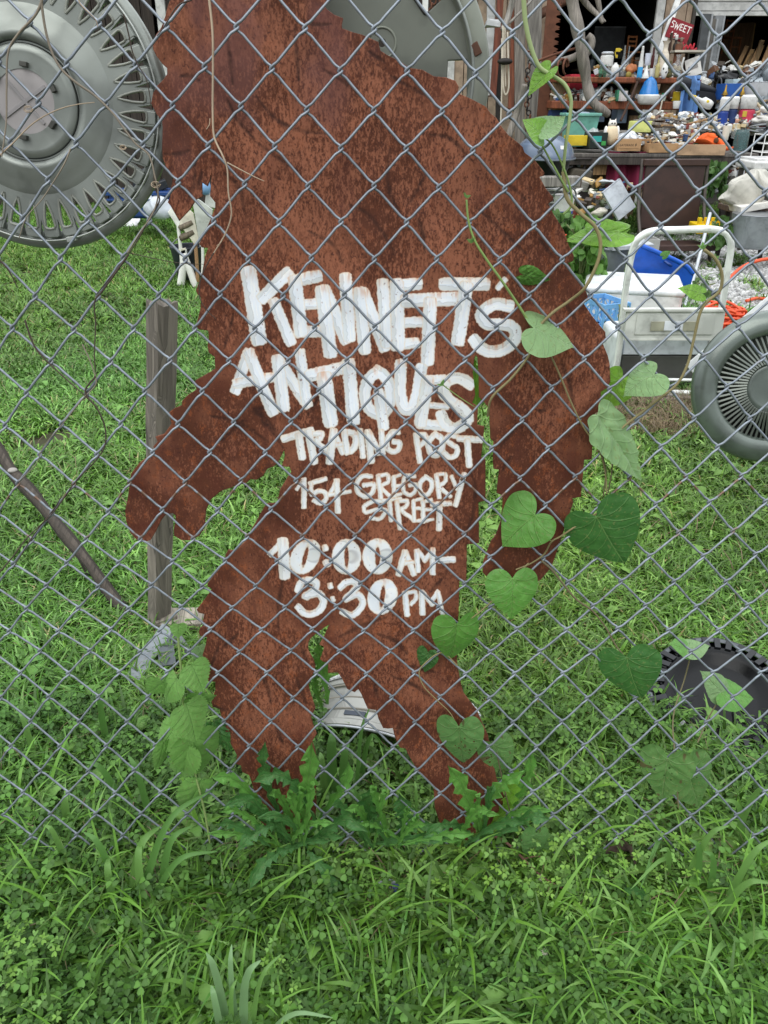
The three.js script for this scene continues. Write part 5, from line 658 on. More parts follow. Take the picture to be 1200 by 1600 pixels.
{ // plank shelf on log supports
  const zs = 8.55, f = (x0, x1, y0, y1) => { const a = at(x0, y0, zs), b = at(x1, y1, zs); return [(a.x + b.x) / 2, (a.y + b.y) / 2, b.x - a.x, a.y - b.y]; }, t = thing('plank_shelf', 'two reddish planks on log supports crowded with bottles', 'shelf', V(0, 0, -zs));
  for (const [r, z] of [[f(868, 1062, 121, 129), -0.13], [f(862, 1067, 158, 171), -0.13]]) part(t, 'plank', [B(r[2], Math.max(0.05, r[3]), 0.28, r[0], r[1], z, 0, 0, -0.008, 0.012)], W_.redwood);
  for (const [x, d] of [[1004, 0.06], [880, 0], [1052, 0]]) { const a = at(x, 128, zs), b = at(x - 6, 172, zs), c = at(x, 172, zs); part(t, 'log', [C(0.07, 0.085, a.y - b.y, (a.x + b.x) / 2, (a.y + b.y) / 2, -0.15, 0, 0, d ? -0.2 : 0)], wood(0x8a7050)); part(t, 'log', [C(0.08, 0.09, c.y - 0.05, c.x, (c.y - 0.05) / 2, -0.15)], wood(0x8a7050)); }
  const Z = zs + 0.06, up = 121, lo = 158, g1 = null;
  vessel('spray_bottle', 'white spray bottle with a yellow trigger on the upper plank', 'bottle', [953, 80, 966, up], Z, 'spray', W_.white, ['trigger_head', W_.yellow, 'trigger', 0.34, 0.5]);
  const glassLbl = ['tall clear glass bottle right beside the spray bottle', 'second clear glass bottle after the spray bottle, slimmer']; [[966, 78, 976, up], [974, 79, 981, up]].forEach((b, i) => vessel('glass_bottle', glassLbl[i], 'bottle', b, Z + 0.02 * i, 'cone', W_.clear));
  vessel('glass_bottle', 'short clear bottle low on the upper plank before the wooden chair', 'bottle', [945, 103, 953, up], Z - 0.1, 'wine', W_.clear); vessel('glass_bottle', 'pale green glass bottle under the white tub on the upper plank', 'bottle', [934, 101, 941, up], Z - 0.1, 'vase', W_.green); vessel('glass_bottle', 'small green vase next to the driftwood hook', 'vase', [941, 104, 947, up], Z - 0.14, 'vase', W_.green);
  { const { p, k } = spot(985, up, Z), t2 = thing('carved_ornament', 'orange and tan carved ornament between bottles on the upper plank', 'ornament', p); part(t2, 'figure', [crumple(new THREE.SphereGeometry(7 * k, 16, 12), 0.03, 14, 4).translate(0, 9 * k, 0), crumple(new THREE.SphereGeometry(4 * k, 12, 10), 0.02, 20, 9).translate(5 * k, 14 * k, 0)], M(0xb06a3c, 0.6)); part(t2, 'leaf_trim', [crumple(new THREE.SphereGeometry(4 * k, 10, 8), 0.02, 20, 12).translate(-6 * k, 3 * k, 0.02)], M(0x9c8a3a, 0.6)); }
  { const t2 = vessel('cleaner_bottle', 'white bottle with a bright blue base on the upper plank', 'bottle', [995, 79, 1002, up + 1], Z - 0.12, 'tall', W_.white, ['cap', W_.white, 'cap', 0.14, 0.5]), { k } = spot(998, up, Z - 0.12); part(t2, 'base_band', [C(3.9 * k, 4.1 * k, 15 * k, 0, 7.5 * k, 0)], M(0x3a9fdc, 0.35)); }
  vessel('funnel', 'white cone-shaped funnel standing on the upper plank', 'funnel', [1002, 105, 1014, up + 2], Z - 0.14, 'cone', W_.white); { const t2 = vessel('brown_bottle', 'tall dark brown bottle stacked on a white cup', 'bottle', [1015, 79, 1020, 110], Z - 0.06, 'tall', W_.brown); vessel('cup', 'white cup under the tall brown bottle', 'cup', [1013, 109, 1022, up + 2], Z - 0.06, 'cup', W_.white); }
  vessel('cup', 'bluish white beaker behind the funnel on the upper plank', 'cup', [1006, 86, 1015, 103], Z + 0.1, 'cup', M(0xd4dcea, 0.4)); vessel('vase', 'cream vase with a flared lip and pink belly on the upper plank', 'vase', [1025, 72, 1042, up], Z + 0.08, 'vase', W_.cream); { const t2 = vessel('vase', 'white vase with dark painted spots at the front of the upper plank', 'vase', [1031, 99, 1042, up + 2], Z - 0.14, 'bulb', W_.white), { k } = spot(1036, up, Z); for (const [a, y] of [[0.2, 9], [-0.6, 13], [0.9, 14]]) part(t2, 'spot', [SP(1.6 * k, Math.sin(a) * 4.6 * k, y * k, Math.cos(a) * 4.6 * k, 1, 1.2, 0.5)], W_.blk); }
  vessel('olive_bottle', 'olive tinted glass bottle between two white vases', 'bottle', [1040, 99, 1049, up], Z - 0.05, 'wine', glassM(0xb5b284, 0.15)); vessel('olive_bottle', 'slender straw-coloured bottle before the cream vase', 'bottle', [1022, 93, 1029, up + 1], Z - 0.12, 'wine', M(0xb4a86e, 0.25)); vessel('white_jar', 'grey crystal decanter at the end of the upper plank', 'decanter', [1049, 90, 1062, up], Z + 0.06, 'vase', W_.clear);
  vessel('white_tub', 'round white lidded tub behind the green bottles on the upper plank', 'tub', [937, 84, 957, 104], Z + 0.1, 'jug', W_.white, ['lid', M(0xd3d8de, 0.4), 'cap', 0.2, 0.9]);
  { const { p, k } = spot(1012, lo + 1, Z - 0.16), t2 = thing('humidifier', 'round white humidifier with a blue cone top on the lower plank', 'humidifier', p); part(t2, 'base', [L([[0, 0], [11 * k, 0], [15 * k, 3 * k], [17 * k, 12 * k], [16 * k, 14 * k], [0, 14 * k]].map(([a, b]) => [a, b - 4 * k]), 28)], W_.white); part(t2, 'tank', [L([[15 * k, 10 * k], [14 * k, 14 * k], [9 * k, 28 * k], [4 * k, 33 * k], [2 * k, 34 * k], [0, 35 * k]], 28)], M(0x2f8fe0, 0.15, 0, { transmission: 0.3, thickness: 0 })); part(t2, 'cord', [TB([V(14 * k, 0, 0.05), V(17 * k, 4 * k, 0.09), V(16 * k, -14 * k, 0.1), V(12 * k, -34 * k, 0.1)], 0.008)], W_.cream); }
  carton('tin_box', 'white tin with thin red lines on the lower plank', 'tin', [966, 144, 976, lo], Z - 0.1, 0.08, M(0xe0d8d4, 0.5), 0.3, false); carton('tin_box', 'green tin beside the white tin on the lower plank', 'tin', [961, 143, 967, lo], Z - 0.06, 0.08, M(0x2f7d5c, 0.5), 0, false); carton('tin_box', 'yellow drawer-like box near the blue jeans', 'box', [1054, 145, 1070, lo], Z - 0.1, 0.14, W_.yellow, 0.2, false);
  vessel('cup', 'white bowl at the end of the lower plank under the yellow box', 'bowl', [1050, 159, 1062, 170], Z - 0.25, 'cup', W_.white); vessel('glass_jar', 'clear jar on the lower plank behind the driftwood hook', 'jar', [925, 142, 938, lo], Z, 'jar', W_.clear); vessel('glass_bottle', 'clear stemmed bottle between the driftwood and the green tin', 'bottle', [949, 138, 957, lo], Z, 'wine', W_.clear); vessel('glass_jar', 'row-end clear jar before the white cords on the lower plank', 'jar', [906, 143, 918, lo], Z, 'jar', W_.clear); vessel('dark_vase', 'dark brown figurine vase before the yellow box', 'vase', [1042, 134, 1054, lo], Z - 0.02, 'vase', M(0x4a2f24, 0.5)); vessel('green_roll', 'white cup with a green ring on the lower plank', 'cup', [1030, 147, 1040, lo], Z - 0.1, 'cup', M(0xd8e4da, 0.5), ['ring', M(0x1d7a55, 0.5), 'cap', 0.2, 0.5]);
  carton('red_bin', 'bright red open bin behind the plank shelf', 'bin', [884, 121, 926, 150], 9.0, 0.3, M(0xc92f42, 0.5), 0, false); carton('blue_bin', 'pale blue bin below the lower plank', 'bin', [912, 170, 938, 190], 8.9, 0.3, M(0x8ea5c8, 0.5), 0, false); carton('blue_bin', 'pale blue panel box next to the leaning stick under the planks', 'bin', [958, 171, 974, 192], 8.85, 0.2, M(0xa6bbda, 0.5), 0, false); { const { p, k } = spot(862, 190, 8.7), t2 = thing('folded_jeans', 'dark blue cloth hanging under the lower plank by the saw', 'cloth', p); part(t2, 'drape', [crumple(B(18 * k, 24 * k, 0.12, 4 * k, 12 * k, 0), 0.03, 9, 2)], W_.navy); part(t2, 'fold', [crumple(B(6 * k, 22 * k, 0.06, 15 * k, 11 * k, 0.06), 0.03, 9, 7)], M(0x31508c, 0.7)); }
  { const { p, k } = spot(974, 184, 8.3), t2 = thing('leaning_stick', 'thin brown stick leaning against the lower plank', 'stick', p); part(t2, 'shaft', [TB([V(-8 * k, -4 * k, 0.1), V(6 * k, 22 * k, 0), V(20 * k, 52 * k, -0.1)], 0.013)], W_.dkwood); part(t2, 'knob', [SP(0.022, 20 * k, 52 * k, -0.1)], W_.dkwood); }
  { const { p, k } = spot(1073, 180, 8.35), g = new THREE.PlaneGeometry(26 * k, 60 * k, 18, 24), q = g.attributes.position; for (let i = 0; i < q.count; i++) { const x = q.getX(i), y = q.getY(i); q.setZ(i, 0.05 * Math.sin(x * 40 + y * 4) + 0.03 * Math.sin(x * 90) - Math.max(0, y - 22 * k) * 1.5); } g.computeVertexNormals(); const t2 = thing('blue_jeans', 'light blue denim cloth hanging beside the plank shelf', 'cloth', p); part(t2, 'drape', [g.translate(0, 24 * k, 0)], M(0x5d86bd, 0.85)); part(t2, 'waistband', [crumple(B(24 * k, 5 * k, 0.10, 1 * k, 52 * k, -0.06), 0.01, 10, 3)], M(0x6f97cb, 0.85)); }
}
{ // on the long table
  const Z = TZ + 0.15;
  { const { p, k } = spot(902, 228, Z + 0.25), t = thing('teal_tub', 'large teal plastic tub on the long table', 'tub', p), g = new THREE.CylinderGeometry(34 * k, 27 * k, 44 * k, 4, 1, true); g.rotateY(PI / 4); g.translate(0, 22 * k, 0); part(t, 'body', [toCreasedNormals(g, 0.5)], W_.teal); part(t, 'rim', [B(50 * k, 3.5 * k, 0.03, 0, 44 * k, 24 * k), B(50 * k, 3.5 * k, 0.03, 0, 44 * k, -24 * k), B(0.03, 3.5 * k, 48 * k, 24.5 * k, 44 * k, 0), B(0.03, 3.5 * k, 48 * k, -24.5 * k, 44 * k, 0)], M(0x7fc0b0, 0.45)); part(t, 'lid', [L([[0, 48 * k], [12 * k, 47 * k], [17 * k, 44 * k], [17.5 * k, 43 * k]], 20)], M(0x8b9ba6, 0.4)); part(t, 'bag', [crumple(new THREE.SphereGeometry(12 * k, 16, 12), 0.04, 14, 3).translate(17 * k, 10 * k, 20 * k)], M(0xd8dedd, 0.3, 0, { transmission: 0.3, thickness: 0 })); }
  carton('yellow_box', 'flat yellow box before the teal tub on the long table', 'box', [882, 213, 914, 227], Z, 0.12, W_.yellow, 0, false); { const t = carton('printed_carton', 'dark carton with green and turquoise print on the long table', 'box', [915, 209, 943, 231], Z - 0.03, 0.14, M(0x18251f, 0.5), 0.15, false), { k } = spot(929, 231, Z); part(t, 'print', [B(14 * k, 8 * k, 0.002, -3 * k, 13 * k, 0.0745)], M(0x2fa39b, 0.5)); part(t, 'print', [B(7 * k, 6 * k, 0.002, 8 * k, 7 * k, 0.0745)], M(0x3f9a4a, 0.5)); }
  { const { p, k } = spot(953, 226, Z - 0.02), t = thing('owl_figurine', 'cream and white owl figurine on the long table', 'figurine', p); part(t, 'body', [L([[0, 0], [6 * k, 0], [10 * k, 6 * k], [11 * k, 14 * k], [9 * k, 22 * k], [6 * k, 26 * k], [0, 27 * k]], 22)], M(0xe0cba9, 0.6)); part(t, 'head', [SP(6 * k, 0, 29 * k, 0, 1.1, 0.9, 1)], M(0xeee8de, 0.6)); for (const s of [-1, 1]) { part(t, 'ear', [C(0.001, 2.4 * k, 5 * k, s * 4 * k, 34 * k, 0, 0, 0, -s * 0.3)], M(0xeee8de, 0.6)); part(t, 'wing', [SP(6 * k, s * 9 * k, 18 * k, 0, 0.5, 1.4, 0.9)], M(0xf0eeea, 0.6)); part(t, 'eye', [SP(1.2 * k, s * 2.2 * k, 30 * k, 5.6 * k)], W_.blk); } }
  { const t = carton('sports_drink_carton', 'open cardboard box with dark lettering on the long table', 'box', [959, 218, 995, 235], TZ + 0.12, 0.2, W_.card, 0, false), { k } = spot(977, 235, TZ + 0.12); const lm = label((x, w, h) => { x.fillStyle = '#b08a62'; x.fillRect(0, 0, w, h); x.fillStyle = '#3a2c1e'; x.font = 'bold 62px sans-serif'; x.textBaseline = 'middle'; x.fillText('GATORADE', 14, h / 2 + 4, 330); x.beginPath(); x.moveTo(w - 60, 20); x.lineTo(w - 96, 76); x.lineTo(w - 72, 70); x.lineTo(w - 92, 112); x.lineTo(w - 38, 56); x.lineTo(w - 62, 60); x.closePath(); x.fill(); }, 450, 130); part(t, 'print', [new THREE.PlaneGeometry(31 * k, 9 * k).translate(-1 * k, 8.5 * k, 0.1055)], lm); part(t, 'side_panel', [B(0.006, 16 * k, 0.18, 27 * k, 8 * k, -0.02, 0, 0.5, 0, 0.002)], M(0xa37c54, 0.85)); part(t, 'wrapper', [crumple(new THREE.SphereGeometry(12 * k, 18, 12), 0.05, 16, 3).scale(1.3, 0.6, 0.8).translate(2 * k, 16 * k, 0)], M(0xd5d9de, 0.25, 0.2)); }
  carton('lime_box', 'pale lime green box lid tilted on the pile behind the owl', 'box', [983, 191, 1016, 206], Z + 0.35, 0.2, M(0xd6dc82, 0.5), -0.35, false); carton('card_tray', 'shallow cardboard tray in front of the bench', 'tray', [1004, 224, 1048, 237], TZ + 0.14, 0.3, W_.card, 0.04, false); carton('card_tray', 'second cardboard tray under the orange cloth', 'tray', [1050, 226, 1122, 241], TZ + 0.12, 0.3, M(0xb89878, 0.85), -0.04, false);
  { const { p, k } = spot(1111, 232, TZ + 0.08), t = thing('orange_cloth', 'bright orange cloth bundled on the cardboard tray', 'cloth', p); part(t, 'bundle', [crumple(new THREE.SphereGeometry(17 * k, 30, 20), 0.08, 9, 6).scale(1.1, 0.85, 0.8).translate(-7 * k, 12 * k, 0)], M(0xe8621e, 0.8)); part(t, 'sleeve', [crumple(TB([V(2 * k, 12 * k, 0.05), V(12 * k, 4 * k, 0.08), V(26 * k, 1 * k, 0.08)], (u) => 6 * k * (1 - 0.5 * u), 8, 10), 0.03, 14, 2)], M(0xe05a1a, 0.8)); part(t, 'hole', [SP(4 * k, 0, 12 * k, 0.08, 1, 1, 0.4)], M(0x5e3a22, 0.9)); }
  vessel('glass_jar', 'large bluish clear glass jar standing on the front edge of the long table', 'jar', [1144, 206, 1166, 235], TZ + 0.1, 'jar', glassM(0xbcd6d6, 0.06)); vessel('small_bottle', 'small bottle with a pinkish cap behind the large glass jar', 'bottle', [1142, 189, 1151, 216], TZ + 0.3, 'wine', W_.clear, ['cap', M(0xd9a58c, 0.5), 'cap', 0.2, 0.6]);
  const ZB = 7.95; { const t = vessel('red_jug', 'red drink jug with a big white lid on the bench', 'jug', [1149, 155, 1173, 206], ZB, 'jug', M(0xd0405a, 0.3), ['lid', W_.white, 'cap', 0.34, 1.04]), { k } = spot(1160, 206, ZB); part(t, 'handle', [TB([V(12 * k, 40 * k, 0), V(19 * k, 34 * k, 0), V(21 * k, 30 * k, 0), V(13 * k, 26 * k, 0)], 2 * k)], M(0xd9c8a8, 0.4)); part(t, 'label', [B(6 * k, 8 * k, 0.01, -7 * k, 25 * k, 10 * k, 0, -0.5)], M(0xc9ad3a, 0.5)); }
  vessel('blue_jug', 'dark blue bottle with white lid, the one nearer the red jug', 'bottle', [1131, 157, 1146, 205], ZB + 0.02, 'jug', W_.navy, ['lid', W_.white, 'cap', 0.32, 1.02]); vessel('blue_jug', 'dark blue bottle with white lid beside the orange cloth', 'bottle', [1117, 158, 1132, 208], ZB - 0.05, 'jug', M(0x1c3f93, 0.35), ['lid', W_.white, 'cap', 0.34, 1.02]);
  vessel('white_cup', 'white mug below the blue bottles', 'mug', [1126, 199, 1138, 220], TZ + 0.25, 'cup', M(0xe3ddcc, 0.5)); vessel('white_cup', 'cubic white pot left of the pink-capped bottle', 'pot', [1134, 195, 1142, 208], TZ + 0.32, 'jug', W_.white);
  { const { p, k } = spot(1104, 166, ZB), t = thing('nozzle_bottle', 'white squeeze bottle with a long yellow nozzle lying on the bench pile', 'bottle', p), g = L([[0, 0], [6 * k, 1 * k], [7 * k, 6 * k], [7 * k, 16 * k], [3 * k, 20 * k], [2 * k, 30 * k], [0, 32 * k]], 18); part(t, 'body', [g.rotateZ(1.15).translate(8 * k, 0, 0)], W_.white); part(t, 'nozzle', [C(0.4 * k, 2 * k, 8 * k, -23 * k, 14.5 * k, 0, 0, 0, 1.15)], W_.yellow); part(t, 'label', [SP(3.4 * k, -2 * k, 6 * k, 5.5 * k, 1, 0.9, 0.5)], W_.yellow); }
  for (let i = 0; i < 11; i++) { const x = 1012 + (i % 6) * 15 + ru(-4, 4), y = 186 + Math.floor(i / 6) * 7 + ru(0, 9), { p, k } = spot(x, y, ZB - 0.1 - i * 0.03), t = thing('wood_scrap', ['short grey batten on the top of the scrap pile', 'pale thin strip sticking out of the scrap pile', 'brown moulding at the near side of the scrap pile', 'grey board end next to the blue bottles', 'dark strip across the middle of the scrap pile', 'light strip under the blue denim cloth', 'split plank low in the scrap pile', 'tan lath above the cardboard tray', 'thin lath lying flat by the orange cloth', 'long grey lath in front of the bench', 'crooked strip over the cardboard tray'][i], 'wood scrap', p, ru(-0.5, 0.5)); const l = ru(22, 48) * k; part(t, 'strip', [B(l, ru(2, 4) * k, 0.05, 0, 0, 0, 0, 0, ru(-0.22, 0.22))], [W_.grey, W_.tan, wood(0x6b5b4c), wood(0x9d9488)][i % 4]); part(t, 'end_grain', [B(0.01, 0.016, 0.045, l / 2, ru(-0.01, 0.01), 0.002)], W_.dkwood); }
  { const { p, k } = spot(1182, 206, 7.8), t = thing('cable_coil', 'coil of grey and black cable beside the red jug', 'cable', p); for (let i = 0; i < 6; i++) part(t, 'loop', [TO((14 - i * 0.8) * k, 1.3 * k, ru(-1, 1) * k, (2 + i * 2) * k, ru(-1, 1) * k, PI / 2 + ru(-0.25, 0.25), ru(-0.2, 0.2), 0, 2 * PI, 30, 6)], M([0x8a8d8e, 0x35373a, 0x6a6d70][i % 3], 0.5)); part(t, 'plug', [B(0.03, 0.02, 0.05, 12 * k, 6 * k, 8 * k)], W_.blk); }
  { const { p, k } = spot(1198, 190, 7.85), t = thing('white_bags', 'heap of crumpled white bags at the end of the bench', 'bags', p); for (const [x, y, r] of [[-6, 4, 11], [10, 2, 13], [4, 14, 10]]) part(t, 'bag', [crumple(new THREE.SphereGeometry(r * k, 18, 12), 0.06, 12, x).scale(1.2, 0.7, 1).translate(x * k, y * k, 0)], M(0xd9d6ce, 0.6)); }
  { const { p, k } = spot(1192, 250, TZ - 0.2), t = thing('wire_rack', 'white wire rack with tiers over the white side table', 'rack', p); for (let j = 0; j < 4; j++) part(t, 'tier', [TB([V(-12 * k, j * 12 * k, 0.1), V(18 * k, j * 12 * k, 0.1), V(18 * k, j * 12 * k, -0.1), V(-12 * k, j * 12 * k, -0.1), V(-12 * k, j * 12 * k, 0.1)], 0.005, 1, 5, false)], W_.white); for (const [x, z] of [[-12, 0.1], [-12, -0.1], [6, 0.1], [18, 0.1]]) part(t, 'upright', [C(0.004, 0.004, 38 * k, x * k, 18 * k, z)], W_.white); }
  { const { p, k } = spot(1190, 264, 6.9), t = thing('side_table', 'white plastic side table at the end of the long table', 'table', p); part(t, 'tabletop', [B(56 * k, 13 * k, 0.4, 0, 7 * k, 0, 0, 0, 0, 0.02)], W_.white); part(t, 'tray_lip', [B(50 * k, 3 * k, 0.36, 0, 15 * k, 0)], M(0xeeeeec, 0.35)); for (const [x, z] of [[-20, 0.14], [20, 0.14], [-20, -0.14], [20, -0.14]]) part(t, 'leg', [B(0.035, p.y, 0.035, x * k, -p.y / 2, z)], M(0x4a4540, 0.6)); }
  vessel('silver_jug', 'silver-lidded glass storage jar among the brass lamps', 'jar', [1160, 134, 1172, 153], 8.3, 'jar', W_.clear, ['lid', W_.steel, 'cap', 0.2, 0.9]);
}
{ // behind the bench
  { const { p, k } = spot(1090, 152, 8.4), t = thing('black_tarp', 'roll of black tarpaulin lying on the pile behind the bottles', 'tarpaulin', p); part(t, 'roll', [crumple(C(11 * k, 3 * k, 62 * k, -2 * k, 14 * k, 0, 0, 0, PI / 2 - 0.16, 24), 0.02, 8, 3)], M(0x2a2c30, 0.6)); part(t, 'hanging_flap', [crumple(B(40 * k, 16 * k, 0.02, 4 * k, 0, 0.06), 0.05, 7, 5)], M(0x1b1c20, 0.6)); part(t, 'open_end', [TO(9 * k, 1.2 * k, 30 * k, 17 * k, 0, 0, PI / 2)], M(0x3a3c40, 0.6)); }
  { const { p, k } = spot(1130, 136, 8.7), t = thing('garbage_bag', 'shiny black garbage bag behind the blue bottles', 'bag', p); part(t, 'bag', [crumple(new THREE.SphereGeometry(15 * k, 26, 18), 0.09, 13, 7).translate(0, 9 * k, 0)], M(0x0f1012, 0.18)); part(t, 'knot', [crumple(new THREE.ConeGeometry(5 * k, 9 * k, 8, 3), 0.03, 18, 2).translate(-6 * k, 23 * k, 0)], M(0x0f1012, 0.2)); }
  { const { p, k } = spot(1190, 152, 8.6), t = thing('foil_sheet', 'heap of crumpled silver plastic sheeting at the mouth of the wide bay', 'sheeting', p); part(t, 'heap', [crumple(new THREE.SphereGeometry(22 * k, 34, 22), 0.14, 14, 2).scale(1, 1.0, 0.8).translate(4 * k, 18 * k, 0)], M(0x7d858a, 0.25, 0.5)); part(t, 'loose_fold', [crumple(new THREE.PlaneGeometry(26 * k, 18 * k, 14, 10), 0.08, 12, 9).translate(-12 * k, 6 * k, 0.2)], M(0x9aa2a6, 0.25, 0.4)); }
  carton('grey_carton', 'open grey-white carton tilted by the silver sheeting', 'box', [1164, 132, 1188, 150], 8.25, 0.2, M(0xb9bbbd, 0.7), 0.5); carton('teal_box', 'pale patterned box behind the brass lamps', 'box', [1137, 126, 1157, 140], 8.5, 0.2, M(0xb4c8cc, 0.6), 0, false); carton('blue_crate_far', 'bright blue plastic box under the black garbage bag', 'box', [1122, 134, 1152, 156], 8.3, 0.2, M(0x2257a4, 0.4), 0, false);
  for (const [x, l] of [[1131, 'small brass lamp base before the bright blue box'], [1158, 'small brass lamp base nearer the silver sheeting']]) { const { p, k } = spot(x, 156, 8.15), t = thing('brass_lamp', l, 'lamp base', p); part(t, 'stem', [L([[0, 0], [5 * k, 0], [4 * k, 3 * k], [2 * k, 6 * k], [4 * k, 9 * k], [1.6 * k, 13 * k], [1 * k, 20 * k], [0, 21 * k]], 16)], M(0xb08d3c, 0.3, 0.8)); part(t, 'collar', [TO(4.4 * k, 0.9 * k, 0, 7 * k, 0, PI / 2)], M(0x8d6f2c, 0.35, 0.8)); }
  // SWEET sign
  { const a = at(1044, 62, 9.25), k = mpp(1062, 45, 9.25), t = thing('red_sign', 'small dark red board lettered SWEET in white on a leaning frame', 'sign', at(1062, 48, 9.25)); t.rotation.z = -0.30; const lm = label((x, w, h) => { x.fillStyle = '#8a1f2a'; x.fillRect(0, 0, w, h); for (let i = 0; i < 300; i++) { x.fillStyle = `rgba(${90 + rnd() * 60 | 0},20,30,0.25)`; x.fillRect(rnd() * w, rnd() * h, 20, 4); } x.strokeStyle = '#f2ece6'; x.lineWidth = 15; x.lineCap = 'butt'; const P = (pts) => { x.beginPath(); pts.forEach(([u, v], i) => i ? x.lineTo(u, v) : x.moveTo(u, v)); x.stroke(); };
      P([[74, 46], [34, 40], [22, 66], [62, 88], [66, 122], [24, 130]]); P([[92, 46], [104, 128], [126, 76], [146, 130], [170, 46]]); P([[232, 44], [190, 46], [190, 128], [234, 128]]); P([[190, 86], [226, 86]]); P([[298, 44], [254, 46], [254, 130], [302, 134]]); P([[254, 88], [292, 88]]); P([[312, 46], [384, 44]]); P([[348, 46], [344, 142]]); P([[66, 232], [90, 190], [110, 236]]); P([[170, 190], [140, 200], [164, 220], [140, 236]]); }, 400, 280);
    part(t, 'panel', [B(37 * k, 27 * k, 0.02, 0, 0, -0.012)], M(0x7a1c26, 0.6)); part(t, 'lettering', [new THREE.PlaneGeometry(36.4 * k, 26.4 * k)], lm); part(t, 'bracket', [B(22 * k, 1.6 * k, 0.02, 0, -11 * k, 0.02, 0, 0, 0.3)], W_.grey); }
  { const A = at(1066, -20, 9.5), E = at(1030, 84, 9.2), t = thing('white_lath', 'long white lath leaning against the shed wall behind the red board', 'lath', V()); const c = A.clone().lerp(E, 0.5), l = A.distanceTo(E), g = B(0.06, l, 0.03); g.applyQuaternion(new THREE.Quaternion().setFromUnitVectors(V(0, 1, 0), A.clone().sub(E).normalize())); part(t, 'lath', [g.translate(c.x, c.y, c.z)], W_.white); part(t, 'nail', [SP(0.012, c.x - 0.01, c.y - 0.1, c.z + 0.02)], W_.iron); }
  { const { p, k } = spot(1072, 81, 9.0), t = thing('small_shelf', 'narrow wooden shelf with rusty trinkets below the red board', 'shelf', p); part(t, 'board', [B(52 * k, 3 * k, 0.25, 2 * k, 0, 0)], M(0xc9c2b2, 0.7)); part(t, 'post', [B(3 * k, 70 * k, 0.04, 4 * k, -36 * k, -0.05)], W_.dkwood); part(t, 'post', [B(3 * k, 44 * k, 0.04, -24 * k, 4 * k, -0.05)], W_.dkwood); part(t, 'hook', [TB([V(-7 * k, -8 * k, 0.1), V(-8 * k, -22 * k, 0.1), V(0, -30 * k, 0.1), V(6 * k, -28 * k, 0.1)], 1.6 * k)], W_.white); }
  { const { p, k } = spot(1076, 80, 8.95), t = thing('red_wire_word', 'red twisted metal ornament standing on the narrow shelf', 'ornament', p); part(t, 'script', [TB([V(-11 * k, 12 * k, 0), V(-9 * k, 2 * k, 0), V(-5 * k, 8 * k, 0), V(-2 * k, 3 * k, 0), V(1 * k, 9 * k, 0), V(4 * k, 2 * k, 0), V(7 * k, 10 * k, 0), V(6 * k, 1 * k, 0), V(12 * k, 4 * k, 0)], 1.3 * k)], M(0xb81f30, 0.45)); part(t, 'base', [B(24 * k, 2 * k, 0.06, 0, 1 * k, 0)], M(0x8a1a26, 0.5)); }
  vessel('rusty_lantern', 'small rusty lantern on the narrow shelf', 'lantern', [1050, 58, 1058, 80], 9.05, 'vase', W_.iron, ['cap', W_.white, 'cap', 0.3, 0.6]); vessel('brown_figure', 'rusty brown figurine at the near end of the narrow shelf', 'figurine', [1058, 62, 1066, 82], 8.95, 'bulb', M(0x5f4030, 0.7), ['head', M(0x8a7a66, 0.6), 'cap', 0.25, 0.5]);
  { const { p, k } = spot(1081, 120, 8.9), t = thing('framed_card', 'white framed card standing tilted beside the grey door panels', 'frame', p, -0.5); part(t, 'board', [B(22 * k, 26 * k, 0.02, 0, 13 * k, 0, -0.1, 0, 0.35)], M(0xd8d6d0, 0.6)); part(t, 'print', [B(14 * k, 5 * k, 0.003, 0, 13 * k, 0.012, -0.1, 0, 0.35)], M(0x8d8a86, 0.6)); }
  { const { p, k } = spot(1040, 122, 8.9), t = thing('drum_bucket', 'rusty brown cylinder standing among pipes beside the plank shelf', 'cylinder', at(1053, 122, 8.95)); part(t, 'body', [C(5 * k, 5.5 * k, 46 * k, 0, 23 * k, 0)], M(0x7a4c34, 0.7)); part(t, 'band', [TO(5.4 * k, 0.8 * k, 0, 12 * k, 0, PI / 2), TO(5.2 * k, 0.8 * k, 0, 36 * k, 0, PI / 2)], W_.iron); }
  // door panels and timber in the wide bay
  [[1088, 38, 126, 0x55585a, 'dark grey door panel leaning in the wide bay'], [1097, 44, 124, 0x6f6a62, 'brownish door panel between two grey ones'], [1107, 40, 124, 0x8d9092, 'pale grey door panel nearest the wide bay opening']].forEach(([x, y0, y1, c, l], i) => { const { p, k } = spot(x, y1, 9.45 + i * 0.08), t = thing('door_panel', l, 'panel', p, 0.3); part(t, 'panel', [B(16 * k, (y1 - y0) * k, 0.035, 0, (y1 - y0) * k / 2, 0)], M(c, 0.6)); part(t, 'stile', [B(3 * k, (y1 - y0) * k, 0.045, 7 * k, (y1 - y0) * k / 2, 0.006)], M(0xa5a8aa, 0.6)); });
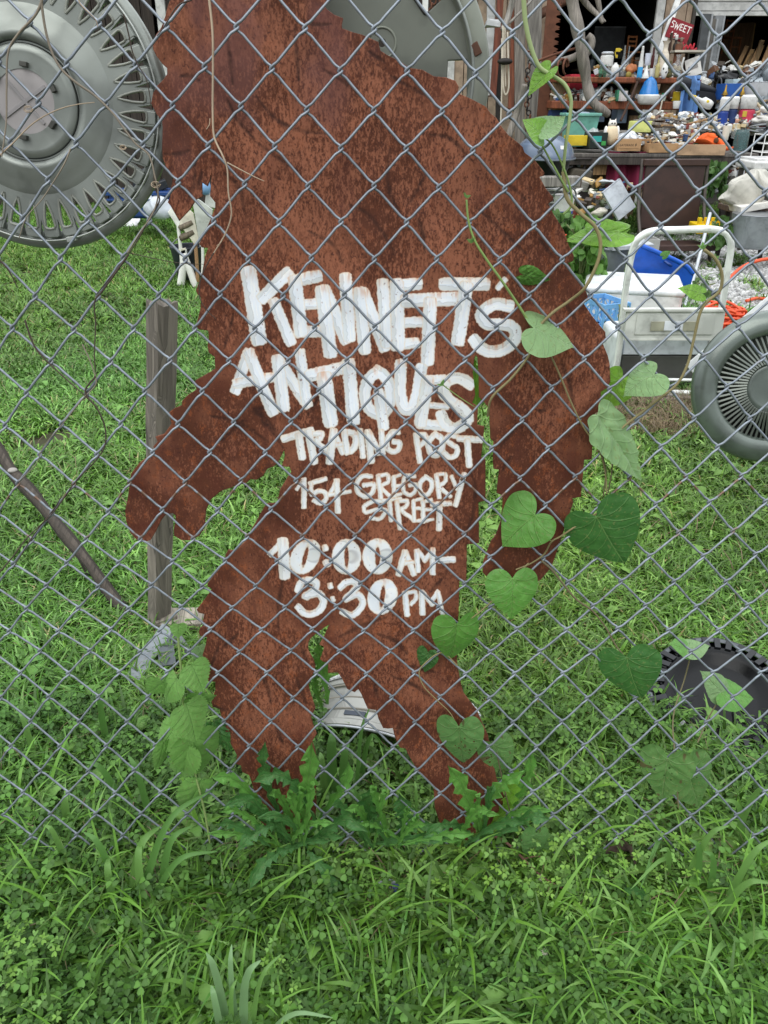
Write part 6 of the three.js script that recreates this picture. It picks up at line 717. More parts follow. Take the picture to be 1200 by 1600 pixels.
  for (let i = 0; i < 13; i++) { const x0 = 1140 + i * 6.5 + ru(-2, 2), x1 = x0 + 22 + ru(-6, 12), y0 = 132 + ru(-4, 4), y1 = 48 + ru(0, 30) + (i % 3) * 6, A = at(x0, y0, 9.86 + ru(0, 0.15)), E = at(x1, y1, 10.15 + ru(0, 0.15)), g = B(0.045, A.distanceTo(E), 0.02); g.applyQuaternion(new THREE.Quaternion().setFromUnitVectors(V(0, 1, 0), E.clone().sub(A).normalize())); const c = A.clone().lerp(E, 0.5); const t = thing('timber_strip', 'tan timber strip leaning in the dark wide bay', 'timber', c, 0, 'timber strips leaning in the wide bay'); part(t, 'strip', [g], [W_.tan, wood(0xc29b68), wood(0x8d7350)][i % 3]); part(t, 'cut_end', [B(0.046, 0.006, 0.021, E.x - c.x, E.y - c.y + 0.004, E.z - c.z)], wood(0xd8b888)); }
  const chair = (name, l, px, py, zd, s, m) => { const { p, k } = spot(px, py, zd), t = thing(name, l, 'chair', p, 0.4), q = (v) => v * k * s; for (const [x, z, h] of [[-8, 8, 18], [8, 8, 18], [-8, -8, 42], [8, -8, 42]]) part(t, 'leg', [B(q(2), q(h), q(2), q(x), q(h / 2), q(z))], m); part(t, 'seat', [B(q(19), q(2), q(19), 0, q(19), 0)], m); for (const y of [28, 34, 40]) part(t, 'back_slat', [B(q(15), q(2.6), q(1.4), 0, q(y), q(-8))], m); part(t, 'stretcher', [B(q(15), q(1.4), q(1.4), 0, q(8), q(8))], m); };
  chair('wooden_chair', 'small orange-brown wooden chair standing in the dark narrow bay', 988, 104, 10.3, 1.0, wood(0xa3673a)); chair('wooden_chair', 'brown wooden chair stored high in the wide bay behind the timber', 1140, 84, 11.0, 1.1, wood(0x9a5a36));
  { const { p, k } = spot(948, 92, 11.2), t = thing('grey_sheet', 'grey sheet standing at the back of the narrow bay', 'panel', p); part(t, 'sheet', [B(48 * k, 42 * k, 0.03, 0, 21 * k, 0)], M(0x6d7173, 0.7)); part(t, 'edge', [B(48 * k, 2 * k, 0.04, 0, 42 * k, 0)], M(0x9aa0a2, 0.6)); }
  { const { p, k } = spot(960, 110, 10.6), t = thing('work_bench', 'cluttered low bench inside the narrow bay', 'bench', p); part(t, 'top', [B(120 * k, 4 * k, 0.6, 0, 0, 0)], wood(0x6b5a48)); for (const x of [-50, 50]) part(t, 'leg', [B(5 * k, p.y, 0.08, x * k, -p.y / 2, 0)], wood(0x5b4a3a)); part(t, 'cloth', [crumple(new THREE.SphereGeometry(14 * k, 18, 12), 0.08, 7, 4).scale(1.6, 0.6, 1).translate(38 * k, 6 * k, 0.05)], M(0xb9aea2, 0.8)); part(t, 'tin', [C(6 * k, 6 * k, 12 * k, -40 * k, 8 * k, 0.1)], M(0x50585c, 0.4, 0.5)); }
  { const { p, k } = spot(1150, 60, 11.4), t = thing('rear_cabinet', 'brown sheet of board standing at the back of the wide bay', 'panel', p); part(t, 'sheet', [B(60 * k, 60 * k, 0.04, -4 * k, -10 * k, 0, 0, 0, 0.05)], wood(0x6a4c38)); part(t, 'edge_strip', [B(2 * k, 60 * k, 0.05, 26 * k, -10 * k, 0, 0, 0, 0.05)], W_.tan); }
}
{ // hung and leaning against the front by the narrow bay
  const Zw = 9.4;
  const lean = (name, l, cat, a, e, w, m, zz = Zw) => { const A = at(a[0], a[1], zz), E = at(e[0], e[1], zz + 0.2), g = B(w * mpp(a[0], a[1], zz), A.distanceTo(E), 0.035); g.applyQuaternion(new THREE.Quaternion().setFromUnitVectors(V(0, 1, 0), E.clone().sub(A).normalize())); const c = A.clone().lerp(E, 0.5), t = thing(name, l, cat, c); part(t, 'plank', [g], m); part(t, 'end', [B(w * mpp(a[0], a[1], zz) * 0.98, 0.012, 0.036, A.x - c.x, A.y - c.y, A.z - c.z + 0.001)], W_.dkwood); return t; };
  lean('weathered_post', 'wide weathered grey post standing beside the rusty saw', 'post', [832, 330], [836, -30], 20, W_.grey, 8.9); lean('grey_plank', 'weathered plank leaning behind the white cords', 'plank', [812, 330], [812, -30], 15, wood(0x9c948a), 9.1); lean('red_board', 'narrow reddish-brown board behind the first hanging cord', 'board', [770, 150], [784, -30], 10, wood(0x7d4430), 9.2); lean('red_board', 'reddish-brown board between the grey plank and the post', 'board', [798, 170], [806, -30], 9, wood(0x8a5038), 9.2); lean('white_board_tall', 'white painted board standing at the edge of the round hubcap', 'board', [764, 150], [768, -30], 12, M(0xc6c8c6, 0.6), 9.35); lean('dark_board', 'dark board in the gap behind the hanging cords', 'board', [778, 240], [780, -30], 8, M(0x2f2a26, 0.8), 9.3);
  { const { p, k } = spot(848, 186, 8.8), t = thing('rusty_saw', 'rusty two-man saw blade with deep teeth hanging by the dark bay', 'saw', p), sh = new THREE.Shape(); sh.moveTo(-10 * k, 0); sh.lineTo(-8 * k, 210 * k); sh.lineTo(11 * k, 210 * k); for (let i = 0; i < 22; i++) { const y = (208 - i * 9.4) * k; sh.lineTo(11 * k, y); sh.lineTo(14 * k, y - 1.5 * k); sh.lineTo(11 * k, y - 3 * k); sh.lineTo(14 * k, y - 4.4 * k); sh.lineTo(8 * k, y - 5.6 * k); sh.lineTo(6.5 * k, y - 7.2 * k); sh.lineTo(8 * k, y - 8.6 * k); } sh.lineTo(9 * k, 0); part(t, 'blade', [ext(sh, 0.008)], W_.rust); part(t, 'grip', [C(2 * k, 2.4 * k, 24 * k, 0, -10 * k, 0)], W_.dkwood); }
  { const t = thing('hanging_rope', 'loops of white cord hanging against the weathered boards', 'cord', V()), P = (a) => a.map(([x, y]) => at(x, y, 8.75)); part(t, 'cord', [TB(P([[786, 40], [786, 90], [787, 140], [790, 148], [794, 142], [794, 90], [793, 50]]), 0.009)], W_.cream); part(t, 'cord', [TB(P([[789, 42], [789, 100], [790, 135]]), 0.007)], W_.cream); part(t, 'cord', [TB(P([[784, 60], [784, 140], [782, 200]]), 0.008)], W_.cream); const q = at(789, 96, 8.7); part(t, 'weight', [SP(0.075, q.x, q.y, q.z, 1, 0.4, 0.6)], W_.iron); }
  { const { p, k } = spot(768, 38, 8.9), t = thing('white_glove', 'pale glove-like rag hanging at the edge of the round hubcap', 'rag', p); part(t, 'cloth', [crumple(B(22 * k, 8 * k, 0.08, 4 * k, 0, 0), 0.03, 14, 3)], M(0xc9cbcb, 0.6)); part(t, 'finger', [crumple(B(10 * k, 3 * k, 0.04, 14 * k, 4 * k, 0, 0, 0, -0.2), 0.02, 14, 8)], M(0xbfc1c1, 0.6)); }
  const bough = (name, l, pts, r, m, zz, extra) => { const t = thing(name, l, 'driftwood', V()); part(t, 'limb', [TB(pts.map(([x, y], i) => at(x, y, zz + Math.sin(i * 1.7) * 0.04)), r, 7, 9)], m); (extra ?? []).forEach(([q, rr]) => part(t, 'branch', [TB(q.map(([x, y]) => at(x, y, zz + 0.02)), rr, 6, 7)], m)); return t; };
  const dw = wood(0x9a9288, 0.9);
  bough('driftwood_hook', 'thick curved grey driftwood hook hanging before the dark bay', [[886, -50], [894, 0], [902, 40], [908, 75], [914, 110], [918, 135], [926, 158], [938, 170], [950, 178]], (u) => 0.060 * (1 - 0.35 * u) * (1 + 0.1 * Math.sin(u * 30)), dw, 8.1, [[[[912, 82], [896, 90], [878, 95], [866, 98]], (u) => 0.036 * (1 - 0.3 * u)], [[[914, 84], [922, 74], [924, 62], [918, 56]], (u) => 0.04 * (1 - 0.2 * u)]]);
  bough('driftwood_hook', 'pair of thin forked driftwood prongs hanging from the bay lintel', [[906, -10], [918, 8], [934, 24], [942, 36]], (u) => 0.034 * (1 - 0.6 * u), dw, 8.3, [[[[930, -20], [936, 10], [940, 28], [946, 34]], (u) => 0.03 * (1 - 0.7 * u)]]);
  bough('grey_stick', 'grey stick leaning from the boards toward the black tub', [[794, 215], [806, 180], [816, 150], [820, 132]], (u) => 0.034 * (1 - 0.2 * u), dw, 8.4); bough('grey_stick', 'pale split stick across the top of the weathered boards', [[786, 48], [796, 20], [806, -20]], () => 0.03, wood(0xb0aaa2), 8.8, [[[[796, 36], [820, 12], [836, -6]], () => 0.012]]); bough('roof_brace', 'slanting reddish beam across the top of the narrow bay', [[838, 26], [870, 8], [920, -18]], () => 0.045, wood(0x6e4a38), 9.6);
  { const t = thing('horseshoes', 'rusty horseshoes hung on the driftwood arm', 'horseshoes', V()); for (const [x, y, r] of [[872, 104, 11], [878, 106, 12], [884, 104, 10]]) { const { p, k } = spot(x, y, 8.05); part(t, 'shoe', [TO(r * k, 1.6 * k, p.x, p.y, p.z, 0, 0.5 + (x - 872) * 0.04, -0.5 + (x % 3) * 0.3, 4.6, 26, 6)], W_.rust); } part(t, 'rod', [TB([[838, 96], [870, 84], [905, 74]].map(([x, y]) => at(x, y, 8.15)), 0.012)], W_.rust); }
  { const t = thing('iron_chain', 'rusty iron chain hanging beside the saw blade', 'chain', V()); for (let i = 0; i < 16; i++) { const { p, k } = spot(826 + 3 * Math.sin(i * 0.9), 84 + i * 6.6, 8.6); part(t, 'link', [TO(3.6 * k, 1.1 * k, p.x, p.y, p.z, 0, i % 2 ? 1.2 : 0.2, 0, 2 * PI, 16, 6).scale(1, 1, 1)], i % 3 ? W_.iron : W_.rust); } }
  { const t = thing('iron_chain', 'pair of dark chains showing through the hubcap window', 'chain', V()); for (let c = 0; c < 2; c++) for (let i = 0; i < 5; i++) { const { p, k } = spot(675 + c * 14 + 2 * Math.sin(i), -14 + i * 8, 6); part(t, 'link', [TO(4.4 * k, 1.3 * k, p.x, p.y, p.z, 0, i % 2 ? 1.2 : 0.2, 0.3, 2 * PI, 16, 6)], W_.rust); } const b = spot(664, 30, 6); part(t, 'rod', [B(9 * b.k, 60 * b.k, 0.03, b.p.x, b.p.y + 20 * b.k, b.p.z)], W_.white); }
}
{ // black tub, chair, frame and what lies round them
  { const { p, k } = spot(846, 292, 6.2), t = thing('wheelbarrow_tray', 'dark wheelbarrow-like tub with a bluish plastic shell behind the shoulder of the sign', 'wheelbarrow', p), shell = (w, h, d, y) => { const g = new THREE.SphereGeometry(1, 26, 12, 0, 2 * PI, 0, PI / 2); g.scale(w * k, h * k, d); return g.translate(0, y * k, 0); }; part(t, 'shell', [shell(44, 34, 0.34, 42)], M(0x66758a, 0.25)); part(t, 'rim', [TO(1, 0.03, 0, 0, 0, PI / 2, 0, 0, 2 * PI, 40).scale(45 * k, 45 * k, 0.35).translate(0, 42 * k, 0)], M(0x59616c, 0.4)); part(t, 'tray', [C(42 * k, 30 * k, 40 * k, 0, 21 * k, 0, 0, 0, 0, 24)], M(0x141517, 0.4)); part(t, 'label', [B(5 * k, 6 * k, 0.01, 14 * k, 58 * k, 0.28, -0.6)], W_.white); part(t, 'handle', [TB([V(-40 * k, 44 * k, 0.1), V(-20 * k, 70 * k, 0.1), V(-8 * k, 78 * k, 0.0)], 0.012)], M(0x8d949b, 0.4, 0.5)); }
  { const { p, k } = spot(872, 292, 5.8), t = thing('timber_block', 'brown wooden beam end beside the back of the sign', 'beam', p); part(t, 'beam', [B(64 * k, 15 * k, 0.12, 0, 8 * k, 0)], W_.grey); part(t, 'end_face', [B(0.01, 14 * k, 0.11, 32 * k, 8 * k, 0)], W_.dkwood); }
  { const { p, k } = spot(878, 348, 5.9), t = thing('white_bucket', 'white bucket with a blue band below the timber beam', 'bucket', p); part(t, 'pail', [L([[0, 0], [13 * k, 0], [16 * k, 40 * k], [17 * k, 41 * k], [15 * k, 40 * k], [12 * k, 3 * k]], 24)], W_.white); part(t, 'band', [L([[14.4 * k, 8 * k], [15 * k, 18 * k]], 24)], M(0x2a4f9c, 0.4)); part(t, 'bail', [TO(17 * k, 0.006, 0, 38 * k, 0, 0.5, 0, 0, PI)], W_.steel); }
  { const { p, k } = spot(866, 320, 6.4), t = thing('wire_shelf', 'white wire shelf sheets stacked under the black tub', 'rack', p); for (let i = 0; i < 5; i++) part(t, 'wire_sheet', [B(40 * k, 1.4 * k, 0.3, 0, i * 6 * k, 0, 0, 0, ru(-0.04, 0.04))], W_.white); }
  carton('wood_crate', 'small orange-brown wooden crate under the long table', 'crate', [914, 252, 938, 272], 7.3, 0.2, W_.tan, 0.3, false); { const { p, k } = spot(900, 278, 7.2), t = thing('metal_stand', 'dark metal stand with thin legs under the teal tub end of the table', 'stand', p); for (const x of [-14, -4, 10, 22]) part(t, 'leg', [C(0.012, 0.012, 70 * k, x * k, -2 * k, (x % 3) * 0.03)], W_.iron); part(t, 'ring', [TO(18 * k, 0.01, 4 * k, 28 * k, 0, PI / 2)], W_.iron); part(t, 'basket', [crumple(B(30 * k, 16 * k, 0.2, 4 * k, 4 * k, 0), 0.03, 8, 3)], M(0x4b4438, 0.8)); }
  { const { p, k } = spot(986, 294, 7.22), t = thing('maroon_cloth', 'maroon tablecloth hanging under the long table', 'cloth', p), g = new THREE.PlaneGeometry(80 * k, 52 * k, 40, 8), q = g.attributes.position; for (let i = 0; i < q.count; i++) q.setZ(i, 0.035 * Math.sin(q.getX(i) * 34) + 0.02 * Math.sin(q.getX(i) * 71 + q.getY(i) * 5)); g.computeVertexNormals(); part(t, 'drape', [g.translate(0, 26 * k, 0)], M(0x7c1b3e, 0.8)); part(t, 'hem', [B(80 * k, 2 * k, 0.02, 0, 1 * k, 0)], M(0x54112a, 0.8)); }
  { const { p, k } = spot(1070, 286, 7.0), t = thing('iron_scroll', 'white wrought iron scroll under the table edge', 'ornament', p), sc = (s) => { const a = []; for (let i = 0; i <= 30; i++) { const u = i / 30 * 7.5, r = (9 - u * 1.0) * k; a.push(V(s * (10 * k - Math.cos(u) * r), 12 * k + Math.sin(u) * r, 0)); } return a; }; part(t, 'scroll', [TB(sc(1), 0.009)], W_.white); part(t, 'scroll', [TB(sc(-1), 0.009)], W_.white); part(t, 'stem', [C(0.009, 0.009, 30 * k, 0, 6 * k, 0)], W_.white); }
  { const { p, k } = spot(1037, 392, 6.5), t = thing('brown_chair', 'brown vinyl folding chair with a metal frame before the long table', 'chair', V(p.x, 0, -6.5), 0.06), y0 = p.y, H = (y) => y0 + y * k, fr = M(0x57504a, 0.5, 0.4), vin = M(0x3d2822, 0.5); part(t, 'backrest', [B(92 * k, 92 * k, 0.03, 0, H(78), -0.02, -0.08, 0, 0, 0.02)], vin); part(t, 'top_rail', [B(100 * k, 9 * k, 0.045, 0, H(126), -0.03)], M(0x4a342c, 0.5)); part(t, 'seat', [B(92 * k, 8 * k, 0.42, 0, H(14), 0.2, -0.06)], vin);
    for (const s of [-1, 1]) { part(t, 'side_tube', [TB([V(s * 51 * k, 0.0, 0.30), V(s * 51 * k, H(60), 0.02), V(s * 50 * k, H(130), -0.06)], 0.014, 6, 8)], fr); part(t, 'leg', [TB([V(s * 48 * k, 0, -0.25), V(s * 48 * k, H(20), 0.3)], 0.013)], fr); } part(t, 'cross_tube', [C(0.011, 0.011, 100 * k, 0, H(30), 0.05, 0, 0, PI / 2)], fr); }
  { const { p, k } = spot(962, 334, 6.7), t = thing('foam_board', 'white sheet leaning askew beside the brown chair', 'board', p); part(t, 'sheet', [B(34 * k, 50 * k, 0.03, 2 * k, 20 * k, 0, -0.2, 0.2, 0.65)], M(0xd4dae2, 0.6)); part(t, 'edge_tape', [B(34 * k, 2 * k, 0.032, -13 * k, 40 * k, -0.006, -0.2, 0.2, 0.65)], M(0xb4bac2, 0.6)); }
  { const { p, k } = spot(1100, 364, 6.3), t = thing('yellow_crate', 'bright yellow plastic crate piece beside the brown chair', 'crate', p); part(t, 'body', [B(38 * k, 14 * k, 0.2, 0, 8 * k, 0)], M(0xf0c81c, 0.4)); for (const x of [-14, -4, 7, 15]) part(t, 'post', [B(5 * k, 12 * k, 0.04, x * k, 18 * k, 0.05)], M(0xf0c81c, 0.4)); }
  { const { p, k } = spot(1150, 392, 6.2), t = thing('metal_stool', 'dark metal-legged stool holding sacks beside the yellow crate', 'stool', V(p.x, 0, -6.2)), y0 = p.y; part(t, 'seat', [B(80 * k, 8 * k, 0.4, 14 * k, y0 + 62 * k, 0)], wood(0x5a4a40)); for (const [x, z] of [[-22, 0.15], [-14, -0.15], [42, 0.15], [50, -0.15]]) part(t, 'leg', [B(0.03, y0 + 60 * k, 0.03, x * k, (y0 + 60 * k) / 2, z, 0, 0, x < 0 ? -0.06 : 0.1)], W_.iron); part(t, 'rail', [TB([V(60 * k, y0 + 110 * k, 0.1), V(48 * k, y0 + 70 * k, 0.1), V(36 * k, y0 + 10 * k, 0.1)], 0.014)], M(0x8d9296, 0.35, 0.7)); }
  { const { p, k } = spot(1168, 322, 6.1), t = thing('cement_sack', 'torn white sack slumped on the dark stool', 'sack', p); part(t, 'sack', [crumple(new THREE.SphereGeometry(24 * k, 26, 18), 0.10, 8, 3).scale(1.3, 0.9, 0.8).translate(4 * k, 18 * k, 0)], M(0xc2bfb4, 0.8)); part(t, 'fold', [crumple(B(50 * k, 10 * k, 0.2, 2 * k, 2 * k, 0.05, 0, 0, 0.15), 0.04, 8, 8)], M(0xe0ddd4, 0.7)); }
  vessel('zinc_tub', 'grey zinc tub in the weeds behind the orange hose', 'tub', [1136, 336, 1210, 386], 5.9, 'cup', M(0x9aa0a4, 0.45, 0.5), ['rim', W_.steel, 'cap', 0.04, 1.0]);
  { const { p, k } = spot(1092, 470, 5.0), t = thing('white_pole', 'thin pale metal pole leaning between the frame and the stool', 'pole', V()); part(t, 'tube', [TB([at(1062, 500, 4.6), at(1082, 440, 5.0), at(1110, 332, 5.6)], 0.012)], M(0xc9ced2, 0.35, 0.5)); const q = at(1110, 332, 5.6); part(t, 'cap', [SP(0.016, q.x, q.y, q.z)], W_.blk); }
  // white tubular frame and the things it stands before
  { const zf = 3.16, c = at(1036, 608, zf), X = (x, y) => at(x, y, zf).x - c.x, Y = (y) => at(1036, y, zf).y - c.y, k = mpp(1036, 560, zf), t = thing('tubular_frame', 'white tubular step frame with a pale drawer-front panel standing in the lawn', 'step frame', c), wt = M(0xeef1ec, 0.35);
    part(t, 'tube_frame', [TB([[966, 606], [972, 560], [980, 450], [988, 390], [994, 374], [1010, 362], [1060, 358], [1116, 358], [1132, 364], [1140, 380], [1138, 420], [1128, 520], [1114, 606]].map(([x, y]) => V(X(x, y), Y(y), 0.10 * (1 - (y - 358) / 250) - 0.08)), 0.0135, 7, 10)], wt);
    const pan = part(t, 'panel', [B(148 * k, 45 * k, 0.02, X(1049, 503), Y(503), 0.03, -0.08)], M(0xcbcec6, 0.5)); part(pan, 'inset', [B(118 * k, 30 * k, 0.008, X(1049, 503), Y(503), 0.041, -0.08)], M(0xbfc2ba, 0.5)); part(pan, 'pull_plate', [B(68 * k, 14 * k, 0.006, X(1046, 505), Y(505), 0.047, -0.08)], M(0xa5a48e, 0.5)); part(pan, 'label', [B(28 * k, 14 * k, 0.003, X(1046, 504), Y(504), 0.052, -0.08)], M(0xdadfe2, 0.3)); part(pan, 'top_edge', [B(152 * k, 4 * k, 0.03, X(1049, 481), Y(481), 0.03), B(152 * k, 3 * k, 0.03, X(1049, 526), Y(526), 0.03)], M(0xd8dad2, 0.5));
    part(t, 'foot_rail', [TB([V(X(962, 606), Y(606), 0.04), V(X(1110, 610), Y(608), 0.06)], 0.012)], wt); part(t, 'cross_rail', [TB([V(X(966, 590), Y(592), 0), V(X(1100, 592), Y(594), 0)], 0.007)], wt); }
  { const zf = 3.24, { p, k } = spot(1034, 604, zf), t = thing('appliance_box', 'white appliance with a dark grey lower door and blue base behind the white frame', 'appliance', p); part(t, 'body', [B(150 * k, 76 * k, 0.3, 0, 39 * k, -0.16)], M(0xd8dcde, 0.4)); part(t, 'door', [B(126 * k, 46 * k, 0.02, -6 * k, 27 * k, 0.0)], M(0x4c4c48, 0.5)); part(t, 'upper_door', [B(126 * k, 26 * k, 0.02, -6 * k, 65 * k, 0.0)], M(0xdde3ea, 0.35)); part(t, 'base_strip', [B(158 * k, 6 * k, 0.34, 0, -1 * k, -0.15)], M(0x24407a, 0.4)); part(t, 'side_trim', [B(4 * k, 76 * k, 0.02, 74 * k, 39 * k, 0.0), B(4 * k, 76 * k, 0.02, -76 * k, 39 * k, 0.0)], M(0x3b5f9c, 0.45)); part(t, 'corner_post', [B(16 * k, 80 * k, 0.03, 66 * k, 38 * k, 0.0)], W_.white); part(t, 'latch', [B(8 * k, 6 * k, 0.02, 66 * k, 62 * k, 0.02)], W_.blk); }
  { const { p, k } = spot(1042, 626, 3.12), t = thing('wood_blocks', 'greyish-pink wooden block under the white frame', 'block', p); part(t, 'block', [B(66 * k, 14 * k, 0.12, 0, 5 * k, 0)], wood(0xa8968c)); part(t, 'shim', [B(40 * k, 4 * k, 0.10, -12 * k, 14 * k, 0)], W_.grey); }
  { const { p, k } = spot(990, 500, 4.3), t = thing('cooler_box', 'large white cooler chest behind the white frame', 'cooler', p); part(t, 'chest', [B(140 * k, 48 * k, 0.42, 0, 24 * k, -0.1, 0, -0.25, 0, 0.02)], W_.white); part(t, 'lid', [B(146 * k, 12 * k, 0.44, 0, 50 * k, -0.1, 0, -0.25, 0, 0.02)], M(0xeef0f0, 0.35)); part(t, 'recess', [B(40 * k, 5 * k, 0.01, 20 * k, 30 * k, 0.12, 0, -0.25)], M(0xb9bdbe, 0.4)); }
  { const { p, k } = spot(1020, 452, 4.7), t = thing('blue_metal_sheet', 'glossy royal blue bent metal sheet tilted on the cooler', 'sheet', p), sh = new THREE.Shape([[-52, -2], [54, -8], [58, 24], [44, 36], [-28, 66], [-50, 20]].map(([x, y]) => new THREE.Vector2(x * k, y * k))), pl = part(t, 'sheet', [ext(sh, 0.012, 0.003)], M(0x1550b0, 0.28)); part(t, 'folded_edge', [TB([V(-28 * k, 66 * k, 0.01), V(44 * k, 36 * k, 0.01), V(58 * k, 24 * k, 0.01)], 0.014)], M(0x1a5cc4, 0.3)); part(t, 'handle', [TB([V(8 * k, 44 * k, 0.03), V(14 * k, 40 * k, 0.05), V(20 * k, 37 * k, 0.03)], 0.008)], M(0x0f3a80, 0.4)); }
  { const { p, k } = spot(955, 436, 4.9), t = thing('grey_bin', 'grey plastic bin in the weeds behind the blue crate', 'bin', p); part(t, 'body', [L([[0, 0], [17 * k, 0], [20 * k, 44 * k], [22 * k, 45 * k], [22 * k, 48 * k], [19 * k, 48 * k], [16 * k, 3 * k]], 28)], M(0x7e8488, 0.5)); part(t, 'lid', [B(62 * k, 6 * k, 0.28, 18 * k, 52 * k, -0.02, 0, 0, 0.06)], M(0xb4b9bc, 0.5)); }
  carton('grey_post_box', 'pale grey carton standing between the blue lid and the chair', 'box', [1000, 372, 1020, 400], 5.4, 0.2, M(0xa9a9a4, 0.7), 0, false);
  { const { p, k } = spot(938, 520, 4.0), t = thing('blue_crate', 'light blue lattice plastic crate beside the cooler', 'crate', p, 0.35), lb = M(0x76aee0, 0.4), w = 44 * k, h = 52 * k, d = 0.22; const wall = (n, len, f) => { const g = []; g.push(f(B(len, 7 * k, 0.008, 0, h - 3 * k, 0)), f(B(len, 5 * k, 0.008, 0, 2.5 * k, 0))); for (let i = 0; i <= n; i++) g.push(f(B(4 * k, h, 0.007, -len / 2 + i * len / n, h / 2, 0, 0, 0, 0, 0.001))); for (let j = 1; j < 5; j++) for (let i = 0; i < n; i++) g.push(f(B(len / n * 1.3, 2.2 * k, 0.005, -len / 2 + (i + 0.5) * len / n, j * h / 5, 0, 0, 0, (i + j) % 2 ? 0.7 : -0.7, 0.001))); return g; };
    part(t, 'front_wall', wall(4, w, (g) => g.translate(0, 0, d / 2)), lb); part(t, 'back_wall', wall(4, w, (g) => g.translate(0, 0, -d / 2)), lb); part(t, 'side_wall', wall(4, d, (g) => g.rotateY(PI / 2).translate(w / 2, 0, 0)), lb); part(t, 'side_wall', wall(4, d, (g) => g.rotateY(PI / 2).translate(-w / 2, 0, 0)), lb); part(t, 'base', [B(w, 0.006, d, 0, 0.006, 0)], lb); }
  { const t = thing('extension_cord', 'tangled orange extension cord piled beside the white frame', 'cord', V()), m = M(0xe2552a, 0.5), q = rngOf(5); const c = onY(1128, 540), P = []; for (let i = 0; i < 64; i++) { const a = i * 2.25 + q(), r = 0.06 + 0.16 * q(); P.push(V(c.x + Math.cos(a) * r * 1.15, 0.02 + 0.22 * q() * (1 - r * 2.5), c.z - 0.1 + Math.sin(a) * r)); } part(t, 'coil', [TB(P, 0.0065, 6, 6)], m); part(t, 'plug', [C(0.012, 0.015, 0.05, P[63].x, P[63].y + 0.02, P[63].z, 0.5)], M(0xc24420, 0.5)); }
  { const t = thing('orange_hose', 'orange hose arching over the gravel to the frame', 'hose', V()); part(t, 'hose', [TB([[1120, 462], [1136, 440], [1156, 420], [1182, 408], [1215, 404], [1260, 412], [1300, 440]].map(([x, y], i) => at(x, y, 4.9 + i * 0.03)), 0.011)], M(0xe4582c, 0.45)); const q = at(1120, 462, 4.9); part(t, 'fitting', [C(0.016, 0.016, 0.05, q.x, q.y, q.z, 0, 0, 0.5)], W_.steel); part(t, 'trailing_end', [TB([[1166, 470], [1186, 466], [1212, 470]].map(([x, y]) => onY(x, y, 0.03)), 0.010)], M(0xe4582c, 0.45)); }
  // bushes among the goods
  const bush = (name, l, px, py, zd, w, h, cols, n, lw) => { const { p, k } = spot(px, py, zd), t = thing(name, l, 'bush', V(p.x, Math.max(0, p.y), -zd)), g = []; for (let i = 0; i < n; i++) { const a = rnd() * 6.28, r = Math.sqrt(rnd()), y = rnd(), s = ru(0.6, 1.2) * lw * k; const lf = new THREE.PlaneGeometry(s, s * 1.3, 2, 2), q = lf.attributes.position; for (let v = 0; v < q.count; v++) { const u = q.getX(v) / s, vv = q.getY(v) / s / 1.3; q.setX(v, q.getX(v) * (1 - Math.abs(vv) * 1.3 + 0.1)); q.setZ(v, -Math.abs(u) * s * 0.4); } lf.computeVertexNormals(); g.push(place(lf, Math.cos(a) * r * w * k * 0.5 * (1.1 - 0.5 * y), y * h * k, Math.sin(a) * r * w * k * 0.4, ru(-1.2, 0.4), ru(-3, 3), ru(-1, 1))); }
    const half = g.length >> 1, a = part(t, 'foliage', g.slice(0, half), bladeM(rgb(...cols[0]))), b = part(t, 'foliage', g.slice(half), bladeM(rgb(...cols[1]))); a.userData.kind = b.userData.kind = 'stuff'; const st = []; for (let i = 0; i < 6; i++) st.push(TB([V(ru(-3, 3) * k, 0, 0), V(ru(-w, w) * 0.2 * k, h * 0.5 * k, ru(-0.05, 0.05)), V(ru(-w, w) * 0.4 * k, h * 0.9 * k, ru(-0.1, 0.1))], 0.004)); part(t, 'stem', st, M(0x6f7a4a, 0.7)); };
  bush('leafy_bush', 'leafy green bush growing by the back of the sign before the grey bin', 908, 436, 4.6, 74, 86, [[0.08, 0.19, 0.03], [0.12, 0.26, 0.045]], 260, 13); bush('fern_weed', 'ferny weeds growing under the table beside the brown chair', 1105, 306, 6.9, 60, 46, [[0.05, 0.12, 0.025], [0.08, 0.17, 0.04]], 200, 9); bush('fern_weed', 'weeds growing round the zinc tub', 1130, 384, 6.0, 60, 40, [[0.06, 0.13, 0.03], [0.10, 0.2, 0.05]], 160, 9); bush('fern_weed', 'dark weeds in the gap below the white bucket', 872, 372, 5.6, 60, 36, [[0.06, 0.14, 0.03], [0.10, 0.2, 0.05]], 130, 10); bush('tall_weed', 'thin weeds rising between the crate and the white frame', 962, 590, 3.6, 26, 100, [[0.08, 0.16, 0.04], [0.12, 0.22, 0.07]], 46, 9); bush('grass_bank', 'rank grass along the gravel edge behind the frame', 1060, 470, 5.0, 120, 30, [[0.09, 0.17, 0.05], [0.12, 0.2, 0.06]], 160, 8);
  { const { p, k } = spot(882, 374, 4.8), t = thing('red_flower', 'small red-orange flower by the edge of the sign', 'flower', p); for (let i = 0; i < 5; i++) part(t, 'petal', [SP(4 * k, Math.cos(i * 1.26) * 4 * k, Math.sin(i * 1.26) * 4 * k, 0, 1, 1, 0.4)], M(0xd9401c, 0.6)); part(t, 'stalk', [TB([V(0, 0, 0), V(6 * k, -26 * k, -0.02), V(4 * k, -60 * k, 0)], 0.003)], M(0x5f7a3a, 0.7)); }
}
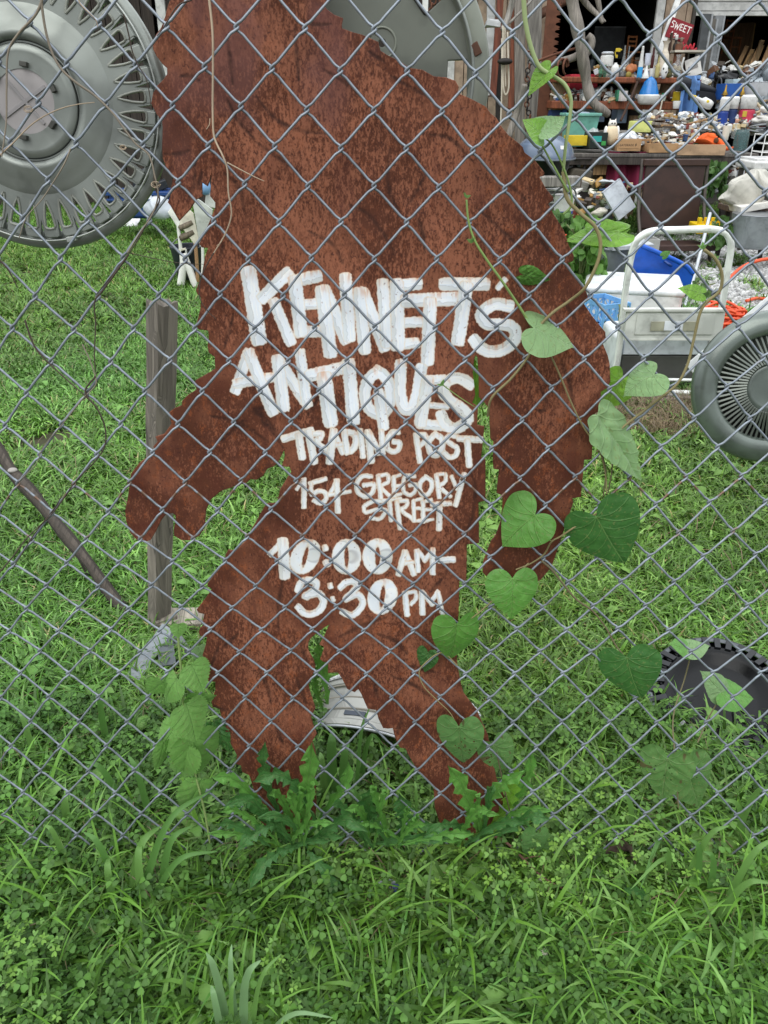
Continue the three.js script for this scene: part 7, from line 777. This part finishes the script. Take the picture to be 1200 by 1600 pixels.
{ // small odds and ends nobody could count
  const N = 1500, shapes = [B(1, 1, 1, 0, 0, 0, 0, 0, 0, 0.12), C(0.5, 0.5, 1, 0, 0, 0, 0, 0, 0, 10), crumple(new THREE.SphereGeometry(0.6, 10, 8), 0.25, 3, 2), B(2.6, 0.25, 0.5)], q = rngOf(91), pal = [0xd8d4cc, 0x8d8a84, 0x4a4038, 0x6b4a34, 0xb59a72, 0x2c2e32, 0x9aa4ac, 0xc8b48a, 0x7a3428, 0x3d5a86, 0xbfc4c8, 0xa88040, 0x5d6a4c, 0xe6e4de, 0xf0efe9, 0xe2dccc, 0xd8dde2, 0xc9cdd2];
  // [x0, x1, y0, y1, distance, size, share]
  const zones = [[1000, 1200, 178, 204, 8.0, 7, 0.24], [1050, 1090, 196, 232, 7.4, 7, 0.06], [940, 1060, 208, 226, 7.45, 6, 0.1], [870, 1060, 140, 157, 8.75, 7, 0.13], [930, 1060, 104, 120, 8.8, 6, 0.08], [870, 1180, 256, 300, 7.6, 12, 0.15], [1120, 1210, 150, 176, 8.5, 8, 0.07], [770, 860, 240, 330, 8.6, 12, 0.06], [1080, 1210, 100, 140, 9.4, 9, 0.07], [880, 985, 280, 340, 6.95, 11, 0.07], [1130, 1210, 215, 300, 7.3, 10, 0.06]];
  shapes.forEach((g, si) => { const im = new THREE.InstancedMesh(prep(g), M(0xffffff, 0.55), N / 4), m = new THREE.Matrix4(), c = new THREE.Color(); for (let i = 0; i < N / 4; i++) { let u = q(), z = zones[0]; for (const w of zones) { z = w; if ((u -= w[6]) < 0) break; } const px = mix(z[0], z[1], q()), py = mix(z[2], z[3], q()), { p, k } = spot(px, py, z[4] - (py - z[2]) / (z[3] - z[2] + 1) * 0.2), s = z[5] * k * mix(0.5, 1.25, q()); m.compose(p, new THREE.Quaternion().setFromEuler(new THREE.Euler((q() - 0.5) * 0.9, q() * 6, (q() - 0.5) * 0.9)), V(s * mix(0.5, 2.2, q()), s * mix(0.3, 1.3, q()), s)); im.setMatrixAt(i, m); im.setColorAt(i, c.set(pal[Math.floor(q() * pal.length)])); } im.name = numbered('debris'); im.castShadow = im.receiveShadow = true; scene.add(im); tag(im, ['clutter of small boxes and blocks heaped over the sale tables', 'clutter of small tins and tubes heaped over the sale tables', 'crumpled rags and lumps among the sale goods', 'loose thin slips and strips among the sale goods'][si], 'clutter', null, 'stuff'); });
}
// ---------------------------------------------------------------- lawn, clover and small weeds (ground cover)
const gMat = (o = {}) => new THREE.MeshPhysicalMaterial({ color: 0xffffff, vertexColors: true, roughness: 0.38, transmission: 0.10, thickness: 0, side: THREE.DoubleSide, specularIntensity: 0.5, ...o });
function clump(n, seed, o) { // arching blades round a point
  const { len, wid, spread, arch, cols, segs = 4, fan = 1 } = o, q = rngOf(seed), pos = [], col = [], idx = [];
  for (let b = 0; b < n; b++) {
    const az = q() * 2 * PI, l = mix(len[0], len[1], q()), w = mix(wid[0], wid[1], q()) * 0.5, x0 = (q() - 0.5) * spread, z0 = (q() - 0.5) * spread, tilt = mix(0.1, 1.05, q()) * fan, bend = arch * mix(0.5, 1.5, q()), tw = (q() - 0.5) * 1.2, c = cols[Math.floor(q() * cols.length)], cj = 0.42 + 1.0 * q();
    let px = x0, py = 0, pz = z0, el = PI / 2 - tilt, base = pos.length / 3; const dx = Math.cos(az), dz = Math.sin(az), sx0 = -dz, sz0 = dx;
    for (let i = 0; i <= segs; i++) {
      const t = i / segs, hw = w * (t < 0.25 ? 0.7 + 1.2 * t : Math.pow(1 - (t - 0.25) / 0.75, 0.7)) + 0.0001, a = tw * t, up = Math.sin(a), f = Math.cos(a), nx = Math.sin(el);
      for (const s of i === segs ? [0] : [-1, 1]) { pos.push(px + sx0 * hw * s * f - dx * nx * hw * s * up, py + Math.cos(el) * hw * s * up, pz + sz0 * hw * s * f - dz * nx * hw * s * up); const g = cj * (i === 0 ? 0.9 : 1); col.push(c[0] * g, c[1] * g, c[2] * g); }
      const st = l / segs; px += dx * Math.cos(el) * st; pz += dz * Math.cos(el) * st; py = Math.max(0.002, py + Math.sin(el) * st); el -= bend / segs;
    }
    for (let i = 0; i < segs - 1; i++) { const a = base + i * 2; idx.push(a, a + 1, a + 2, a + 1, a + 3, a + 2); }
    const a = base + (segs - 1) * 2; idx.push(a, a + 1, a + 2);
  }
  return pack(pos, col, idx);
}
function pack(pos, col, idx) { const g = new THREE.BufferGeometry(); g.setAttribute('position', new THREE.Float32BufferAttribute(pos, 3)); g.setAttribute('color', new THREE.Float32BufferAttribute(col, 3)); g.setIndex(idx); g.computeVertexNormals(); return g; }
function sprigs(n, seed, o) { // clover: three leaflets on a thin stalk
  const { r, h, spread, cols, notch = 0.1 } = o, q = rngOf(seed), pos = [], col = [], idx = [];
  for (let b = 0; b < n; b++) {
    const x = (q() - 0.5) * spread, z = (q() - 0.5) * spread, y = mix(h[0], h[1], q()), rr = mix(r[0], r[1], q()), a0 = q() * 6.28, tx = (q() - 0.5) * 1.5, tz = (q() - 0.5) * 1.5, c = cols[Math.floor(q() * cols.length)], bx = x + (q() - 0.5) * 0.02, bz = z + (q() - 0.5) * 0.02;
    const s0 = pos.length / 3; pos.push(bx - 0.0006, 0, bz, bx + 0.0006, 0, bz, x, y, z); for (let k = 0; k < 3; k++) col.push(c[0] * 1.2, c[1], c[2]); idx.push(s0, s0 + 1, s0 + 2);
    for (let k = 0; k < 3; k++) {
      const a = a0 + k * 2.094 + (q() - 0.5) * 0.25, ca = Math.cos(a), sa = Math.sin(a), i0 = pos.length / 3, cj = 0.55 + 0.75 * q(), dr = 0.15 + (q() - 0.5) * 0.5;
      const ol = [[0.04, 0], [0.35, 0.34], [0.72, 0.5], [0.98, 0.34], [1 - notch, 0], [0.98, -0.34], [0.72, -0.5], [0.35, -0.34]]; const put = (u, v, zz, g) => { const lx = u * ca - v * sa, lz = u * sa + v * ca; pos.push(x + lx * rr, y + (zz + lx * tx + lz * tz) * rr, z + lz * rr); col.push(c[0] * cj * g, c[1] * cj * g, c[2] * cj * g); };
      put(0.55, 0, -0.06 - dr * 0.3, 1.12); ol.forEach(([u, v]) => put(u, v, 0.12 * Math.abs(v) * 2 - dr * u * u, 1)); for (let i = 0; i < 8; i++) idx.push(i0, i0 + 1 + (i + 1) % 8, i0 + 1 + i);
    }
  }
  return pack(pos, col, idx);
}
function rosette(n, seed, o) { // small broad leaves
  const { len, wid, cols, rise = 0.6 } = o, q = rngOf(seed), pos = [], col = [], idx = [];
  for (let b = 0; b < n; b++) {
    const az = b / n * 6.28 + q(), l = mix(len[0], len[1], q()), w = l * mix(wid[0], wid[1], q()) * 0.5, c = cols[Math.floor(q() * cols.length)], cj = 0.85 + 0.3 * q(), dx = Math.cos(az), dz = Math.sin(az), i0 = pos.length / 3, e0 = rise * mix(0.4, 1.3, q()), st = l * mix(0.3, 0.8, q()), N = 6;
    let px = 0, py = 0, pz = 0, el = e0 + 0.5; px += dx * Math.cos(el) * st; pz += dz * Math.cos(el) * st; py += Math.sin(el) * st; el = e0;
    for (let i = 0; i <= N; i++) { const t = i / N, hw = w * Math.pow(Math.sin(PI * Math.pow(t, 0.8) * 0.96 + 0.06), 0.8) * (1 + 0.12 * (i % 2 ? 1 : -1)); for (const s of [-1, 0, 1]) { pos.push(px - dz * hw * s, py + Math.abs(s) * hw * 0.25, pz + dx * hw * s); const g = cj * (s ? 1 : 1.15); col.push(c[0] * g, c[1] * g, c[2] * g); } const d = l / N; px += dx * Math.cos(el) * d; pz += dz * Math.cos(el) * d; py = Math.max(0.003, py + Math.sin(el) * d); el -= 0.22; }
    for (let i = 0; i < N; i++) for (let k = 0; k < 2; k++) { const a = i0 + i * 3 + k; idx.push(a, a + 1, a + 3, a + 1, a + 4, a + 3); }
  }
  return pack(pos, col, idx);
}
const GC = [[0.120, 0.263, 0.038], [0.153, 0.319, 0.048], [0.102, 0.223, 0.038], [0.196, 0.359, 0.064], [0.170, 0.304, 0.083]], GD = [[0.083, 0.203, 0.042], [0.105, 0.247, 0.048], [0.128, 0.277, 0.068]], GT = [[0.312, 0.264, 0.132], [0.216, 0.204, 0.096]];
const CL = [[0.070, 0.185, 0.034], [0.085, 0.215, 0.042], [0.060, 0.160, 0.036]], CP = [[0.161, 0.343, 0.063], [0.140, 0.308, 0.077]];
const lawn = [0, 1, 2].map((i) => clump(18, 100 + i, { len: [0.035, 0.085], wid: [0.003, 0.0066], spread: 0.06, arch: 1.9, cols: [...GC, ...GC, GT[i % 2]] }));
const leafy = [0, 1].map((i) => clump(14, 120 + i, { len: [0.03, 0.06], wid: [0.005, 0.009], spread: 0.06, arch: 1.5, cols: GC, segs: 4 }));
const longg = [0, 1].map((i) => clump(9, 140 + i, { len: [0.08, 0.19], wid: [0.004, 0.0085], spread: 0.06, arch: 1.5, cols: GC, segs: 6 }));
const fine = clump(12, 150, { len: [0.05, 0.13], wid: [0.0012, 0.0024], spread: 0.06, arch: 1.2, cols: [...GC, GT[0]], segs: 5 });
const clov = [0, 1].map((i) => sprigs(7, 160 + i, { r: [0.0055, 0.0092], h: [0.010, 0.06], spread: 0.07, cols: CL })), clovP = sprigs(6, 170, { r: [0.006, 0.009], h: [0.05, 0.09], spread: 0.05, cols: CP, notch: 0.28 });
const brd = [0, 1].map((i) => rosette(7, 180 + i, { len: [0.022, 0.042], wid: [0.45, 0.7], cols: [...GD, ...GD, CP[1]] }));
const brdBig = rosette(6, 190, { len: [0.04, 0.065], wid: [0.35, 0.5], cols: GD, rise: 0.9 });
const dead = clump(8, 195, { len: [0.04, 0.11], wid: [0.0012, 0.003], spread: 0.08, arch: 2.4, cols: [[0.30, 0.24, 0.13], [0.22, 0.17, 0.09], [0.16, 0.12, 0.07]], fan: 1.8 });
const vergeB = [0, 1, 2].map((i) => clump(11, 210 + i, { len: [0.05, 0.12], wid: [0.0045, 0.0092], spread: 0.07, arch: 1.7, cols: [...GC, ...GC, ...GD], segs: 6 }));
const gm0 = gMat({ color: rgb(0.93, 0.93, 0.82) }), gmC = gMat({ roughness: 0.5, transmission: 0.1, color: rgb(0.90, 0.82, 0.68) }), gmV = gMat({ color: rgb(0.72, 0.77, 0.62) });
function scatter(name, label, geo, mat, count, pick, size, lift = 0) {
  const im = new THREE.InstancedMesh(geo, mat, count), q = rngOf(name.length * 977 + count), m = new THREE.Matrix4(), c = new THREE.Color(); let k = 0;
  for (let tries = 0; k < count && tries < count * 6; tries++) { const p = pick(q); if (!p) continue; const s = mix(size[0], size[1], q()) * (p.s ?? 1);
    m.compose(V(p.x, (p.y ?? 0) + lift, p.z), new THREE.Quaternion().setFromEuler(new THREE.Euler((q() - 0.5) * 0.35, q() * 6.28, (q() - 0.5) * 0.35)), V(s, s * mix(0.8, 1.2, q()), s)); im.setMatrixAt(k, m);
    const tone = 0.70 + 0.76 * fbm(p.x * 1.7 + 30, p.z * 1.7, 3) * (0.8 + 0.4 * q()), yel = (fbm(p.x * 0.9, p.z * 0.9 + 50, 2) - 0.5) * 0.35; im.setColorAt(k, c.setRGB(tone * (1 + yel * 0.7), tone, tone * (1 - yel * 0.5))); k++; }
  im.count = k; im.name = numbered(name); im.castShadow = im.receiveShadow = true; scene.add(im); tag(im, label, name === 'clover' ? 'clover' : 'grass', null, 'stuff'); return im;
}
const inGravel = (x, z) => { const d = V(x, -EYE, z), f = -d.y * sr - d.z * cr, px = 600 + FPX * d.x / f, py = 800 - FPX * (d.y * cr - d.z * sr) / f; return py < 490 && py > 366 && px > 1015 - (py < 380 ? 30 : 0) && px < 1420 ? [px, py] : null; };
const bh = onY(1124, 1086), straw = onY(1000, 652), dirt = onY(20, 690), feet = [onFence(460, 1300), onFence(740, 1310)];
// a point of the lawn between the distances z0 and z1, a little wider than the view
const field = (z0, z1, keep = () => 1) => (q) => { const z = -Math.sqrt(mix(z0 * z0, z1 * z1, q())), hw = -z * 0.56 + 0.62, x = (q() * 2 - 1) * hw; if (z < -ZF + 0.05) return null; const g = inGravel(x, z); if (g && q() > 0.10) return null;
  if (Math.hypot((x - straw.x) / 0.32, (z - straw.z) / 0.22) < 0.9 + 0.4 * noise(x * 20, z * 20) && q() > 0.10) return null; if (Math.hypot((x - dirt.x) / 0.3, (z - dirt.z) / 0.18) < 0.8 && q() > 0.25) return null;
  if (Math.hypot(x - bh.x, z - bh.z) < 0.14 && q() > 0.08) return null; return q() < keep(x, z) ? { x, z } : null; };
const patch = (f, a, b) => (x, z) => sst(a, b, fbm(x * f + 11, z * f + 5, 3));
lawn.forEach((g, i) => { scatter('lawn_grass', 'short arching lawn grass of the yard', g, gm0, 2600, field(0.78, 2.0), [0.75, 1.15]); scatter('lawn_grass', 'short arching lawn grass of the yard', g, gm0, 5200, field(2.0, 4.2), [0.9, 1.3]); scatter('lawn_grass', 'short arching lawn grass of the yard', g, gm0, 9000, field(4.2, 10), [1.1, 1.7]); });
leafy.forEach((g, i) => { scatter('lawn_grass', 'broad short crabgrass among the lawn', g, gm0, 2600, field(0.85, 2.2, patch(3, 0.35, 0.6)), [0.8, 1.2]); scatter('lawn_grass', 'broad short crabgrass among the lawn', g, gm0, 4200, field(2.0, 4.6, patch(2, 0.35, 0.6)), [0.9, 1.4]); });
scatter('lawn_grass', 'fine seeding stalks and thin blades in the lawn', fine, gm0, 900, field(0.6, 2.6), [0.7, 1.1]);
// the strip along the fence and in front of it
const strip = (z0, z1, keep = () => 1) => (q) => { const z = -mix(z0, z1, q()), x = (q() * 2 - 1) * 1.05; if (Math.hypot(x - bh.x, z - bh.z) < 0.155 && q() > 0.10) return null; return q() < keep(x, z) ? { x, z } : null; };
const nearFence = (x, z) => Math.exp(-(((z + 0.86) / 0.11) ** 2));
clov.forEach((g) => scatter('clover', 'dark green clover covering the ground before the fence', g, gmC, 1650, strip(0.42, 1.2, (x, z) => sst(-1.2, -0.85, z) * 0.16 + 0.84 * patch(5, 0.34, 0.56)(x, z) * (x > 0.25 ? 0.6 : 1)), [0.8, 1.2]));
scatter('clover', 'pale wood sorrel in patches among the clover', clovP, gmC, 130, strip(0.5, 0.98, patch(6, 0.52, 0.66)), [0.8, 1.1]);
vergeB.forEach((g) => scatter('verge_grass', 'grass blades mixed into the clover before the fence', g, gmV, 640, strip(0.42, 1.35), [0.7, 1.05]));
leafy.forEach((g) => scatter('verge_grass', 'short broad blades mixed into the clover', g, gmV, 480, strip(0.42, 0.9), [0.75, 1.1]));
longg.forEach((g) => { scatter('verge_grass', 'long grass along the foot of the fence', g, gmV, 300, strip(0.66, 1.12, (x, z) => nearFence(x, z) * (Math.abs(x) < 0.12 && z < -0.84 ? 0.5 : 1)), [0.6, 1.0]); scatter('verge_grass', 'scattered long blades in the clover', g, gmV, 420, strip(0.42, 0.82), [0.4, 0.75]); });
brd.forEach((g) => { scatter('verge_grass', 'small broad-leaved weeds along the fence', g, gmC, 300, strip(0.5, 1.25, (x, z) => 0.25 + 0.75 * nearFence(x, z)), [0.7, 1.2]); scatter('lawn_grass', 'small broad-leaved weeds in the lawn', g, gmC, 650, field(1.0, 3.4, patch(2.4, 0.4, 0.62)), [0.7, 1.15]); });
scatter('verge_grass', 'larger broad-leaved weeds along the fence', brdBig, gmC, 34, strip(0.62, 1.1, nearFence), [0.6, 1.0]);
scatter('dry_grass', 'dry straw lying on bare soil before the white frame', dead, gMat({ transmission: 0.1 }), 900, (q) => { const a = q() * 6.28, r = Math.sqrt(q()); return { x: straw.x + Math.cos(a) * r * 0.34, z: straw.z + Math.sin(a) * r * 0.25 }; }, [0.7, 1.2], 0.002);
scatter('dry_grass', 'dead thatch lying in the lawn', dead, gMat({ transmission: 0.1 }), 1500, field(0.9, 6), [0.6, 1.2]); scatter('dry_grass', 'dry stalks under the fence foot', dead, gMat({ transmission: 0.1 }), 260, strip(0.7, 1.1, nearFence), [0.6, 1.1]);
{ // gravel stones
  const g = new THREE.IcosahedronGeometry(0.012, 0), p = g.attributes.position; g.scale(1, 0.7, 1.2); g.computeVertexNormals();
  const im = new THREE.InstancedMesh(g, M(0xffffff, 0.9, 0, { plain: true }), 9000), q = rngOf(77), m = new THREE.Matrix4(), c = new THREE.Color(); let k = 0;
  for (let t = 0; t < 60000 && k < 9000; t++) { const x = mix(1.2, 6, q()), z = -mix(4.2, 8.4, q()), w = inGravel(x, z); if (!w) continue; m.compose(V(x, 0.008, z), new THREE.Quaternion().setFromEuler(new THREE.Euler(q() * 6, q() * 6, q() * 6)), V(1, 1, 1).multiplyScalar(mix(0.5, 1.5, q()))); im.setMatrixAt(k, m); const t2 = mix(0.25, 0.62, q()); im.setColorAt(k, c.setRGB(t2, t2, t2 * 0.97)); k++; }
  im.count = k; im.name = 'gravel'; scene.add(im); tag(im, 'loose pale stones covering the gravel patch', 'gravel', null, 'stuff');
}
{ // white clover heads
  for (const [x, y] of [[688, 1372], [850, 1488], [845, 1372], [1160, 952], [1118, 1018]]) { const p = onY(x, y, 0.05), t = thing('clover_flower', `small white clover head ${y < 1100 ? (x > 1140 ? 'in the lawn above the black hubcap' : 'at the far edge of the black hubcap') : y > 1400 ? 'low among the clover' : x < 700 ? 'beside the torn plastic wrapper' : 'below the worn perforated leaves'}`, 'flower', p); const g = []; for (let i = 0; i < 26; i++) { const a = i * 2.4, e = Math.acos(1 - (i + 0.5) / 26 * 1.5); g.push(place(new THREE.ConeGeometry(0.0013, 0.005, 4), Math.sin(e) * Math.cos(a) * 0.004, Math.cos(e) * 0.004, Math.sin(e) * Math.sin(a) * 0.004, Math.sin(a) * e, 0, -Math.cos(a) * e)); } part(t, 'head', g, M(0xd9ddc0, 0.7)); part(t, 'stalk', [C(0.0008, 0.0008, 0.05, 0, -0.026, 0)], M(0x6f8f4a, 0.6)); }
}
renderer.render(scene, camera);
